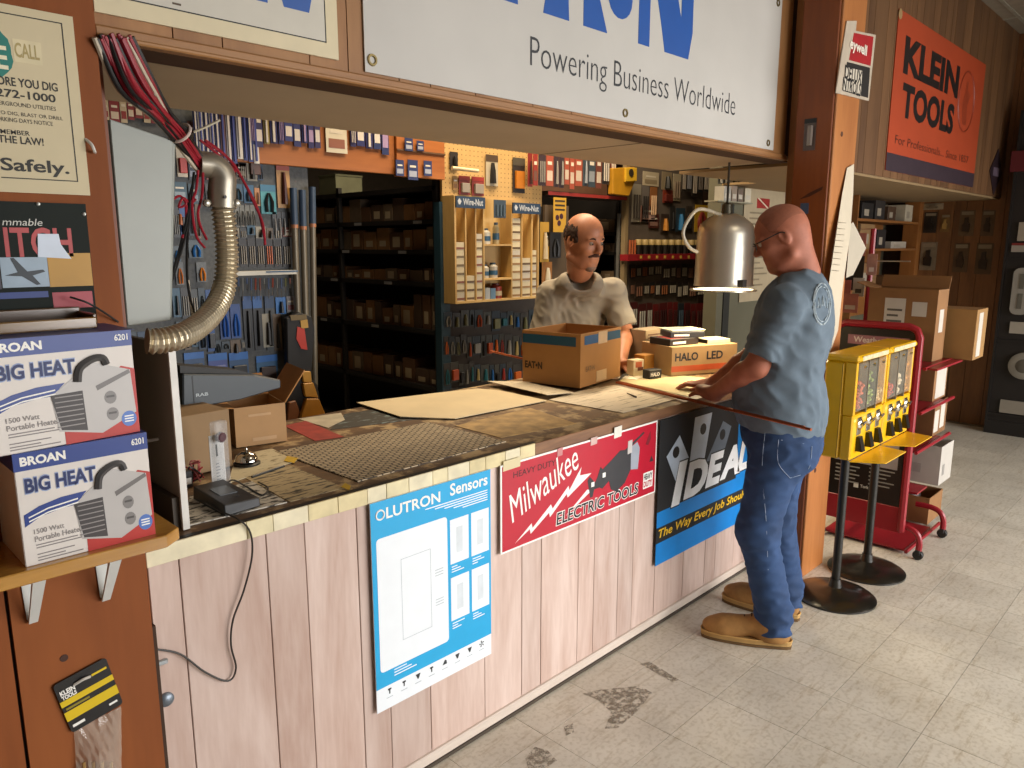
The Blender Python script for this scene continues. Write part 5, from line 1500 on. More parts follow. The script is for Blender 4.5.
for k, z_ in enumerate(zl[:5]):
    zt = ([2.02] + zl)[k] - 0.03
    y_ = YE0 + 0.02
    ordn = ('top', 'second', 'third', 'fourth', 'fifth')[k]
    nn_ = 0
    while y_ < 3.9:
        w_ = rb.uniform(0.07, 0.16)
        h_ = min(rb.uniform(0.10, 0.17), (zt - z_) * 0.9)
        nn_ += 1
        if k == 2:
            h_ *= 0.55
        if k == 3 and y_ < 2.30:
            h_ = (zt - z_) * 0.80; w_ = 0.08
        c = rb.choice(('#6e4c2c', '#7a5530', '#5c402a', '#84603a', '#6a5a48', '#4c3a2c'))
        o = thing('stock_carton', 'brown stock carton, %s from the blue post on the %s dark shelf' % (ORD[nn_ - 1], ordn), 'carton', (XS + 0.12, y_ + w_ / 2, z_), 'stock cartons on the %s dark shelf' % ordn)
        bx('body', mat(c, 0.75, var=0.1), o, XS + 0.036, y_, z_ + 0.0005, XS + 0.25, y_ + w_, z_ + h_)
        if rb.random() < 0.6:
            pl('label', mat('#a8987e', 0.6), o, FX(XS + 0.036), -(y_ + w_ * 0.8), z_ + h_ * 0.15, -(y_ + w_ * 0.25), z_ + h_ * rb.uniform(0.4, 0.85), 0.0003, 0.001)
        y_ += w_ + rb.uniform(0.004, 0.02)
    # loose paper and bagged parts lying on the cartons
# blue-white slips on shelf edges
for k in range(9):
    z_ = zl[k % 4]
    y_ = 2.2 + 0.17 * k
    pl('price_tag', mat('#8a8c90', 0.5), t, FX(XS), -(y_ + 0.09), z_ - 0.026, -y_, z_ - 0.006, 0.0003, 0.0015)
bb = thing('storage_bin', 'grey-green box on top of the dark shelving', 'box', (XS + 0.15, 3.35, 2.021))
bx('body', mat('#6a6c54', 0.7), bb, XS + 0.02, 3.22, 2.021, XS + 0.25, 3.45, 2.15)
bx('lid', mat('#5c5e48', 0.7), bb, XS + 0.015, 3.215, 2.151, XS + 0.255, 3.455, 2.165)

# ---------------------------------------------------------------- end of that gondola: pegboard and connector display
CP = mat('#b8955c', 0.7, var=0.06)
t = thing('end_pegboard', 'cream pegboard above the wooden connector display', 'display board', (3.6, YB, 1.5))
bx('panel', CP, t, 3.135, YB - 0.008, 1.92, 4.06, YB + 0.012, 2.42)
bx('panel', mat('#3a3430', 0.8), t, 3.185, YB - 0.008, 0.05, 4.06, YB + 0.012, 1.92)
hm = MB()
for i in range(26):
    for j in range(16):
        hm.rect(FY(YB - 0.008), 3.16 + 0.035 * i, 1.94 + 0.03 * j, 3.166 + 0.035 * i, 1.946 + 0.03 * j, 0, 0.0006)
o = hm.build('peg_hole', mat('#4a3a20', 0.8), t); o['kind'] = 'stuff'

YD = 1.875
WD = wood('#b08c54', '#c9a768', 'z', 4, 0.5)
t = thing('connector_display', 'blond wooden rack of small connector boxes', 'display rack', (3.52, 1.93, xz(470, 303, YD)[1]))
X0, X1 = 3.13, 3.905
ZT, ZB = xz(470, 196, YD)[1], xz(470, 303, YD)[1]
bx('back', WD, t, X0, YB - 0.02, ZB, X1, YB - 0.009, ZT)
bx('side', WD, t, X0, YD, ZB, X0 + 0.014, YB - 0.02, ZT)
bx('side', WD, t, X1 - 0.014, YD, ZB, X1, YB - 0.02, ZT - 0.02)
bx('shelf', WD, t, X0 + 0.014, YD, ZB, X1 - 0.014, YB - 0.02, ZB + 0.014)
dv = [xz(p, 250, YD)[0] for p in (466, 476, 484, 512, 522, 532)]
for d_ in dv:
    bx('divider', WD, t, d_ - 0.005, YD, ZB + 0.014, d_ + 0.005, YB - 0.02, ZT - 0.04)
for py in (245, 279):
    z_ = xz(498, py, YD)[1]
    bx('shelf', WD, t, dv[2] + 0.005, YD, z_ - 0.006, dv[3] - 0.005, YB - 0.02, z_ + 0.006)
for (p0, p1, zz) in ((455, 484, 0.0), (512, 540, -0.02)):
    a, b_ = xz(p0, 200, YD)[0], min(xz(p1, 205, YD)[0], X1)
    s_ = bx('header_sign', mat('#20364e', 0.5), t, a, YD - 0.012, ZT - 0.075 + zz, b_, YD, ZT - 0.005 + zz)
    text('Wire-Nut', FY(YD - 0.012), a + 0.055, ZT - 0.058 + zz, b_ - 0.02, ZT - 0.018 + zz, mat('#b8bcc0', 0.5), s_, 0.0012, bold=0.02)
    MB().prism(FY(YD - 0.012), [(a + 0.01, ZT - 0.035 + zz), (a + 0.025, ZT - 0.018 + zz), (a + 0.042, ZT - 0.035 + zz), (a + 0.032, ZT - 0.055 + zz), (a + 0.02, ZT - 0.055 + zz)], 0, 0.0012).build('emblem', mat('#b8bcc0', 0.5), s_)
slots = [(X0 + 0.014, dv[0] - 0.005, 247, 'first'), (dv[0] + 0.005, dv[1] - 0.005, 279, 'second'), (dv[1] + 0.005, dv[2] - 0.005, 238, 'third'), (dv[3] + 0.005, dv[4] - 0.005, 222, 'fourth'), (dv[4] + 0.005, dv[5] - 0.005, 263, 'fifth'), (dv[5] + 0.005, X1 - 0.014, 250, 'last')]
for (a, b_, pyt, nm) in slots:
    z_ = ZB + 0.0145
    zt = xz(480, pyt, YD)[1]
    kk = 0
    while z_ < zt - 0.01:
        h_ = 0.052
        o = thing('connector_box', 'little connector box, %s from the bottom in the %s rack slot' % (ORD[kk], nm), 'box', ((a + b_) / 2, YD + 0.04, z_), 'connector boxes in the %s slot' % nm)
        bx('body', mat(rb.choice(('#c2b698', '#b8b0a0', '#cabd9a')), 0.6), o, a + 0.004, YD + 0.008, z_, b_ - 0.004, YD + 0.09, z_ + h_)
        pl('band', mat(rb.choice(('#2a5570', '#7a4a3a', '#6a5a40') if nm in ('first', 'third') else ('#6a5236', '#8a6a44', '#5a4630')), 0.5), o, FY(YD + 0.008), a + 0.006, z_ + h_ * 0.15, b_ - 0.006, z_ + h_ * 0.4, 0, 0.0012)
        z_ += h_ + 0.0008
        kk += 1
# jars and boxes on the middle shelves
zsh = [ZB + 0.0145, xz(498, 279, YD)[1] + 0.0065, xz(498, 245, YD)[1] + 0.0065]
mid0 = dv[2] + 0.006
for (lv, u, r_, h_, c, lab) in ((2, 0.05, 0.036, 0.10, '#b8b4a4', 'white jar with blue label on the upper middle shelf'), (2, 0.15, 0.022, 0.14, '#9a8a64', 'slim tan bottle on the upper middle shelf'), (1, 0.04, 0.032, 0.09, '#b0ab9c', 'white jar at the left of the second middle shelf'), (1, 0.12, 0.032, 0.10, '#a8a294', 'white jar at the centre of the second middle shelf'), (0, 0.145, 0.042, 0.10, '#7c2a20', 'red jar on the lowest middle shelf')):
    zb_ = zsh[lv]
    o = thing('jar', lab, 'jar', (mid0 + u, YD + 0.05, zb_))
    cx_ = (mid0 + u, YD + 0.05, zb_)
    MB().lathe([(r_, 0), (r_, h_ * 0.75), (r_ * 0.6, h_ * 0.88)], cx_, 16).build('body', mat(c, 0.45), o, smooth=True)
    MB().lathe([(r_ * 0.62, h_ * 0.88), (r_ * 0.62, h_)], cx_, 16).build('lid', mat('#3a4a58' if c[1] != '7' else '#5a1c16', 0.5), o, smooth=True)
    MB().lathe([(r_ + 0.001, h_ * 0.2), (r_ + 0.001, h_ * 0.5)], cx_, 16, capb=False, capt=False).build('label', mat('#27506c' if c[1] != '7' else '#b0a080', 0.5), o, smooth=True)
for (u, h_, c, lab) in ((0.035, 0.075, '#9aa0a4', 'grey box at the left of the lowest middle shelf'), (0.085, 0.07, '#5a7a94', 'blue box next to the red jar')):
    o = bx('connector_box', mat(c, 0.6), None, mid0 + u - 0.022, YD + 0.01, zsh[0], mid0 + u + 0.022, YD + 0.09, zsh[0] + h_)
    tag(o, lab, 'box')
pack('dark blue card hanging over the middle shelves', 493, 200, 505, 218, YD - 0.002, '#34424e', 'bits', '#4a5a66')
# packs on the cream pegboard
for it in (('black grip tool on the cream pegboard', 449, 152, 457, 170, '#2a2420', 'bar', '#0f0e0e', None), ('red and grey pack, left of the pair on the cream pegboard', 458, 176, 469, 195, '#7a2a22', 'box', '#8a8074', '#8a2a20'),
           ('red and grey pack, right of the pair on the cream pegboard', 471, 177, 483, 196, '#7c2c24', 'box', '#8a8074', '#902a22'), ('white and black pack high on the cream pegboard', 485, 155, 497, 186, '#a89c84', 'bar', '#1c1a18', '#4a3a2a'),
           ('orange and black meter pack on the cream pegboard', 512, 158, 524, 193, '#2a2420', 'box', '#b06a1c', '#4a4438'), ('brown pack left on the cream pegboard', 452, 176, 457, 190, '#8a6a3a', 'label', '#6a4a2a', None)):
    pack(it[0], *it[1:5], YB - 0.009, it[5], it[6], it[7], head=it[8])
r_ = MB().tube([PY(452, 168, YB - 0.05), PY(478, 171, YB - 0.05)], 0.012, 10).build('white_tube', mat('#c8b690', 0.4), None, smooth=True)
tag(r_, 'short white tube resting on pegs above the red packs', 'tube')
# dim tool rows beneath the wooden rack
rowsb = [(309, 331), (333, 358), (361, 386), (387, 402)]
for j_, (ya_, yb_) in enumerate(rowsb):
    xq, nn_ = 443.0, 0
    while xq < 531:
        wq = rb.choice((4.5, 6, 8))
        cn, c = rb.choice((('orange', '#b8581c'), ('rust', '#9a3f1c'), ('olive', '#6a6a4a'), ('teal', '#1f5a66'), ('tan', '#9a8a5a'), ('blue', '#1f5a9a'), ('grey', '#7c7a74'), ('red', '#8a2a22'), ('black', '#161414')))
        pack('dim %s tool card, %s from left in the %s row below the wooden rack' % (cn, ORD[nn_], ORD[j_]), xq, ya_ + rb.uniform(0, 4), xq + wq, yb_ - rb.uniform(0, 6), YB - 0.009, rb.choice(('#2a3236', '#33302c', '#24303a', '#3a3a34')), rb.choice(('bar', 'plier', 'bar', 'box')), c, group='tool cards below the wooden rack')
        xq += wq + 0.6
        nn_ += 1

# ---------------------------------------------------------------- right aisle: bridge shelf, dark shelving, third gondola
t = thing('bridge_shelf', 'red-edged shelf bridging the aisle behind the clerk', 'shelf', (4.55, 1.97, xz(580, 196, YB)[1]))
z_ = xz(580, 193, YB - 0.05)[1]
bx('board', mat('#2a1c14', 0.7), t, 4.08, YB - 0.05, z_ - 0.03, 5.02, YB + 0.15, z_)
pl('edge', mat('#8a2a24', 0.5), t, FY(YB - 0.05), 4.08, z_ - 0.028, 5.02, z_ - 0.004, 0, 0.003)
bx('panel', mat('#5a3a24', 0.8), t, 4.08, YB + 0.15, z_ - 0.03, 5.02, YB + 0.17, 2.42)
xx = 527.0
k = 0
while xx < 610:
    w_ = rb.choice((4.5, 5.5, 7))
    c, tc_ = rb.choice((('#8a2f28', '#6a4a40'), ('#93352c', '#a88a7a'), ('#7c2822', '#3a2220'), ('#9a4a38', '#c0b0a0'), ('#2c2a2c', '#b0a898'), ('#3a2e34', '#8a8680')) if xx < 575 else (('#2e2c30', '#b8b0a4'), ('#3a4650', '#8a9098'), ('#6a3a30', '#c0b4a4'), ('#24506c', '#1f4a6a')))
    k += 1
    pack('carded pack, %s from left over the aisle shelf' % ORD[k - 1], xx, 152, xx + w_, 186 + rb.uniform(-3, 5), YB - 0.06, c, rb.choice(('bits', 'label', 'bar')), tc_, group='packs hanging over the aisle shelf')
    xx += w_ + 0.8
t = thing('yellow_dispenser', 'yellow plastic dispenser under the soffit behind the clerk', 'dispenser', (5.05, YB - 0.1, xz(624, 196, YB - 0.1)[1]))
q = lambda *pts: [xz(*p, YB - 0.1) for p in pts]
MB().prism(FY(YB - 0.1), q((613, 168), (635, 167), (635, 182), (629, 196), (613, 194)), -0.05, 0.0).build('housing', mat('#b07f1a', 0.5, var=0.1), t, 0.004)
MB().prism(FY(YB - 0.1), q((624, 168), (635, 168), (635, 181), (624, 182)), 0.0, 0.02).build('front', mat('#c29a24', 0.5), t, 0.003)
a = xz(629, 173, YB - 0.1)
MB().lathe([(0.03, 0), (0.03, 0.004)], (a[0], YB - 0.12, a[1]), 16, (0, -1, 0)).build('opening', mat('#2a2014', 0.6), t)
t = thing('warning_sign', 'yellow and black warning card beside the clerk head', 'sign', (4.2, YB - 0.1, xz(560, 232, YB - 0.1)[1]))
f = FY(YB - 0.1)
a, b_ = xz(553, 232, YB - 0.1), xz(566, 198, YB - 0.1)
pl('card', mat('#b58a28', 0.5), t, f, a[0], a[1], b_[0], b_[1], 0, 0.003)
text('0 SEC', f, a[0] + 0.012, b_[1] - 0.045, b_[0] - 0.012, b_[1] - 0.018, mat('#e0d8c0', 0.5), t, 0.0042, bold=0.03) if False else None
for k in range(3):
    pl('stripe', mat('#2a2018', 0.5), t, f, a[0] + 0.015, b_[1] - 0.03 - 0.03 * k, b_[0] - 0.015, b_[1] - 0.018 - 0.03 * k, 0.003, 0.0042)
for k in range(3):
    c_ = ((0.3, 0.42), (0.62, 0.46), (0.45, 0.26))[k]
    MB().lathe([(0.020, 0), (0.020, 0.0012)], f.p(a[0] + c_[0] * (b_[0] - a[0]), a[1] + c_[1] * (b_[1] - a[1]), 0.003), 10, (0, -1, 0)).build('spot', mat('#3a1420', 0.5), t)
for it in (('yellow cable coil card right of the wooden rack', 539, 222, 548, 262, '#a8812c', 'bar', '#c0b090', None), ('white tag right of the wooden rack', 543, 232, 548, 246, '#c0b49a', 'label', '#8a7a5a', None), ('black coil of cable behind the clerk shoulder', 549, 232, 560, 258, '#1c1816', 'plier', '#0e0d0c', None), ('brown pack behind the clerk shoulder', 541, 262, 551, 284, '#8a5a26', 'bar', '#c8bfa8', None)):
    pack(it[0], *it[1:5], YB - 0.07, it[5], it[6], it[7], head=it[8])
bx2 = bx('end_board', mat('#4a3a26', 0.8), None, 4.04, YB - 0.055, 0.05, 4.30, YB - 0.035, 1.93)
tag(bx2, 'narrow brown board right of the wooden rack', 'board')

XG = 5.06
t = thing('steel_shelving', 'dark shelving in the aisle right of the clerk', 'shelving', (XG + 0.2, 3.0, 0))
zz = [PX(612, py, XG)[2] for py in (232, 252, 285, 320, 355)]
bx('back_panel', mat('#17120f', 0.8), t, XG + 0.36, 2.06, 0, XG + 0.38, 4.6, 2.15)
for z_ in zz:
    bx('shelf', SHD, t, XG, 2.06, z_ - 0.025, XG + 0.36, 4.6, z_)
for y_ in (2.06, 3.3, 4.57):
    bx('upright', mat('#23201e', 0.5), t, XG, y_, 0, XG + 0.03, y_ + 0.03, 2.15)
bx('end_post', mat('#8a8a86', 0.4, 0.5), t, XG - 0.03, 2.03, 0.5, XG - 0.01, 2.05, 1.9)
for k, z_ in enumerate(zz[:3]):
    y_ = 2.12
    nn_ = 0
    ordn = ('top', 'second', 'third')[k]
    while y_ < 3.9:
        w_ = rb.uniform(0.12, 0.26); h_ = rb.uniform(0.06, 0.12)
        o = thing('stock_carton', 'dim carton, %s from the front on the %s shelf behind the clerk' % (ORD[nn_], ordn), 'carton', (XG + 0.12, y_ + w_ / 2, z_), 'cartons on the %s shelf right of the clerk' % ordn)
        bx('body', mat(rb.choice(('#5a4a38', '#6c5840', '#4a3c30')), 0.75), o, XG + 0.036, y_, z_ + 0.0005, XG + 0.25, y_ + w_, z_ + h_)
        pl('label', mat('#8a7a64', 0.6), o, FX(XG + 0.036), -(y_ + w_ * 0.7), z_ + h_ * 0.2, -(y_ + w_ * 0.3), z_ + h_ * 0.8, 0.0003, 0.001)
        y_ += w_ + rb.uniform(0.01, 0.12)
        nn_ += 1

t = thing('tool_board', 'crowded tool board with a red rail behind the lamp', 'display board', (5.6, YB + 0.02, 0))
bx('panel', mat('#5a5048', 0.8, var=0.12), t, XG, YB, 0.12, 6.25, YB + 0.02, 2.42)
bx('edge_post', mat('#8a7858', 0.6), t, XG - 0.012, YB - 0.02, 0.0, XG + 0.03, YB + 0.02, 2.42)
a = xz(628, 261, YB - 0.08); b_ = xz(720, 253, YB - 0.08)
rl = bx('rail', mat('#8e1f26', 0.45), t, a[0], YB - 0.08, xz(660, 260, YB - 0.08)[1], b_[0] + 0.3, YB, xz(660, 254, YB - 0.08)[1])
for k in range(9):
    a = xz(640 + 8 * k, 257, YB - 0.08)
    pl('price_tag', mat('#c8a84a', 0.5), rl, FY(YB - 0.08), a[0], a[1] - 0.012, a[0] + 0.03, a[1] + 0.012, 0, 0.002)
# dark tubs with cream lids standing along the red rail
for k in range(11):
    a = xz(640 + 6.6 * k, 244, YB - 0.06)
    z_ = xz(660, 254, YB - 0.08)[1] + 0.0005
    o = thing('parts_tub', 'black tub with cream lid, %s from left on the red rail' % ORD[k], 'tub', (a[0], YB - 0.04, z_), 'tubs on the red rail')
    MB().lathe([(0.026, 0), (0.028, 0.075)], (a[0], YB - 0.045, z_), 12).build('tub', mat('#17130f', 0.5), o, smooth=True)
    MB().lathe([(0.030, 0.075), (0.030, 0.115), (0.026, 0.12)], (a[0], YB - 0.045, z_), 12).build('lid', mat('#a08a58', 0.5), o, smooth=True)
o = thing('screwdriver_pack', 'orange handled drivers at the left end of the red rail', 'package', (xz(632, 250, YB - 0.05)[0], YB - 0.05, xz(660, 254, YB - 0.08)[1]))
for k in range(3):
    a = xz(630 + 2.6 * k, 240, YB - 0.05)
    MB().tube([(a[0], YB - 0.05, xz(660, 253.9, YB - 0.08)[1] + 0.001), (a[0], YB - 0.05, a[1])], 0.009, 7).build('handle', mat('#a0522a', 0.5), o)
for it in (('tall grey carded driver set at the board top left', 631, 184, 640, 222, '#8a8478', 'bits', '#3a3430'), ('grey carded driver set, second at the board top left', 641, 186, 648, 222, '#6a6460', 'bits', '#2a2624'), ('tan carded bit pack on the crowded board', 649, 187, 656, 218, '#8a5a34', 'bits', '#c0a080'),
           ('pink and white pack on the crowded board', 640, 206, 656, 222, '#9a6a5c', 'label', '#c0a098'), ('dark red pack under the pink pack', 648, 214, 658, 228, '#4a2420', 'label', '#8a6a60'), ('cream card high on the crowded board', 642, 172, 658, 186, '#b0a48c', 'label', '#8a7c64'),
           ('black tool card high on the crowded board', 661, 172, 671, 190, '#8a7c64', 'bar', '#141312'), ('tall cream carded tool on the crowded board', 672, 174, 680, 201, '#a89c84', 'bits', '#6a5a4a'), ('rust red pack on the crowded board', 662, 190, 672, 203, '#7c3426', 'box', '#5c241c'),
           ('orange bottle card in the middle of the board', 660, 214, 668, 232, '#3a2e28', 'bar', '#b0742a'), ('dark tool card left of the blue card', 669, 206, 674, 231, '#2a2826', 'bar', '#141414'), ('blue handled tool card on the crowded board', 675, 208, 684, 232, '#2a3a44', 'bar', '#2a6a9a'),
           ('black driver card left of the yellow card', 685, 206, 691, 231, '#3a342e', 'bits', '#141210'), ('bright yellow card with red pliers', 694, 205, 707, 232, '#c09a2c', 'plier', '#6a2420')):
    pack(it[0], *it[1:5], YB - 0.002, it[5], it[6], it[7])
xx = 681.0
k = 0
while xx < 722:
    k += 1
    w_ = rb.choice((4, 5, 6))
    pack('dark carded tool, %s from left in the top row behind the lamp' % ORD[k - 1], xx, 166, xx + w_, 194 + rb.uniform(-3, 3), YB - 0.03, rb.choice(('#2c2824', '#3a342e', '#2a3036')), 'bits', rb.choice(('#8a8074', '#5a5048', '#6a6a70')), group='top row of dark carded tools')
    xx += w_ + 0.7
# rows of drill bits and drivers under the red rail
rows_ = [(263, 278), (281, 297), (302, 330), (333, 352)]
for j, (y0_, y1_) in enumerate(rows_):
    xx = 629.0
    k = 0
    while xx < 700:
        k += 1
        w_ = rb.choice((4.5, 5.5, 7.5))
        if j == 2:
            c, tc_ = (('#4a1c1c', '#9a9a94') if xx < 650 else rb.choice((('#6a1f20', '#3a1614'), ('#571c1e', '#2a1010'), ('#2a3038', '#3a4a5a'))))
        else:
            c, tc_ = rb.choice((('#2a2420', '#8a8478'), ('#3a302a', '#6a4a3a'), ('#332b28', '#9a9488'), ('#2a2a2c', '#7a4a2a')))
        pack('dim bit set, %s from left in row %s under the red rail' % (ORD[k - 1], ('one', 'two', 'three', 'four')[j]), xx, y0_ + rb.uniform(0, 2), xx + w_, y1_ + rb.uniform(-3, 1), YB - 0.002, c, 'bits', tc_, group='bit sets in row %s under the red rail' % ('one', 'two', 'three', 'four')[j])
        xx += w_ + 0.8

# ---------------------------------------------------------------- things on the green partition behind the lamp
t = thing('partition_shelf', 'small shelf of switch boxes high on the green partition', 'shelf', (4.9, 0.9, xz(735, 200, 0.85)[1]))
a, b_ = xz(718, 200, 0.85), xz(753, 200, 0.85)
bx('board', mat('#8a8672', 0.6), t, a[0], 0.85, a[1] - 0.008, b_[0], 0.95, a[1])
for k, (p0, p1, py, c) in enumerate(((724, 731, 187, '#9a968c'), (732, 737, 186, '#8a7a6a'), (738, 743, 188, '#6a5a4c'), (745, 751, 187, '#c0b69e'))):
    u0, u1 = xz(p0, 195, 0.87)[0], xz(p1, 195, 0.87)[0]
    o = thing('switch_box', ('grey switch box at the left of the partition shelf', 'tan switch box second on the partition shelf', 'dark switch box third on the partition shelf', 'cream tag box at the right of the partition shelf')[k], 'box', ((u0 + u1) / 2, 0.9, a[1]))
    bx('body', mat(c, 0.6), o, u0, 0.87, a[1] + 0.0005, u1, 0.94, xz(735, py, 0.87)[1])
    pl('label', mat('#b8b0a0', 0.6), o, FY(0.87), u0 + 0.01, a[1] + 0.02, u1 - 0.01, a[1] + 0.05, 0, 0.001)
for k in range(7):
    pack('small grey part, %s from left above the partition shelf' % ORD[k], 717 + 5 * k, 172, 721 + 5 * k, 184, 0.948, '#4a4840', 'bar', '#9a968a', group='small parts above the partition shelf')
t, f = sheet_thing('wall_notice', 'tall pale notice with a red diving flag behind the lamp', 'poster', xz(742, 240, 0.945)[0], xz(760, 300, 0.945)[1], xz(789, 240, 0.945)[0], xz(775, 184, 0.945)[1], 0.945, mat('#a39478', 0.7, var=0.06), 0.003)
a, b_ = xz(757, 208, 0.94), xz(770, 199, 0.94)
pl('flag', mat('#8e2420', 0.5), t, f, a[0], a[1], b_[0], b_[1], 0, 0.001)
MB().prism(f, [(a[0], b_[1]), (a[0] + 0.03, b_[1]), (b_[0], a[1]), (b_[0] - 0.03, a[1])], 0.001, 0.0018).build('flag_stripe', mat('#c8bca4', 0.5), t)
for k in range(14):
    z_ = xz(760, 214 + 5.5 * k, 0.94)[1]
    pl('text_line', mat('#7a6c54', 0.6), t, f, a[0] - 0.1, z_, a[0] + 0.1 + 0.06 * (k % 3), z_ + 0.012, 0, 0.0008)
bx('dark_strip', mat('#20201a', 0.8), wp, xz(727, 240, 0.94)[0], 0.942, 0.9, xz(733, 240, 0.94)[0], 0.95, 2.0)
# ================================================================== column signs and papers
YC = -0.2635
f = Fr((0, YC, 0), (1, 0, 0), (0, 0, 1))
t = thing('control_sign', 'red white and black controls sign high on the column', 'sign', (3.75, YC, 2.33))
q = lambda *pts: [tuple(PY(*p, YC)[[0, 2]]) for p in pts]
MB().prism(f, q((846, 21), (856, 21), (855, 31), (875, 35), (868, 101), (835, 93)), 0, 0.004).build('board', mat('#b8ab98', 0.5), t)
MB().prism(f, q((853, 33), (872.5, 37), (869.5, 66), (848, 60)), 0.004, 0.005).build('field', mat('#a3171e', 0.45), t)
MB().prism(f, q((846, 62), (869, 68), (867, 98), (842, 91)), 0.004, 0.005).build('field', mat('#1a1714', 0.5), t)
MB().prism(f, q((844.5, 67), (861, 71), (859.5, 95), (841.5, 90)), 0.005, 0.006).build('field', mat('#c8bfae', 0.5), t)
a, b_ = PY(849, 52, YC), PY(866, 46, YC)
text('eywell', f, a[0] - 0.01, a[2], b_[0], b_[2] - 0.0, mat('#e4dccc', 0.5), t, 0.0066, bold=0.03)
a, b_ = PY(844, 79, YC), PY(861, 72, YC)
text('DELUX', f, a[0] - 0.01, a[2], b_[0], b_[2], BLACK(), t, 0.0066, bold=0.02)
a, b_ = PY(842, 92, YC), PY(860, 84, YC)
text('NTROLS', f, a[0] - 0.01, a[2] + 0.005, b_[0], b_[2], BLACK(), t, 0.0066, bold=0.02)
# long curling paper strip and a second sheet
def ribbon(name, label, cat, L, Rr, ys, m, parent=None):
    n = len(L)
    vs = []
    for k in range(n):
        vs.append(PY(*L[k], ys[k])); vs.append(PY(*Rr[k], ys[k] - 0.004))
    o = MB().add(vs, [(2 * k, 2 * k + 1, 2 * k + 3, 2 * k + 2) for k in range(n - 1)]).build(name, m, parent, solid=0.0012)
    return tag(o, label, cat)
PAP = print_mat('#c4b79f', '#948770', 30, 3, 0.0)
ribbon('paper_strip', 'long curling strip of white paper hung on the column', 'paper', [(847, 168), (842, 195), (836, 235), (830, 275), (824, 320), (819, 357)], [(854, 164), (853, 195), (850, 235), (843, 285), (838, 330), (830, 353)], [-0.268, -0.275, -0.29, -0.30, -0.295, -0.285], mat('#c9bda6', 0.6, var=0.04))
ps = bpy.data.objects['paper_strip']
for k in range(9):
    a = PY(831 + 6 - k * 0.9, 222 + 6 * k, -0.302); b_ = PY(846 - k * 0.9, 223 + 6 * k, -0.306)
    MB().tube([a, b_], 0.0012, 4).build('text_line', mat('#8a7f6e', 0.6), ps)
ribbon('paper_sheet', 'small creased white sheet right of the column', 'paper', [(850, 225), (848, 255), (846, 278)], [(853, 222), (866, 248), (853, 275)], [-0.262, -0.272, -0.27], mat('#b5ab98', 0.6, var=0.04))
# pack and sticker on the column's left face
fx = FX(3.535)
a, b_ = PX(803, 151, 3.535), PX(817, 118, 3.535)
t = thing('blister_pack', 'grey blister pack pinned high on the column', 'package', (3.53, (a[1] + b_[1]) / 2, a[2]))
pl('card', mat('#5a4a44', 0.3), t, fx, -a[1], a[2], -b_[1], b_[2], 0, 0.003)
pl('bubble', mat('#8a8078', 0.15), t, fx, -a[1] + 0.02, a[2] + 0.02, -b_[1] - 0.012, a[2] + 0.11, 0.003, 0.02, 0.003)
pl('header', BLACK(), t, fx, -a[1], b_[2] - 0.02, -b_[1], b_[2], 0.003, 0.005)
a, b_ = PX(800, 214, 3.535), PX(809, 203, 3.535)
o = pl('sticker', mat('#4a5a78', 0.4), None, fx, -a[1], a[2], -b_[1], b_[2], 0, 0.0012)
tag(o, 'small blue sticker on the column above the customer head', 'sticker')

# ================================================================== orange banner, diamond sign
t, f = sheet_thing('banner', 'orange tools banner with black slab letters', 'banner', 4.97, 2.100, 6.943, 3.016, -0.002, mat('#ad421c', 0.6, var=0.06, scale=3), 0.004)
pl('footer', mat('#3a2c34', 0.5), t, f, 4.97, 2.100, 6.943, 2.205, 0, 0.0008)
KK = mat('#1d1410', 0.5)
def ktext(s_, p0, p1, bold, shear=0.0):
    a, b_ = PY(*p0, -0.006), PY(*p1, -0.006)
    text(s_, f, a[0], a[2], b_[0], b_[2], KK, t, 0.0012, bold=bold)
ktext('KLEIN', (902.5, 76), (959, 62), 0.07) if False else None
zK0, zK1 = PY(903, 73, -0.006)[2], PY(906, 35, -0.006)[2]
text('KLEIN', f, PY(903, 70, -0.006)[0], zK0, PY(959, 80, -0.006)[0], zK1, KK, t, 0.0012, bold=0.045)
zT0, zT1 = PY(901, 117, -0.006)[2], PY(902, 81, -0.006)[2]
text('TOOLS', f, PY(901, 110, -0.006)[0], zT0, PY(954, 115, -0.006)[0], zT1, KK, t, 0.0012, bold=0.045)
z0, z1 = PY(897, 144, -0.006)[2], PY(897, 135, -0.006)[2]
text('For Professionals... Since 1857', f, PY(895, 140, -0.006)[0], z0, PY(969, 152, -0.006)[0], z1, mat('#5a2410', 0.5), t, 0.0012)
a = PY(966, 102, -0.006)
for rr_ in (0.20, 0.19):
    pass
MB().tube([f.p(a[0] + 0.20 * math.cos(w_), a[2] + 0.21 * math.sin(w_), 0.001) for w_ in np.linspace(0, 6.283, 29)], 0.006, 4).build('emblem_ring', mat('#8e3418', 0.5), t)
MB().prism(f, [(a[0] - 0.05, a[2] - 0.16), (a[0] + 0.05, a[2] - 0.16), (a[0] + 0.04, a[2] - 0.02), (a[0] + 0.10, a[2] + 0.06), (a[0] + 0.02, a[2] + 0.08), (a[0] + 0.02, a[2] + 0.14), (a[0] - 0.03, a[2] + 0.14), (a[0] - 0.04, a[2] + 0.06), (a[0] - 0.09, a[2] - 0.02)], 0.0002, 0.001).build('emblem_figure', mat('#963a1c', 0.5), t)
p = PY(903, 20, -0.006)
MB().lathe([(0.03, 0), (0.03, 0.003)], (4.99, -0.006, 2.99), 12, (0, -1, 0)).build('grommet', mat('#a88a60', 0.4), t)
a = PY(996, 172, -0.005)
t = thing('diamond_sign', 'small dark diamond sign beside the orange banner', 'sign', (a[0], -0.003, a[2] - 0.2))
f = FY(-0.002)
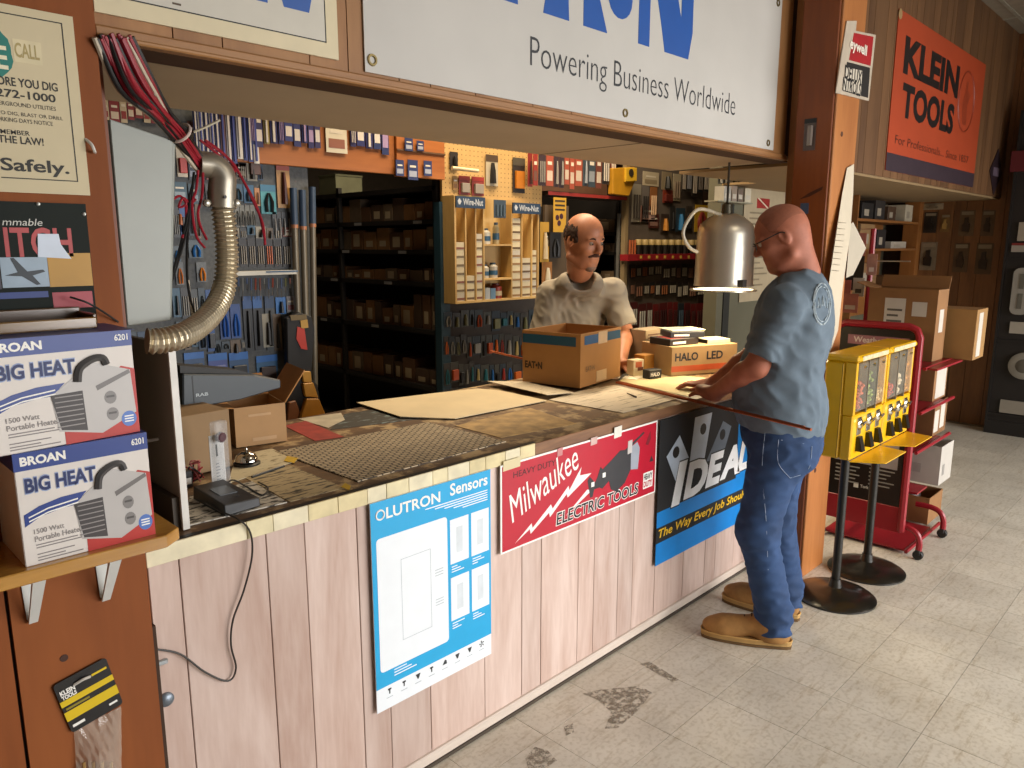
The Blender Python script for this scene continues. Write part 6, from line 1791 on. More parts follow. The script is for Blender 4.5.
MB().prism(f, [(a[0], a[2] - 0.19), (a[0] + 0.21, a[2]), (a[0], a[2] + 0.19), (a[0] - 0.21, a[2])], 0, 0.004).build('board', mat('#2a1a20', 0.5), t)
MB().prism(f, [(a[0] - 0.1, a[2] - 0.035), (a[0] + 0.1, a[2] - 0.035), (a[0] + 0.1, a[2] + 0.035), (a[0] - 0.1, a[2] + 0.035)], 0.004, 0.005).build('plate', mat('#6a5a68', 0.5), t)

# ================================================================== candy machines
YEL = mat('#e8b30e', 0.35, var=0.05, coat=0.3)
CHR = mat('#b8b4aa', 0.2, 0.95, var=0.05)
CLR = mat('#d8d4c4', 0.06, alpha=0.20)


def candy_machine(label, xa, xb, px_, base_r):
    yf, yb, z0, z1 = -0.538, -0.402, 0.722, 1.185
    t = thing('candy_machine', label, 'vending machine', (px_, -0.457, 0), 'candy machines on stands')
    MB().lathe([(base_r, 0.0), (base_r, 0.008), (base_r * 0.9, 0.020), (base_r * 0.55, 0.032), (0.05, 0.042), (0.03, 0.052), (0.024, 0.09)], (px_, -0.457, 0.0005), 40).build('base', mat('#16140f', 0.3, coat=0.5), t, smooth=True)
    MB().lathe([(0.0195, 0.05), (0.0195, z0)], (px_, -0.457, 0), 16).build('pole', mat('#15130f', 0.35), t, smooth=True)
    # cabinet: back box plus lower panel, the windows stay open in front
    bx('cabinet', YEL, t, xa, yf + 0.05, z0, xb, yb, z1 - 0.03, 0.008)
    bx('front_panel', YEL, t, xa, yf, z0, xb, yf + 0.049, z0 + 0.20, 0.006)
    bx('end_panel', YEL, t, xa, yf, z0 + 0.2005, xa + 0.018, yf + 0.049, z1 - 0.031, 0.003)
    bx('end_panel', YEL, t, xb - 0.018, yf, z0 + 0.2005, xb, yf + 0.049, z1 - 0.031, 0.003)
    bx('lid', YEL, t, xa - 0.006, yf - 0.010, z1 - 0.03, xb + 0.006, yb + 0.004, z1, 0.010)
    pl('label', mat('#d0c39a', 0.5, var=0.2, scale=60), t, FY(yf - 0.010), xa + 0.03, z1 - 0.024, xb - 0.03, z1 - 0.004, 0, 0.001)
    pl('side_seam', mat('#a87c10', 0.5), t, FX(xa), -(yf + 0.058), z0 + 0.01, -(yf + 0.061), z1 - 0.035, 0, 0.0006)
    n = 3
    w_ = (xb - xa - 0.036) / n
    for k in range(n):
        u0 = xa + 0.018 + w_ * k
        cn = bx('canister', CLR, t, u0 + 0.003, yf - 0.004, z0 + 0.215, u0 + w_ - 0.003, yf + 0.0485, z1 - 0.035, 0.004)
        MB().lathe([(0.007, 0), (0.007, 0.008), (0, 0.009)], (u0 + w_ / 2, yf - 0.004, z1 - 0.055), 10, (0, -1, 0)).build('lock', CHR, cn)
        bx('divider', mat('#6a655a', 0.4), t, u0 + w_ - 0.004, yf - 0.006, z0 + 0.2005, u0 + w_ + 0.004, yf + 0.045, z1 - 0.031) if k < n - 1 else None
        mb = MB()
        rc = random.Random(k + int(xa * 100))
        cs = []
        hgt = (0.11, 0.15, 0.05, 0.06, 0.09, 0.13)[(k + (3 if xa > 3.5 else 0)) % 6]
        for _ in range(60):
            cx, cy, cz = rc.uniform(u0 + 0.016, u0 + w_ - 0.016), rc.uniform(yf + 0.008, yf + 0.038), z0 + 0.226 + rc.random() * hgt
            r_ = 0.010
            mb.lathe([(0.3 * r_, -0.9 * r_), (r_, -0.2 * r_), (r_, 0.3 * r_), (0.3 * r_, 0.95 * r_)], (cx, cy, cz), 6)
        cd_ = mb.build('candy', mat(('#b5502a', '#8a9a4a', '#c9a86a', '#a8341f', '#cfc0a0', '#c98a20')[(k + (3 if xa > 3.5 else 0)) % 6], 0.35, var=0.6, scale=70), t, smooth=True)
        cd_['kind'] = 'stuff'
        cm = MB().lathe([(0.026, 0), (0.026, 0.006), (0.020, 0.012), (0.012, 0.014)], (u0 + w_ / 2, yf, z0 + 0.155), 18, (0, -1, 0)).build('coin_mechanism', CHR, t, smooth=True)
        MB().tube([(u0 + w_ / 2 - 0.016, yf - 0.022, z0 + 0.155), (u0 + w_ / 2 + 0.016, yf - 0.022, z0 + 0.165)], 0.006, 7).build('knob', CHR, cm, smooth=True)
        bx('coin_plate', CHR, cm, u0 + w_ / 2 - 0.022, yf - 0.004, z0 + 0.105, u0 + w_ / 2 + 0.022, yf, z0 + 0.185, 0.002)
        MB().hexa([(u0 + w_ / 2 - 0.020, yf - 0.030, z0 + 0.035), (u0 + w_ / 2 + 0.020, yf - 0.030, z0 + 0.035), (u0 + w_ / 2 + 0.020, yf, z0 + 0.035), (u0 + w_ / 2 - 0.020, yf, z0 + 0.035),
                   (u0 + w_ / 2 - 0.018, yf - 0.014, z0 + 0.10), (u0 + w_ / 2 + 0.018, yf - 0.014, z0 + 0.10), (u0 + w_ / 2 + 0.018, yf, z0 + 0.10), (u0 + w_ / 2 - 0.018, yf, z0 + 0.10)]).build('chute_door', mat('#191512', 0.3), t)
    P = [(xa, yf, z0 - 0.004), (xb, yf, z0 - 0.004), (xb - 0.05, yf - 0.13, z0 + 0.002), (xa + 0.06, yf - 0.13, z0 + 0.002)]
    MB().hexa(P + [(p[0], p[1], p[2] + 0.004) for p in P]).build('tray', YEL, t)
    return t


candy_machine('yellow candy machine on a black stand next to the customer', 3.283, 3.655, 3.462, 0.185)
candy_machine('further yellow candy machine before the red display rack', 3.672, 4.035, 3.872, 0.185)

# ================================================================== red display rack
RR = mat('#8c1822', 0.4, var=0.06)
t = thing('display_rack', 'red wheeled display rack with a black information board', 'rack', (4.40, -0.32, 0))
XF, y0, y1 = 4.18, -0.515, -0.095
top = 1.235
def frame_path(x, ya, yb, za, zb, r=0.05):
    return [(x, ya, za), (x, ya, zb - r), (x, ya + r * 0.3, zb - r * 0.3), (x, ya + r, zb), (x, yb - r, zb), (x, yb - r * 0.3, zb - r * 0.3), (x, yb, zb - r), (x, yb, za)]
MB().tube(frame_path(XF, y0, y1, 0.14, top), 0.020, 8).build('frame', RR, t, smooth=True)
bx('lower_panel', RR, t, XF - 0.008, y0, 0.13, XF + 0.010, y1, 0.27, 0.003)
bd = bx('info_board', mat('#17120f', 0.4), t, XF - 0.004, y0 + 0.02, 0.27, XF + 0.006, y1 - 0.02, top - 0.02)
fx = FX(XF - 0.004)
pl('title_strip', mat('#8a5a60', 0.5), bd, fx, 0.16, top - 0.11, 0.47, top - 0.06, 0, 0.001)
text('Weather', fx, 0.19, top - 0.10, 0.35, top - 0.068, mat('#c9b8b0', 0.5), bd, 0.0016, bold=0.02)
pl('picture', mat('#a89a94', 0.5), bd, fx, 0.14, 0.56, 0.47, 0.66, 0, 0.001)
pl('picture', mat('#9a9290', 0.5), bd, fx, 0.14, 0.47, 0.47, 0.545, 0, 0.001)
for k in range(5):
    pl('text_line', mat('#8d8a84', 0.5), bd, fx, 0.15, 0.44 - 0.022 * k, 0.28 - 0.02 * (k % 2), 0.447 - 0.022 * k, 0, 0.001)
    pl('text_line', mat('#8d8a84', 0.5), bd, fx, 0.33, 0.45 - 0.022 * k, 0.46 - 0.02 * (k % 3), 0.457 - 0.022 * k, 0, 0.001)
text('Tork', fx, 0.29, 0.335, 0.335, 0.352, mat('#c8c4bc', 0.5), bd, 0.0014, bold=0.02)
pl('emblem', mat('#c8c4bc', 0.5), bd, fx, 0.255, 0.33, 0.28, 0.355, 0, 0.001)
# feet with casters
for (cx, cy) in ((4.20, -0.605), (4.63, -0.605), (4.20, -0.085), (4.63, -0.085)):
    s_ = -1 if cy < -0.3 else 1
    yi = y0 + 0.06 if s_ < 0 else y1 - 0.06
    if s_ < 0:
        MB().tube([(cx, yi, 0.165), (cx, cy + 0.07, 0.165), (cx, cy + 0.02, 0.145), (cx, cy, 0.10), (cx, cy, 0.052)], 0.016, 8, 4).build('foot', RR, t, smooth=True)
    else:
        MB().tube([(cx, yi, 0.165), (cx, cy, 0.14), (cx, cy, 0.052)], 0.016, 8, 3).build('foot', RR, t, smooth=True)
    w_ = MB().lathe([(0.024, -0.014), (0.026, -0.010), (0.026, 0.010), (0.024, 0.014)], (cx, cy, 0.0265), 16, (1, 0, 0)).build('caster', mat('#191614', 0.5), t, smooth=True)
    bx('fork', mat('#1f1c1a', 0.5), w_, cx - 0.018, cy - 0.012, 0.030, cx + 0.018, cy + 0.012, 0.056, 0.003)
bx('base_rail', RR, t, 4.18, y1 - 0.075, 0.15, 4.64, y1 - 0.045, 0.18)
zsv = [PY(927, 525, -0.505)[2] + 0.002, PY(938, 486, -0.535)[2] + 0.002, PY(932, 437, -0.505)[2] + 0.002, PY(932, 402, -0.505)[2] + 0.002, PY(933, 362, -0.51)[2] + 0.002]
for z_ in zsv:
    low = z_ == zsv[1]
    bx('shelf', RR, t, 4.50 if low else 4.22, -0.49 if low else -0.53 if z_ < 1 else -0.60, z_ - 0.012, 4.68, y1, z_ - 0.002)
    if not low:
        MB().tube([(4.20, -0.545, z_ - 0.006), (4.80, -0.545, z_ - 0.006)], 0.010, 6).build('rail', RR, t)
# rear upper frame with header cards
for yy_ in (-0.20, 0.16):
    pass
XU = 4.72
ya, yb_ = PX(871, 260, XU)[1], PX(846, 260, XU)[1]
zu = PX(866, 229, XU)[2]
MB().tube([(XU, ya, 0.17), (XU, ya, zu), (XU, yb_ + 0.1, zu), (XU, yb_ + 0.1, 0.17)], 0.016, 8).build('rear_frame', RR, t)
fx = FX(XU - 0.017)
t2 = thing('header_card', 'pink and black header card hanging on the red rack', 'card', (XU - 0.02, ya, PX(860, 290, XU)[2]))
a, b_ = PX(853, 256, XU), PX(868, 233, XU)
pl('panel', mat('#a8685f', 0.5, var=0.2, scale=20), t2, fx, -b_[1] - 0.12, a[2], -b_[1], b_[2], 0, 0.003)
a, b_ = PX(850, 290, XU), PX(866, 256, XU)
pl('panel', mat('#201a1a', 0.5), t2, fx, -b_[1] - 0.11, a[2], -b_[1], b_[2], 0, 0.003)
for k, (pa, pb, c, lab) in enumerate((((866, 275), (878, 254), '#a87c70', 'pink round blister pack on the red rack'), ((843, 305), (852, 280), '#a85a54', 'pink and black pack at the left of the red rack'), ((853, 296), (866, 278), '#b0a8a0', 'white slip tilted on the red rack'), ((843, 312), (860, 294), '#b0655c', 'pink pack low on the red rack'))):
    a, b_ = PX(*pa, XU - 0.05), PX(*pb, XU - 0.05)
    o = thing('blister_pack', lab, 'package', (XU - 0.05, (a[1] + b_[1]) / 2, a[2]))
    fx2 = FX(XU - 0.05 - 0.006 * k)
    pl('card', mat(c, 0.45, var=0.15, scale=25), o, fx2, -a[1], a[2], -b_[1], b_[2], 0, 0.003)
    pl('print', mat('#d0c0b8' if k != 2 else '#3a3432', 0.5), o, fx2, -a[1] + 0.015, a[2] + 0.02, -b_[1] - 0.015, a[2] + 0.045, 0.003, 0.004)
MB().tube([(XU, ya - 0.01, PX(880, 261, XU)[2]), (XU - 0.01, ya - 0.22, PX(885, 261, XU)[2])], 0.004, 6).build('hook', mat('#b8b4ac', 0.3, 0.8), t)

# cartons on the rack: near corner given by pixel
def cbox(label, pxc, pyb, pyt, y0_, dx, dy, m, z=None, flaps=(), open_top=True, name='carton', yaw=0):
    p = PY(pxc, pyb, y0_)
    z = p[2] if z is None else z
    h_ = PY(pxc, pyt, y0_)[2] - z
    return carton(name, label, p[0] + dx / 2, y0_ + dy / 2, z, dx, dy, h_, yaw, m, flaps=flaps, open_top=open_top), h_
B1, B2 = mat('#8a6138', 0.75, var=0.07), mat('#7d5630', 0.75, var=0.07)
WL = mat('#c4bdb2', 0.55, var=0.04)
YR = -0.505
(tb, fr), h_ = cbox('brown open carton with white label on the upper rack shelf', 932, 402, 368, YR, 0.24, 0.28, B1, z=zsv[3] - 0.0015)
pl('label', WL, tb, fr['f'], 0.04, 0.01, 0.22, h_ - 0.02, 0.0003, 0.001)
(tb, fr), h_ = cbox('brown open carton with bagged goods on the middle rack shelf', 932, 437, 405, YR, 0.24, 0.28, B2, z=zsv[2] - 0.0015)
pl('label', WL, tb, fr['f'], 0.01, 0.02, 0.09, h_ - 0.05, 0.0003, 0.001)
pl('label', WL, tb, fr['f'], 0.12, 0.03, 0.20, h_ - 0.02, 0.0003, 0.001)
mb = MB()
for k in range(5):
    mb.lathe([(0.01, 0), (0.035, 0.015), (0.03, 0.04), (0.005, 0.055)], (tb.location[0] - 0.07 + 0.035 * k, tb.location[1] - 0.04 + 0.04 * (k % 3), zsv[2] + h_ - 0.045), 8)
gb = mb.build('bagged_goods', mat('#3a2c22', 0.4, var=0.4, scale=30), tb); gb['kind'] = 'stuff'
(tb, fr), h_ = cbox('white open carton hanging over the lower rack shelf', 938, 486, 450, YR - 0.03, 0.24, 0.30, mat('#b5afa6', 0.6, var=0.04), z=zsv[1] - 0.0015)
pl('print', mat('#8a8680', 0.6), tb, fr['f'], 0.05, 0.05, 0.09, h_ * 0.5, 0.0003, 0.001)
pl('print', mat('#a09a92', 0.6), tb, fr['l'], 0.14, 0.06, 0.20, h_ * 0.5, 0.0003, 0.001)
(tb, fr), h_ = cbox('brown open carton on the bottom rack shelf', 927, 525, 501, YR, 0.26, 0.28, B1, z=zsv[0] - 0.0015)
gb = MB().lathe([(0.02, 0), (0.06, 0.02), (0.05, 0.05), (0.01, 0.07)], (tb.location[0], tb.location[1], zsv[0] + h_ - 0.055), 10).build('bagged_goods', mat('#3a2a26', 0.4, var=0.4), tb, smooth=True)
# large open carton on top with labels, tan carton beyond it
(tb, fr), h_ = cbox('large brown open carton with shipping label on the rack top', 933, 362, 291, -0.51, 0.16, 0.36, B1, z=zsv[4] - 0.0015, flaps=(('r', 72, 0.07), ('b', 20, 0.08)), yaw=-3)
fl = fr['l']
pl('shipping_label', WL, tb, fl, 0.09, h_ * 0.28, 0.20, h_ * 0.86, 0.0003, 0.001)
for k in range(5):
    pl('print', mat('#5a554e', 0.6), tb, fl, 0.105, h_ * (0.36 + 0.08 * k), 0.185 - 0.02 * (k % 2), h_ * (0.39 + 0.08 * k), 0.001, 0.0014)
pl('label', WL, tb, fl, 0.235, h_ * 0.62, 0.31, h_ * 0.82, 0.0003, 0.001)
pl('label', WL, tb, fr['f'], 0.05, h_ * 0.40, 0.11, h_ * 0.72, 0.0003, 0.001)
(tb, fr), h_ = cbox('tan carton with barcode label behind the large open carton', 974, 346, 311, -0.65, 0.22, 0.34, mat('#96703e', 0.75, var=0.06), z=zsv[4] - 0.0015, open_top=False)
pl('label', WL, tb, fr['f'], 0.05, 0.015, 0.13, h_ - 0.02, 0.0003, 0.001)

# ================================================================== alcove: shelf on the partition and packs on the end wall
t = thing('alcove_shelf', 'brown shelf unit in the corner of the alcove', 'shelving', (7.2, 0.75, 1.3))
BR_ = wood('#7a4c24', '#94602f', 'x', 4)
bx('back', BR_, t, 6.3, 0.93, 1.0, 7.79, 0.949, 2.04)
for z_ in (1.30, 1.62, 1.86):
    bx('shelf', BR_, t, 6.3, 0.62, z_ - 0.02, 7.79, 0.93, z_)
bx('side', BR_, t, 6.28, 0.62, 1.0, 6.30, 0.949, 2.04)
for k, (x0, w_, z_, h_, c, lab) in enumerate(((6.45, 0.25, 1.86, 0.13, '#1f1b18', 'black flat case on the top alcove shelf'), (6.75, 0.22, 1.86, 0.16, '#2a2522', 'dark tool case on the top alcove shelf'), (7.05, 0.2, 1.86, 0.12, '#4a3422', 'brown case on the top alcove shelf'), (7.5, 0.2, 1.86, 0.15, '#b5a890', 'white parcel at the end of the top alcove shelf'),
                               (6.45, 0.32, 1.62, 0.2, '#8a6a44', 'brown carton on the middle alcove shelf'), (6.85, 0.2, 1.62, 0.16, '#241d1a', 'black carton on the middle alcove shelf'), (7.2, 0.4, 1.62, 0.06, '#a89c8c', 'flat white stack on the middle alcove shelf'), (7.2, 0.4, 1.30, 0.07, '#6a4a2a', 'flat brown box on the lowest alcove shelf'), (6.5, 0.4, 1.30, 0.2, '#7a5a38', 'brown carton on the lowest alcove shelf'))):
    tb, fr = carton('stored_box', lab, x0 + w_ / 2, 0.76, z_ + 0.0005, w_, 0.22, h_, 0, mat(c, 0.6), cat='box')
    pl('label', mat('#9a8e7c', 0.6), tb, fr['f'], w_ * 0.2, h_ * 0.2, w_ * 0.6, h_ * 0.6, 0.0003, 0.001)


def packx(label, px0, py0, px1, py1, x, card, inner, group=None):
    a, b_ = PX(px0, py1, x), PX(px1, py0, x)
    o = thing('blister_pack', label, 'package', (x - 0.01, (a[1] + b_[1]) / 2, a[2]), group)
    f2 = FX(x - 0.002)
    W, H = -b_[1] + a[1], b_[2] - a[2]
    pl('card', mat(card, 0.5, var=0.15, scale=20), o, f2, -a[1], a[2], -b_[1], b_[2], 0, 0.004)
    MB().prism(f2, [(-a[1] + W * u_, a[2] + H * v_) for u_, v_ in ((0.25, 0.18), (0.7, 0.15), (0.74, 0.45), (0.6, 0.52), (0.62, 0.72), (0.36, 0.70), (0.34, 0.5), (0.22, 0.42))], 0.004, 0.02).build('part', mat(inner, 0.4), o)
    pl('header', mat('#8a7a62', 0.5), o, f2, -a[1] + W * 0.1, a[2] + H * 0.82, -b_[1] - W * 0.1, a[2] + H * 0.95, 0.004, 0.005)
    return o
XW = 7.91
packx('white rating label above the end-wall packs', 922, 203, 944, 210, XW, '#9a8a70', '#7a6a52')
for k, it in enumerate(((923, 212, 938, 233, '#2a2018', '#1a1410', 'dark package on the end wall, upper left'), (940, 214, 951, 232, '#7a5a30', '#b08a4a', 'tan package with yellow part on the end wall'), (958, 210, 976, 236, '#6a5236', '#3a2a1c', 'clear brown pack on the end wall, upper middle'), (980, 210, 996, 236, '#644c32', '#3a2a1c', 'clear brown pack on the end wall, upper right'),
                        (919, 242, 938, 270, '#7c6c56', '#2a2018', 'pale pack with black part on the end wall, lower left'), (952, 243, 970, 272, '#5c452c', '#3a2818', 'dim pack on the end wall, lower middle'), (974, 243, 994, 274, '#5a442a', '#32241a', 'dim pack on the end wall, lower right'))):
    packx(it[6], *it[:4], XW, it[4], it[5])
# ================================================================== black shelving at the right edge
t = thing('black_display', 'tall black display cabinet at the right edge', 'cabinet', (7.77, -0.9, 0))
BK = mat('#16110e', 0.6)
XB = 7.63
bx('side', BK, t, XB, -0.152, 0, 7.91, -0.132, 2.75)
bx('back', BK, t, 7.86, -1.7, 0, 7.91, -0.152, 2.75)
bx('base', BK, t, XB, -1.7, 0, 7.86, -0.152, 0.12)
for py in (258, 340, 415):
    z_ = PX(1012, py, XB)[2]
    bx('shelf', BK, t, XB, -1.7, z_ - 0.025, 7.86, -0.152, z_)
bx('face', mat('#1b1512', 0.6), t, XB + 0.015, -1.7, 0.12, XB + 0.03, -0.152, 2.75)
fx = FX(XB)
def onblack(name, label, cat, pa, pb, c, th=0.02, r=0.0):
    a, b_ = PX(*pa, XB), PX(*pb, XB)
    o = thing(name, label, cat, (XB, a[1], a[2]))
    MB().prism(fx, rpoly(-a[1], a[2], -b_[1], b_[2], max(r, 0.002)), -0.014, th).build('body', mat(c, 0.5, var=0.04), o)
    return o, -a[1], a[2], -b_[1], b_[2]
o, u0, v0, u1, v1 = onblack('exhaust_fan', 'white louvred fan panel in the black cabinet', 'fan', (1009.5, 314), (1034, 268), '#8f8a80', 0.03, 0.05)
pl('louvre', mat('#5f5c52', 0.5), o, fx, u0 + 0.05, v0 + 0.05, u1 - 0.05, v0 + 0.18, 0.03, 0.035)
pl('louvre', mat('#5f5c52', 0.5), o, fx, u0 + 0.05, v0 + 0.22, u1 - 0.05, v1 - 0.05, 0.03, 0.035)
o, u0, v0, u1, v1 = onblack('price_card', 'white price card below the louvred fan', 'card', (1009, 333), (1034, 323), '#a39a8c', 0.004)
o, u0, v0, u1, v1 = onblack('price_card', 'long white price card low in the black cabinet', 'card', (999, 412), (1030, 403), '#8f877a', 0.004)
o, u0, v0, u1, v1 = onblack('price_card', 'white card with red edge high in the black cabinet', 'card', (1011, 252), (1034, 243), '#958c80', 0.004)
pl('edge', mat('#7a2a24', 0.5), o, fx, u0, v1 - 0.02, u1, v1, 0.004, 0.006)
o, u0, v0, u1, v1 = onblack('price_card', 'upright white card at the top of the black cabinet', 'card', (1017, 241), (1034, 222), '#9a8f80', 0.004)
o, u0, v0, u1, v1 = onblack('red_box', 'dark red box on top of the black cabinet edge', 'box', (1010, 172), (1034, 150), '#5e1a20', 0.02)
a = PX(1024, 366, XB)
o = thing('round_fan', 'round pale fan grille in the black cabinet', 'fan', (XB, a[1], a[2] - 0.12))
MB().lathe([(0.115, -0.01), (0.115, 0.02), (0.09, 0.03)], (XB, a[1], a[2]), 28, (-1, 0, 0)).build('housing', mat('#8d877c', 0.5), o, smooth=True)
MB().lathe([(0.06, 0.03), (0.05, 0.036)], (XB, a[1], a[2]), 20, (-1, 0, 0)).build('grille', mat('#5c564c', 0.5), o, smooth=True)
# ================================================================== people: smooth bodies from blended volumes
class Vol:
    def __init__(s, lo, hi, vox):
        s.lo = np.array(lo, float); s.vox = vox
        s.n = np.ceil((np.array(hi) - s.lo) / vox).astype(int) + 1
        s.D = np.full(s.n, 0.5, np.float32)

    def _sub(s, lo, hi):
        i0 = np.clip(np.floor((np.array(lo) - s.lo) / s.vox).astype(int), 0, s.n)
        i1 = np.clip(np.ceil((np.array(hi) - s.lo) / s.vox).astype(int) + 1, 0, s.n)
        if (i1 <= i0).any():
            return None, None
        sl = tuple(slice(a, b) for a, b in zip(i0, i1))
        g = [(s.lo[k] + np.arange(i0[k], i1[k]) * s.vox).astype(np.float32) for k in range(3)]
        return sl, np.meshgrid(*g, indexing='ij')

    def put(s, fn, lo, hi, k=0.02, op='add', clip=None):
        m = 0.03 + k
        sl, G = s._sub(np.array(lo) - m, np.array(hi) + m)
        if sl is None:
            return s
        d = fn(*G)
        for c in (clip or []):        # half spaces: point, outward normal
            p, nn = np.array(c[0]), np.array(c[1]) / np.linalg.norm(c[1])
            d = np.maximum(d, (G[0] - p[0]) * nn[0] + (G[1] - p[1]) * nn[1] + (G[2] - p[2]) * nn[2])
        A = s.D[sl]
        if op == 'add':
            h = np.maximum(k - np.abs(A - d), 0) / max(k, 1e-6)
            s.D[sl] = np.minimum(A, d) - h * h * k * 0.25
        elif op == 'cut':
            d = -d
            h = np.maximum(k - np.abs(A - d), 0) / max(k, 1e-6)
            s.D[sl] = np.maximum(A, d) + h * h * k * 0.25
        return s

    def cap(s, a, b, ra, rb, k=0.02, op='add', clip=None):
        a, b = np.array(a, float), np.array(b, float)
        ab = b - a; L2 = float(ab @ ab) + 1e-12

        def fn(X, Y, Z):
            t = np.clip(((X - a[0]) * ab[0] + (Y - a[1]) * ab[1] + (Z - a[2]) * ab[2]) / L2, 0, 1)
            return np.sqrt((X - a[0] - t * ab[0]) ** 2 + (Y - a[1] - t * ab[1]) ** 2 + (Z - a[2] - t * ab[2]) ** 2) - (ra + (rb - ra) * t)
        r = max(ra, rb)
        return s.put(fn, np.minimum(a, b) - r, np.maximum(a, b) + r, k, op, clip)

    def ell(s, c, r, ax, k=0.02, op='add', clip=None):
        c = np.array(c, float)
        A = [np.array(q, float) for q in ax]

        def fn(X, Y, Z):
            x, y, z = X - c[0], Y - c[1], Z - c[2]
            q = [x * a[0] + y * a[1] + z * a[2] for a in A]
            k0 = np.sqrt(sum((u / rr_) ** 2 for u, rr_ in zip(q, r))) + 1e-6
            k1 = np.sqrt(sum((u / rr_ ** 2) ** 2 for u, rr_ in zip(q, r))) + 1e-6
            return k0 * (k0 - 1) / k1
        m = max(r)
        return s.put(fn, c - m, c + m, k, op, clip)

    def disp(s, fn):
        X, Y, Z = np.meshgrid(*[(s.lo[k] + np.arange(s.n[k]) * s.vox).astype(np.float32) for k in range(3)], indexing='ij')
        msk = np.abs(s.D) < 0.03
        s.D[msk] += fn(X[msk], Y[msk], Z[msk])
        return s

    def halfspace(s, p, nn):
        X, Y, Z = np.meshgrid(*[(s.lo[k] + np.arange(s.n[k]) * s.vox).astype(np.float32) for k in range(3)], indexing='ij')
        nn = np.array(nn, float) / np.linalg.norm(nn)
        s.D = np.maximum(s.D, ((X - p[0]) * nn[0] + (Y - p[1]) * nn[1] + (Z - p[2]) * nn[2]).astype(np.float32))
        return s

    def hit(s, px, py, d0=2.0, d1=5.0):
        r = ray(px, py); r = r / np.linalg.norm(r)
        for d in np.arange(d0, d1, s.vox * 0.5):
            p = CAM + r * d
            i = np.round((p - s.lo) / s.vox).astype(int)
            if (i < 0).any() or (i >= s.n).any():
                continue
            if s.D[tuple(i)] < 0:
                return p
        return None

    def mesh(s):
        D = s.D
        nx, ny, nz = D.shape
        S = D < 0
        corners = [(i, j, k) for i in (0, 1) for j in (0, 1) for k in (0, 1)]
        cnt = sum(S[i:nx - 1 + i, j:ny - 1 + j, k:nz - 1 + k].astype(np.int8) for i, j, k in corners)
        act = np.argwhere((cnt > 0) & (cnt < 8))
        idx = np.full((nx - 1, ny - 1, nz - 1), -1, np.int32)
        idx[act[:, 0], act[:, 1], act[:, 2]] = np.arange(len(act))
        val = {c: D[act[:, 0] + c[0], act[:, 1] + c[1], act[:, 2] + c[2]] for c in corners}
        P = np.zeros((len(act), 3)); N = np.zeros(len(act))
        for a in corners:
            for ax in range(3):
                if a[ax] == 0:
                    b = list(a); b[ax] = 1; b = tuple(b)
                    va, vb = val[a], val[b]
                    m = (va < 0) != (vb < 0)
                    t = np.where(m, va / np.where(m, va - vb, 1), 0)
                    q = np.array(a, float)[None, :].repeat(len(act), 0)
                    q[:, ax] = t
                    P[m] += q[m]; N[m] += 1
        V = (P / N[:, None] + act) * s.vox + s.lo
        F = []
        for ax in range(3):
            sl0 = [slice(None)] * 3; sl1 = [slice(None)] * 3
            sl0[ax] = slice(0, -1); sl1[ax] = slice(1, None)
            A, B = S[tuple(sl0)], S[tuple(sl1)]
            e = np.argwhere(A != B)
            u, v = [(1, 2), (2, 0), (0, 1)][ax]
            ok = (e[:, u] > 0) & (e[:, v] > 0) & (e[:, u] < D.shape[u] - 1) & (e[:, v] < D.shape[v] - 1)
            e = e[ok]
            fl = A[e[:, 0], e[:, 1], e[:, 2]]
            def cell(du, dv):
                c = e.copy(); c[:, u] -= du; c[:, v] -= dv
                return idx[c[:, 0], c[:, 1], c[:, 2]]
            q = np.stack([cell(1, 1), cell(0, 1), cell(0, 0), cell(1, 0)], 1)
            q[~fl] = q[~fl][:, ::-1]
            F.append(q)
        F = np.concatenate(F)
        F = F[(F >= 0).all(1)]
        return V, F

    def build(s, name, m, parent, relax=1):
        V, F = s.mesh()
        for _ in range(relax):
            acc = np.zeros_like(V); c = np.zeros(len(V))
            for a, b in ((0, 1), (1, 2), (2, 3), (3, 0)):
                np.add.at(acc, F[:, a], V[F[:, b]]); np.add.at(c, F[:, a], 1)
                np.add.at(acc, F[:, b], V[F[:, a]]); np.add.at(c, F[:, b], 1)
            V = V * 0.5 + 0.5 * acc / np.maximum(c, 1)[:, None]
        off = np.array(wloc(parent))
        me = bpy.data.meshes.new(name)
        me.vertices.add(len(V)); me.vertices.foreach_set('co', (V - off).astype(np.float32).ravel())
        me.loops.add(len(F) * 4); me.loops.foreach_set('vertex_index', F.astype(np.int32).ravel())
        me.polygons.add(len(F)); me.polygons.foreach_set('loop_start', np.arange(0, len(F) * 4, 4, dtype=np.int32)); me.polygons.foreach_set('loop_total', np.full(len(F), 4, np.int32))
        me.update(calc_edges=True)
        me.polygons.foreach_set('use_smooth', [True] * len(F))
        me.materials.append(m)
        o = bpy.data.objects.new(name, me)
        COL.objects.link(o)
        o.parent = parent
        return o


def nrm(v):
    v = np.array(v, float)
    return v / np.linalg.norm(v)


UPV = np.array((0, 0, 1.0))


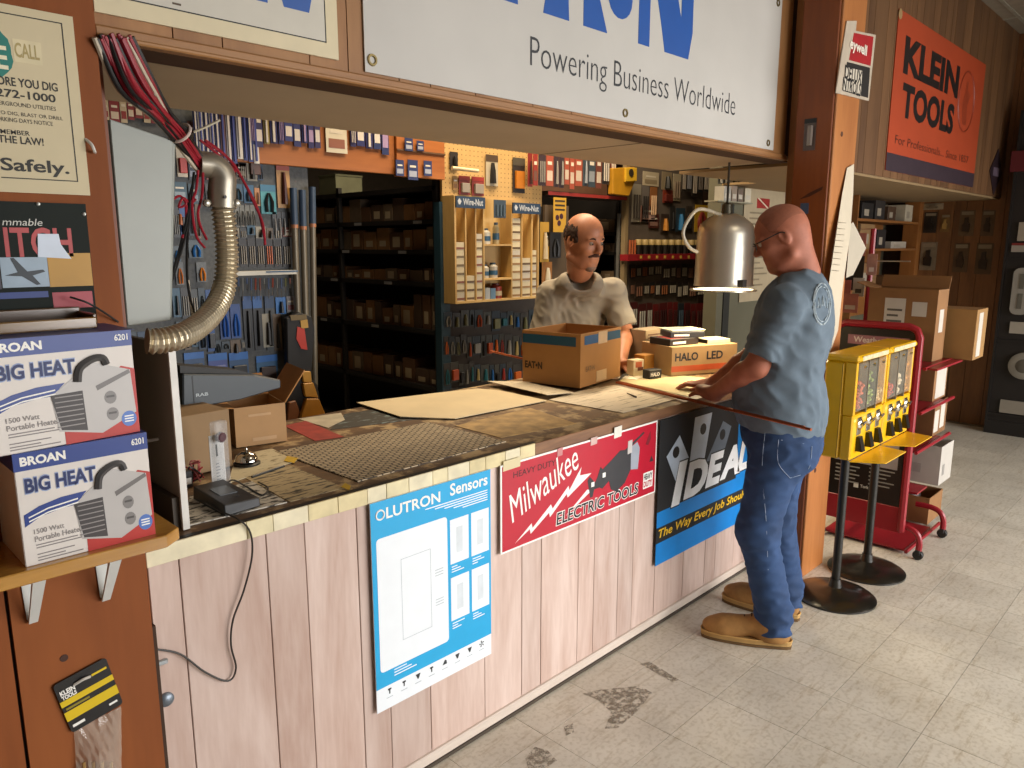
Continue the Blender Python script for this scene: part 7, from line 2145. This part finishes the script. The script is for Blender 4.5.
def head(v, c, f, u, sc, male=1):
    """skull, face and ears around centre c, looking along f, crown along u"""
    l = np.cross(u, f)
    ax = (f, l, u)
    p = lambda a, b, w_: c + sc * (f * a + l * b + u * w_)
    q = lambda *r: [x * sc for x in r]
    v.ell(p(-0.008, 0, 0.036), q(0.100, 0.078, 0.088), ax, 0.01)
    v.ell(p(-0.030, 0, 0.0), q(0.072, 0.070, 0.075), ax, 0.03)
    v.ell(p(0.030, 0, -0.030), q(0.064, 0.062, 0.085), ax, 0.025)
    v.ell(p(0.034, 0, -0.082), q(0.056, 0.054, 0.042), ax, 0.025)
    v.ell(p(0.070, 0, -0.106), q(0.022, 0.026, 0.020), ax, 0.02)
    for s in (-1, 1):
        v.ell(p(0.058, 0.040 * s, -0.024), q(0.024, 0.022, 0.022), ax, 0.02)
        v.cap(p(0.088, 0.014 * s, 0.022), p(0.074, 0.045 * s, 0.024), 0.010 * sc, 0.009 * sc, 0.012)
        v.cap(p(-0.010, 0.060 * s, -0.075), p(0.045, 0.035 * s, -0.105), 0.022 * sc, 0.018 * sc, 0.02)
        v.ell(p(0.094, 0.031 * s, 0.004), q(0.013, 0.017, 0.011), ax, 0.008, 'cut')
    v.cap(p(0.090, 0, 0.016), p(0.110, 0, -0.026), 0.009 * sc, 0.013 * sc, 0.010)
    for s in (-1, 1):
        v.ell(p(0.099, 0.012 * s, -0.031), q(0.012, 0.008, 0.008), ax, 0.006)
        e = nrm(f * 0.25 + u)
        v.ell(p(-0.008, 0.078 * s, -0.002), q(0.007, 0.020, 0.033), (l, nrm(np.cross(e, l)), e), 0.006)
        v.ell(p(-0.002, 0.084 * s, 0.004), q(0.006, 0.010, 0.018), (l, nrm(np.cross(e, l)), e), 0.005, 'cut')
    v.cap(p(0.088, -0.020, -0.060), p(0.088, 0.020, -0.060), 0.0065 * sc, 0.0065 * sc, 0.006)
    v.cap(p(0.086, -0.018, -0.072), p(0.086, 0.018, -0.072), 0.0075 * sc, 0.0075 * sc, 0.006)
    v.cap(p(0.096, -0.022, -0.066), p(0.096, 0.022, -0.066), 0.0022 * sc, 0.0022 * sc, 0.004, 'cut')
    return p, ax


def hand(v, w_, d, nup, side, sc=1.0, curl=0.25):
    """palm and five fingers leaving wrist w_ along d; nup is the back of the hand, side is +1 when the thumb lies along nup x d"""
    d, nup = nrm(d), nrm(nup)
    s = np.cross(nup, d) * side
    P = lambda a, b, c: w_ + sc * (d * a + s * b + nup * c)
    v.ell(P(0.050, 0.0, 0.0), (0.056 * sc, 0.041 * sc, 0.017 * sc), (d, s, nup), 0.018)
    v.cap(P(-0.01, 0, 0), P(0.04, 0, 0), 0.026 * sc, 0.024 * sc, 0.02)
    for k, (b, ln) in enumerate(((0.030, 0.070), (0.010, 0.080), (-0.011, 0.074), (-0.031, 0.058))):
        a0 = P(0.085 - 0.004 * abs(k - 1), b, 0.002)
        dr = nrm(d + s * b * 2.2)
        p1 = a0 + sc * (dr * ln * 0.45 + nup * 0.006)
        p2 = p1 + sc * (dr * ln * 0.30 - nup * ln * curl)
        p3 = p2 + sc * (dr * ln * 0.22 - nup * ln * curl * 0.9)
        v.cap(a0, p1, 0.0098 * sc, 0.0090 * sc, 0.006)
        v.cap(p1, p2, 0.0090 * sc, 0.0082 * sc, 0.004)
        v.cap(p2, p3, 0.0082 * sc, 0.0072 * sc, 0.004)
    t0 = P(0.020, 0.030, -0.004); t1 = P(0.055, 0.058, -0.008); t2 = P(0.082, 0.062, -0.014)
    v.cap(P(0.012, 0.016, -0.002), t0, 0.020 * sc, 0.016 * sc, 0.012)
    v.cap(t0, t1, 0.0135 * sc, 0.0105 * sc, 0.008)
    v.cap(t1, t2, 0.0105 * sc, 0.0085 * sc, 0.004)


SKIN = mat('#a8654c', 0.62, var=0.14, scale=26, bump=0.08)
SKIN2 = mat('#bb7d5c', 0.5, var=0.10, scale=18)


def folds(amp, seed, zbias=1.0, n=9, wl=(0.045, 0.16)):
    rf = random.Random(seed)
    W = []
    for _ in range(n):
        d = nrm((rf.gauss(0, 1), rf.gauss(0, 1), rf.gauss(0, 1) * zbias))
        k_ = 2 * math.pi / rf.uniform(*wl)
        W.append((d * k_, rf.uniform(0, 6.28)))

    def fn(X, Y, Z):
        wx = 0.03 * np.sin(11 * X + 7 * Z) + 0.02 * np.sin(17 * Z - 9 * Y)
        wz = 0.03 * np.sin(9 * Y + 6 * X)
        t = 0
        for kv, ph in W:
            t = t + np.sin(kv[0] * (X + wx) + kv[1] * Y + kv[2] * (Z + wz) + ph)
        t = t / math.sqrt(n)
        return amp * (np.abs(t) - 0.7)
    return fn


def wr(amp, *waves):
    def fn(X, Y, Z):
        d = 0
        for (a, b, c, ph) in waves:
            d = d + np.sin(a * X + b * Y + c * Z + ph + 1.7 * np.sin(9 * X + 7 * Z + ph) + 1.3 * np.sin(8 * Y - 6 * Z))
        return amp * d / len(waves)
    return fn


# ------------------------------------------------------------------ customer
Fc = nrm((-0.30, 0.954, 0)); Lc = np.cross(UPV, Fc)
cb = np.array((2.93, -0.385, 0.0))
cu = thing('person', 'man in blue tee shirt, jeans and tan boots leaning on the counter', 'person', cb)
AX = (Fc, Lc, UPV)
C = lambda f_, l_, z_: cb + Fc * f_ + Lc * l_ + UPV * z_
Sc_ = PD(791, 302, 3.0)
shL, shR = Sc_ + Lc * 0.175, Sc_ - Lc * 0.175
elL, wrL = PD(757, 366, 2.90), PD(716, 392, 3.10)
hdL = PZ(688, 394, ZC + 0.022) - wrL
wrR = PZ(712, 384, ZC + 0.035)
hdR = PZ(686, 385, ZC + 0.02) - wrR
elR = shR * 0.5 + wrR * 0.5 - UPV * 0.06 - Lc * 0.05
neck0, hc = PD(797, 272, 3.0), PD(782, 237, 3.0)
fh = nrm(nrm((-0.42, 0.907, 0)) * 0.92 + UPV * -0.40); uh = nrm(UPV - fh * fh[2])
b = Vol((2.55, -0.68, 0.78), (3.42, 0.40, 1.86), 0.005)
p, ax = head(b, hc, fh, uh, 1.0)
b.cap(hc - uh * 0.05 - fh * 0.022, neck0 + np.array((0, 0, -0.01)), 0.060, 0.068, 0.03)
b.cap(p(-0.045, 0, -0.03), neck0 - Fc * 0.035, 0.046, 0.052, 0.03)
b.ell(C(0.0, 0, 1.28), (0.115, 0.165, 0.22), AX, 0.04)
b.ell(C(0.02, 0, 1.02), (0.13, 0.15, 0.2), AX, 0.04)
b.cap(shL, shR, 0.060, 0.060, 0.04)
for (s_, e_, w_) in ((shL, elL, wrL), (shR, elR, wrR)):
    b.cap(s_, e_, 0.052, 0.047, 0.02)
    m_ = e_ * 0.7 + w_ * 0.3
    b.cap(e_, m_, 0.046, 0.047, 0.02)
    b.cap(m_, w_, 0.046, 0.030, 0.02)
hand(b, wrL, hdL, nrm(UPV + np.array((-0.2, -0.3, 0))), -1, 1.0, 0.10)
hand(b, wrR, hdR, nrm(UPV), 1, 1.0, 0.14)
body = b.build('body', SKIN, cu)
# cropped hair
h = Vol(hc - 0.16, hc + 0.16, 0.004)
h.ell(p(-0.008, 0, 0.036), (0.1010, 0.0790, 0.0890), ax, 0.01, clip=[(p(0.060, 0, 0.10), fh * 1.0 + uh * -0.35), (p(-0.02, 0, 0.0), -uh * 1.0 + fh * 0.55)])
h.build('cropped_hair', mat('#93573f', 0.7, var=0.12, scale=90), cu)
for s in (-1, 1):
    MB().lathe([(0.001, -0.0115), (0.008, -0.008), (0.0115, 0), (0.008, 0.008), (0.001, 0.0115)], p(0.080, 0.031 * s, 0.004), 12, fh).build('eye', mat('#c8bdb0', 0.2), cu, smooth=True)
GLS = mat('#17130f', 0.35)
for s in (-1, 1):
    rim = [p(0.108 - 0.006 * abs(math.cos(w_)), 0.032 * s + 0.023 * math.cos(w_), 0.002 + 0.016 * math.sin(w_)) for w_ in np.linspace(0, 6.283, 15)]
    MB().tube(rim, 0.0022, 6).build('spectacle_rim', GLS, cu, smooth=True)
    MB().tube([p(0.104, 0.055 * s, 0.012), p(0.06, 0.080 * s, 0.014), p(0.0, 0.085 * s, 0.018), p(-0.015, 0.086 * s, 0.008)], 0.0024, 6, 4).build('spectacle_arm', GLS, cu, smooth=True)
MB().tube([p(0.108, -0.010, 0.006), p(0.112, 0, 0.009), p(0.108, 0.010, 0.006)], 0.002, 6).build('spectacle_bridge', GLS, cu)

# tee shirt
SHT = mat('#5f6e7b', 0.85, var=0.14, scale=14, bump=0.15)
s_ = Vol((2.55, -0.70, 0.84), (3.42, 0.10, 1.62), 0.006)
s_.ell(C(-0.005, 0, 1.30), (0.150, 0.196, 0.24), AX, 0.05)
s_.ell(C(0.030, 0, 1.06), (0.176, 0.192, 0.24), AX, 0.06)
s_.ell(C(-0.01, 0, 0.96), (0.158, 0.186, 0.20), AX, 0.05)
s_.cap(shL, shR, 0.072, 0.072, 0.06)
s_.cap(C(-0.05, 0.06, 1.49), C(-0.05, -0.06, 1.49), 0.065, 0.065, 0.07)
s_.ell(C(-0.085, 0, 1.36), (0.07, 0.17, 0.15), AX, 0.05)
for (a_, e_) in ((shL, elL), (shR, elR)):
    d_ = nrm(e_ - a_)
    end = a_ + (e_ - a_) * 0.80
    s_.cap(a_, end + d_ * 0.05, 0.070, 0.072, 0.035, clip=[(end, d_)])
s_.cap(neck0 + np.array((0, 0, 0.0)), hc, 0.070, 0.066, 0.006, 'cut')
s_.disp(folds(0.0055, 4, 1.0))
s_.halfspace(C(0, 0, 0.905), (Fc[0] * 0.12, Fc[1] * 0.12, -1))
s_.build('tee_shirt', SHT, cu)
# round print on the back
LG = mat('#a9b6bd', 0.7)
def on_shirt(px, py):
    q_ = s_.hit(px, py)
    return q_
for (rx, ry, th_) in ((8.6, 20.5, 0.0022), (7.2, 17.5, 0.0012)):
    ring = [on_shirt(822 + rx * math.cos(w_), 304 + ry * math.sin(w_)) for w_ in np.linspace(0, 6.283, 33)]
    ring = [q_ - ray(822, 304) / np.linalg.norm(ray(822, 304)) * 0.002 for q_ in ring if q_ is not None]
    if len(ring) > 6:
        MB().tube(ring, th_ + 0.001, 5).build('shirt_print', LG, cu, smooth=True)
for (x0, x1, yy_) in ((817.5, 820.5, 303), (822, 824, 301), (825, 827, 303)):
    pts_ = [on_shirt(x0, yy_ + 5), on_shirt((x0 + x1) / 2, yy_ - 5), on_shirt(x1, yy_ + 5)]
    if all(q_ is not None for q_ in pts_):
        MB().tube([q_ - ray(822, 304) / np.linalg.norm(ray(822, 304)) * 0.002 for q_ in pts_], 0.0025, 5).build('shirt_print', LG, cu)

# jeans
JN = mat('#274168', 0.85, var=0.30, scale=9, bump=0.2)
hipL, hipR = C(0.0, 0.085, 0.86), C(0.0, -0.085, 0.86)
kneeL, kneeR = np.array((2.785, -0.375, 0.50)), np.array((3.06, -0.32, 0.49))
ankL, ankR = np.array((2.835, -0.445, 0.10)), np.array((3.10, -0.375, 0.10))
j = Vol((2.62, -0.68, 0.02), (3.32, -0.08, 1.02), 0.006)
j.ell(C(0.005, 0, 0.90), (0.160, 0.180, 0.13), AX, 0.04)
j.ell(C(-0.050, 0.07, 0.83), (0.105, 0.095, 0.11), AX, 0.05)
j.ell(C(-0.050, -0.07, 0.83), (0.105, 0.095, 0.11), AX, 0.05)
for (h_, k_, a_) in ((hipL, kneeL, ankL), (hipR, kneeR, ankR)):
    j.cap(h_, k_, 0.108, 0.080, 0.04)
    j.cap(k_, a_ + np.array((0, 0, 0.05)), 0.079, 0.070, 0.04)
    j.cap(a_ + np.array((0, 0, 0.05)), a_ + np.array((0, 0, -0.06)), 0.068, 0.072, 0.03, clip=[((0, 0, 0.062), (0, 0, -1))])
j.disp(folds(0.005, 9, 2.2))
j.disp(lambda X, Y, Z: 0.0040 * np.sin(110 * Z + 14 * X + 3 * np.sin(22 * Y + 13 * X)) * np.clip((0.34 - Z) / 0.2, 0, 1))
j.halfspace((0, 0, 0.985), (0, 0, 1))
jo = j.build('jeans', JN, cu)
# back pocket and seam stitching on the visible side
ST = mat('#8595ad', 0.8)
for pts_ in ([(779, 436), (778, 462), (790, 478)], [(781, 440), (812, 445)], [(812, 445), (808, 470), (790, 478)], [(765, 432), (762, 470), (766, 520), (768, 570)]):
    hp = [j.hit(*q_) for q_ in spline([np.array(q_, float) for q_ in pts_], 6)]
    hp = [q_ - FW * 0.001 for q_ in hp if q_ is not None]
    if len(hp) > 2:
        MB().tube(hp, 0.0013, 4).build('stitching', ST, cu)

# boots
BT = mat('#a0743e', 0.8, var=0.22, scale=22)
SOLE = mat('#b08c54', 0.8, var=0.08)
for nm_, heel, toe, ank in (('boot', np.array((2.862, -0.515, 0)), np.array((2.705, -0.190, 0)), ankL), ('boot', np.array((3.110, -0.440, 0)), np.array((3.065, -0.095, 0)), ankR)):
    d_ = nrm(toe - heel); sd = np.cross(UPV, d_)
    ln = np.linalg.norm(toe - heel)
    ax3 = (d_, sd, UPV)
    Q = lambda a, s, z: heel + d_ * a + sd * s + UPV * z
    v = Vol(np.minimum(heel, toe) - 0.10, np.maximum(heel, toe) + np.array((0.10, 0.10, 0.20)), 0.005)
    v.cap(Q(0.075, 0, 0.06), Q(0.085, 0, 0.15), 0.050, 0.056, 0.03)
    v.ell(Q(0.075, 0, 0.05), (0.072, 0.046, 0.05), ax3, 0.03)
    v.ell(Q(ln - 0.085, 0, 0.052), (0.085, 0.051, 0.044), ax3, 0.03)
    v.cap(Q(0.11, 0, 0.085), Q(ln - 0.10, 0, 0.062), 0.046, 0.038, 0.04)
    v.halfspace((0, 0, 0.028), (0, 0, -1))
    bo = v.build('boot', BT, cu)
    outl = []
    for k in range(28):
        w_ = 2 * math.pi * k / 28
        u_ = ln / 2 + (ln / 2 + 0.004) * math.cos(w_)
        wid = 0.043 + 0.013 * (u_ / ln) if 0.3 < u_ / ln else 0.043
        sgn = math.copysign(abs(math.sin(w_)) ** 0.6, math.sin(w_))
        q_ = Q(u_, wid * sgn, 0)
        outl.append((q_[0], q_[1]))
    MB().prism(FZ(0), outl, 0.012, 0.030).build('sole', SOLE, bo, 0.003)
    MB().prism(FZ(0), outl, 0.0012, 0.0118).build('tread', mat('#6a5030', 0.85), bo)
    MB().tube([(q_[0], q_[1], 0.033) for q_ in outl] + [(outl[0][0], outl[0][1], 0.033)], 0.0035, 5).build('welt', mat('#c49c5c', 0.8), bo)
    for k in range(4):
        a_ = ln - 0.15 - 0.028 * k
        zz_ = 0.098 + 0.011 * k
        MB().tube([Q(a_, -0.026, zz_ - 0.014), Q(a_ + 0.008, 0, zz_ + 0.008), Q(a_, 0.026, zz_ - 0.014)], 0.0028, 5, 3).build('lace', mat('#5a3c1e', 0.8), bo)

# ------------------------------------------------------------------ clerk
kc = np.array((3.36, 1.13, 0.0))
Fk = nrm((-0.62, -0.79, 0)); Lk = np.cross(UPV, Fk)
kk = thing('person', 'balding clerk in a grey tee shirt behind the counter', 'person', kc)
AK = (Fk, Lk, UPV)
K = lambda f_, l_, z_: kc + Fk * f_ + Lk * l_ + UPV * z_
dS = 4.30
kshR, kshL = PD(551, 295, dS - 0.03), PD(612, 292, dS + 0.03)
kelR, kelL = PD(541, 342, dS - 0.05), PD(625, 332, dS - 0.02)
kwrL = PZ(621, 362, ZC + 0.05); kwrR = PD(553, 362, 4.20)
hck = PD(584, 241, 4.03); nk = PD(580, 270, 4.19)
fk = nrm(nrm(RT * 0.62 - FH * 0.78) * 0.95 - UPV * 0.20); uk = nrm(UPV - fk * fk[2])
b = Vol((2.85, 0.45, 0.80), (3.85, 1.42, 1.90), 0.006)
p, ax = head(b, hck, fk, uk, 1.14)
b.cap(hck - uk * 0.06 - fk * 0.03, nk, 0.064, 0.072, 0.03)
b.ell(K(0, 0, 1.22), (0.12, 0.17, 0.22), AK, 0.05)
b.ell(K(0, 0, 0.98), (0.12, 0.16, 0.18), AK, 0.05)
b.cap(kshR, kshL, 0.058, 0.058, 0.04)
for (a_, e_, w_) in ((kshR, kelR, kwrR), (kshL, kelL, kwrL)):
    b.cap(a_, e_, 0.052, 0.046, 0.02)
    b.cap(e_, e_ * 0.7 + w_ * 0.3, 0.045, 0.045, 0.02)
    b.cap(e_ * 0.7 + w_ * 0.3, w_, 0.045, 0.031, 0.02)
hand(b, kwrL, nrm(PZ(624, 370, ZC + 0.018) - kwrL + np.array((-0.03, -0.08, 0))), nrm(UPV + np.array((0.3, 0.4, 0))), 1, 1.0, 0.12)
hand(b, kwrR, nrm(np.array((-0.15, -0.10, -0.9))), nrm(np.array((-0.6, -0.7, 0.1))), -1, 1.0, 0.15)
b.build('body', SKIN2, kk)
HR = mat('#3a2417', 0.8, var=0.25, scale=60)
h = Vol(hck - 0.19, hck + 0.19, 0.005)
sc = 1.14
q = lambda *r: [x * sc for x in r]
h.ell(p(-0.010, 0, 0.026), q(0.104, 0.0825, 0.086), ax, 0.01, clip=[(p(0.0, 0, 0.082), uk * 1.0 + fk * 0.40), (p(0.034, 0, 0.0), fk + uk * 0.2), (p(-0.02, 0, -0.028), -uk * 1.0 + fk * 0.55)])
h.disp(folds(0.004, 3, 1.0, 9, (0.012, 0.035)))
h.build('side_hair', HR, kk)
mh = Vol(hck - 0.19, hck + 0.19, 0.004)
mh.cap(p(0.094, 0.0, -0.044), p(0.082, 0.030, -0.056), 0.010 * sc, 0.007 * sc, 0.01)
mh.cap(p(0.094, 0.0, -0.044), p(0.082, -0.030, -0.056), 0.010 * sc, 0.007 * sc, 0.01)
mh.build('moustache', mat('#4a2a1c', 0.8, var=0.2, scale=80), kk)
gt = Vol(hck - 0.19, hck + 0.19, 0.004)
gt.ell(p(0.066, 0, -0.106), q(0.028, 0.032, 0.024), ax, 0.01)
gt.build('goatee', mat('#8a6f60', 0.85, var=0.25, scale=80), kk)
for s in (-1, 1):
    MB().lathe([(0.001, -0.0115), (0.008, -0.008), (0.0125, 0), (0.008, 0.008), (0.001, 0.0115)], p(0.080, 0.031 * s, 0.004), 12, fk).build('eye', mat('#a89a8c', 0.2), kk, smooth=True)
    MB().lathe([(0.005, 0.0), (0.005, 0.001)], p(0.0915, 0.031 * s, 0.003), 10, fk).build('pupil', BLACK(), kk)
    MB().tube([p(0.093, 0.016 * s, 0.022), p(0.090, 0.032 * s, 0.028), p(0.078, 0.048 * s, 0.022)], [0.004, 0.005, 0.003], 6, 3).build('eyebrow', HR, kk, smooth=True)
GSH = mat('#9d9484', 0.85, var=0.08, scale=9, bump=0.1)
s_ = Vol((2.85, 0.70, 0.80), (3.90, 1.45, 1.62), 0.007)
s_.ell(K(0.0, 0, 1.24), (0.150, 0.205, 0.24), AK, 0.05)
s_.ell(K(0.01, 0, 1.00), (0.158, 0.195, 0.22), AK, 0.05)
s_.cap(kshR, kshL, 0.072, 0.072, 0.06)
s_.cap(nk + Lk * 0.07 - UPV * 0.075, nk - Lk * 0.07 - UPV * 0.075, 0.062, 0.062, 0.08)
for (a_, e_) in ((kshR, kelR), (kshL, kelL)):
    d_ = nrm(e_ - a_)
    end = a_ + (e_ - a_) * 0.86
    s_.cap(a_, end + d_ * 0.05, 0.074, 0.080, 0.04, clip=[(end, d_)])
s_.cap(nk - UPV * 0.035 + Fk * 0.03, hck, 0.078, 0.066, 0.01, 'cut')
s_.disp(folds(0.0055, 14, 1.0))
s_.halfspace((0, 0, 0.88), (0, 0, -1))
s_.build('tee_shirt', GSH, kk)
j = Vol((3.05, 0.85, 0.0), (3.70, 1.45, 0.98), 0.010)
j.ell(K(-0.01, 0, 0.88), (0.135, 0.175, 0.12), AK, 0.04)
for s in (-1, 1):
    j.cap(K(0, 0.085 * s, 0.84), K(0.0, 0.10 * s, 0.48), 0.095, 0.070, 0.03)
    j.cap(K(0, 0.10 * s, 0.48), K(-0.01, 0.11 * s, 0.07), 0.070, 0.066, 0.03)
    j.ell(K(0.05, 0.115 * s, 0.045), (0.14, 0.05, 0.045), AK, 0.03)
j.halfspace((0, 0, 0.004), (0, 0, -1))
j.build('trousers', mat('#2b3140', 0.85, var=0.1), kk)
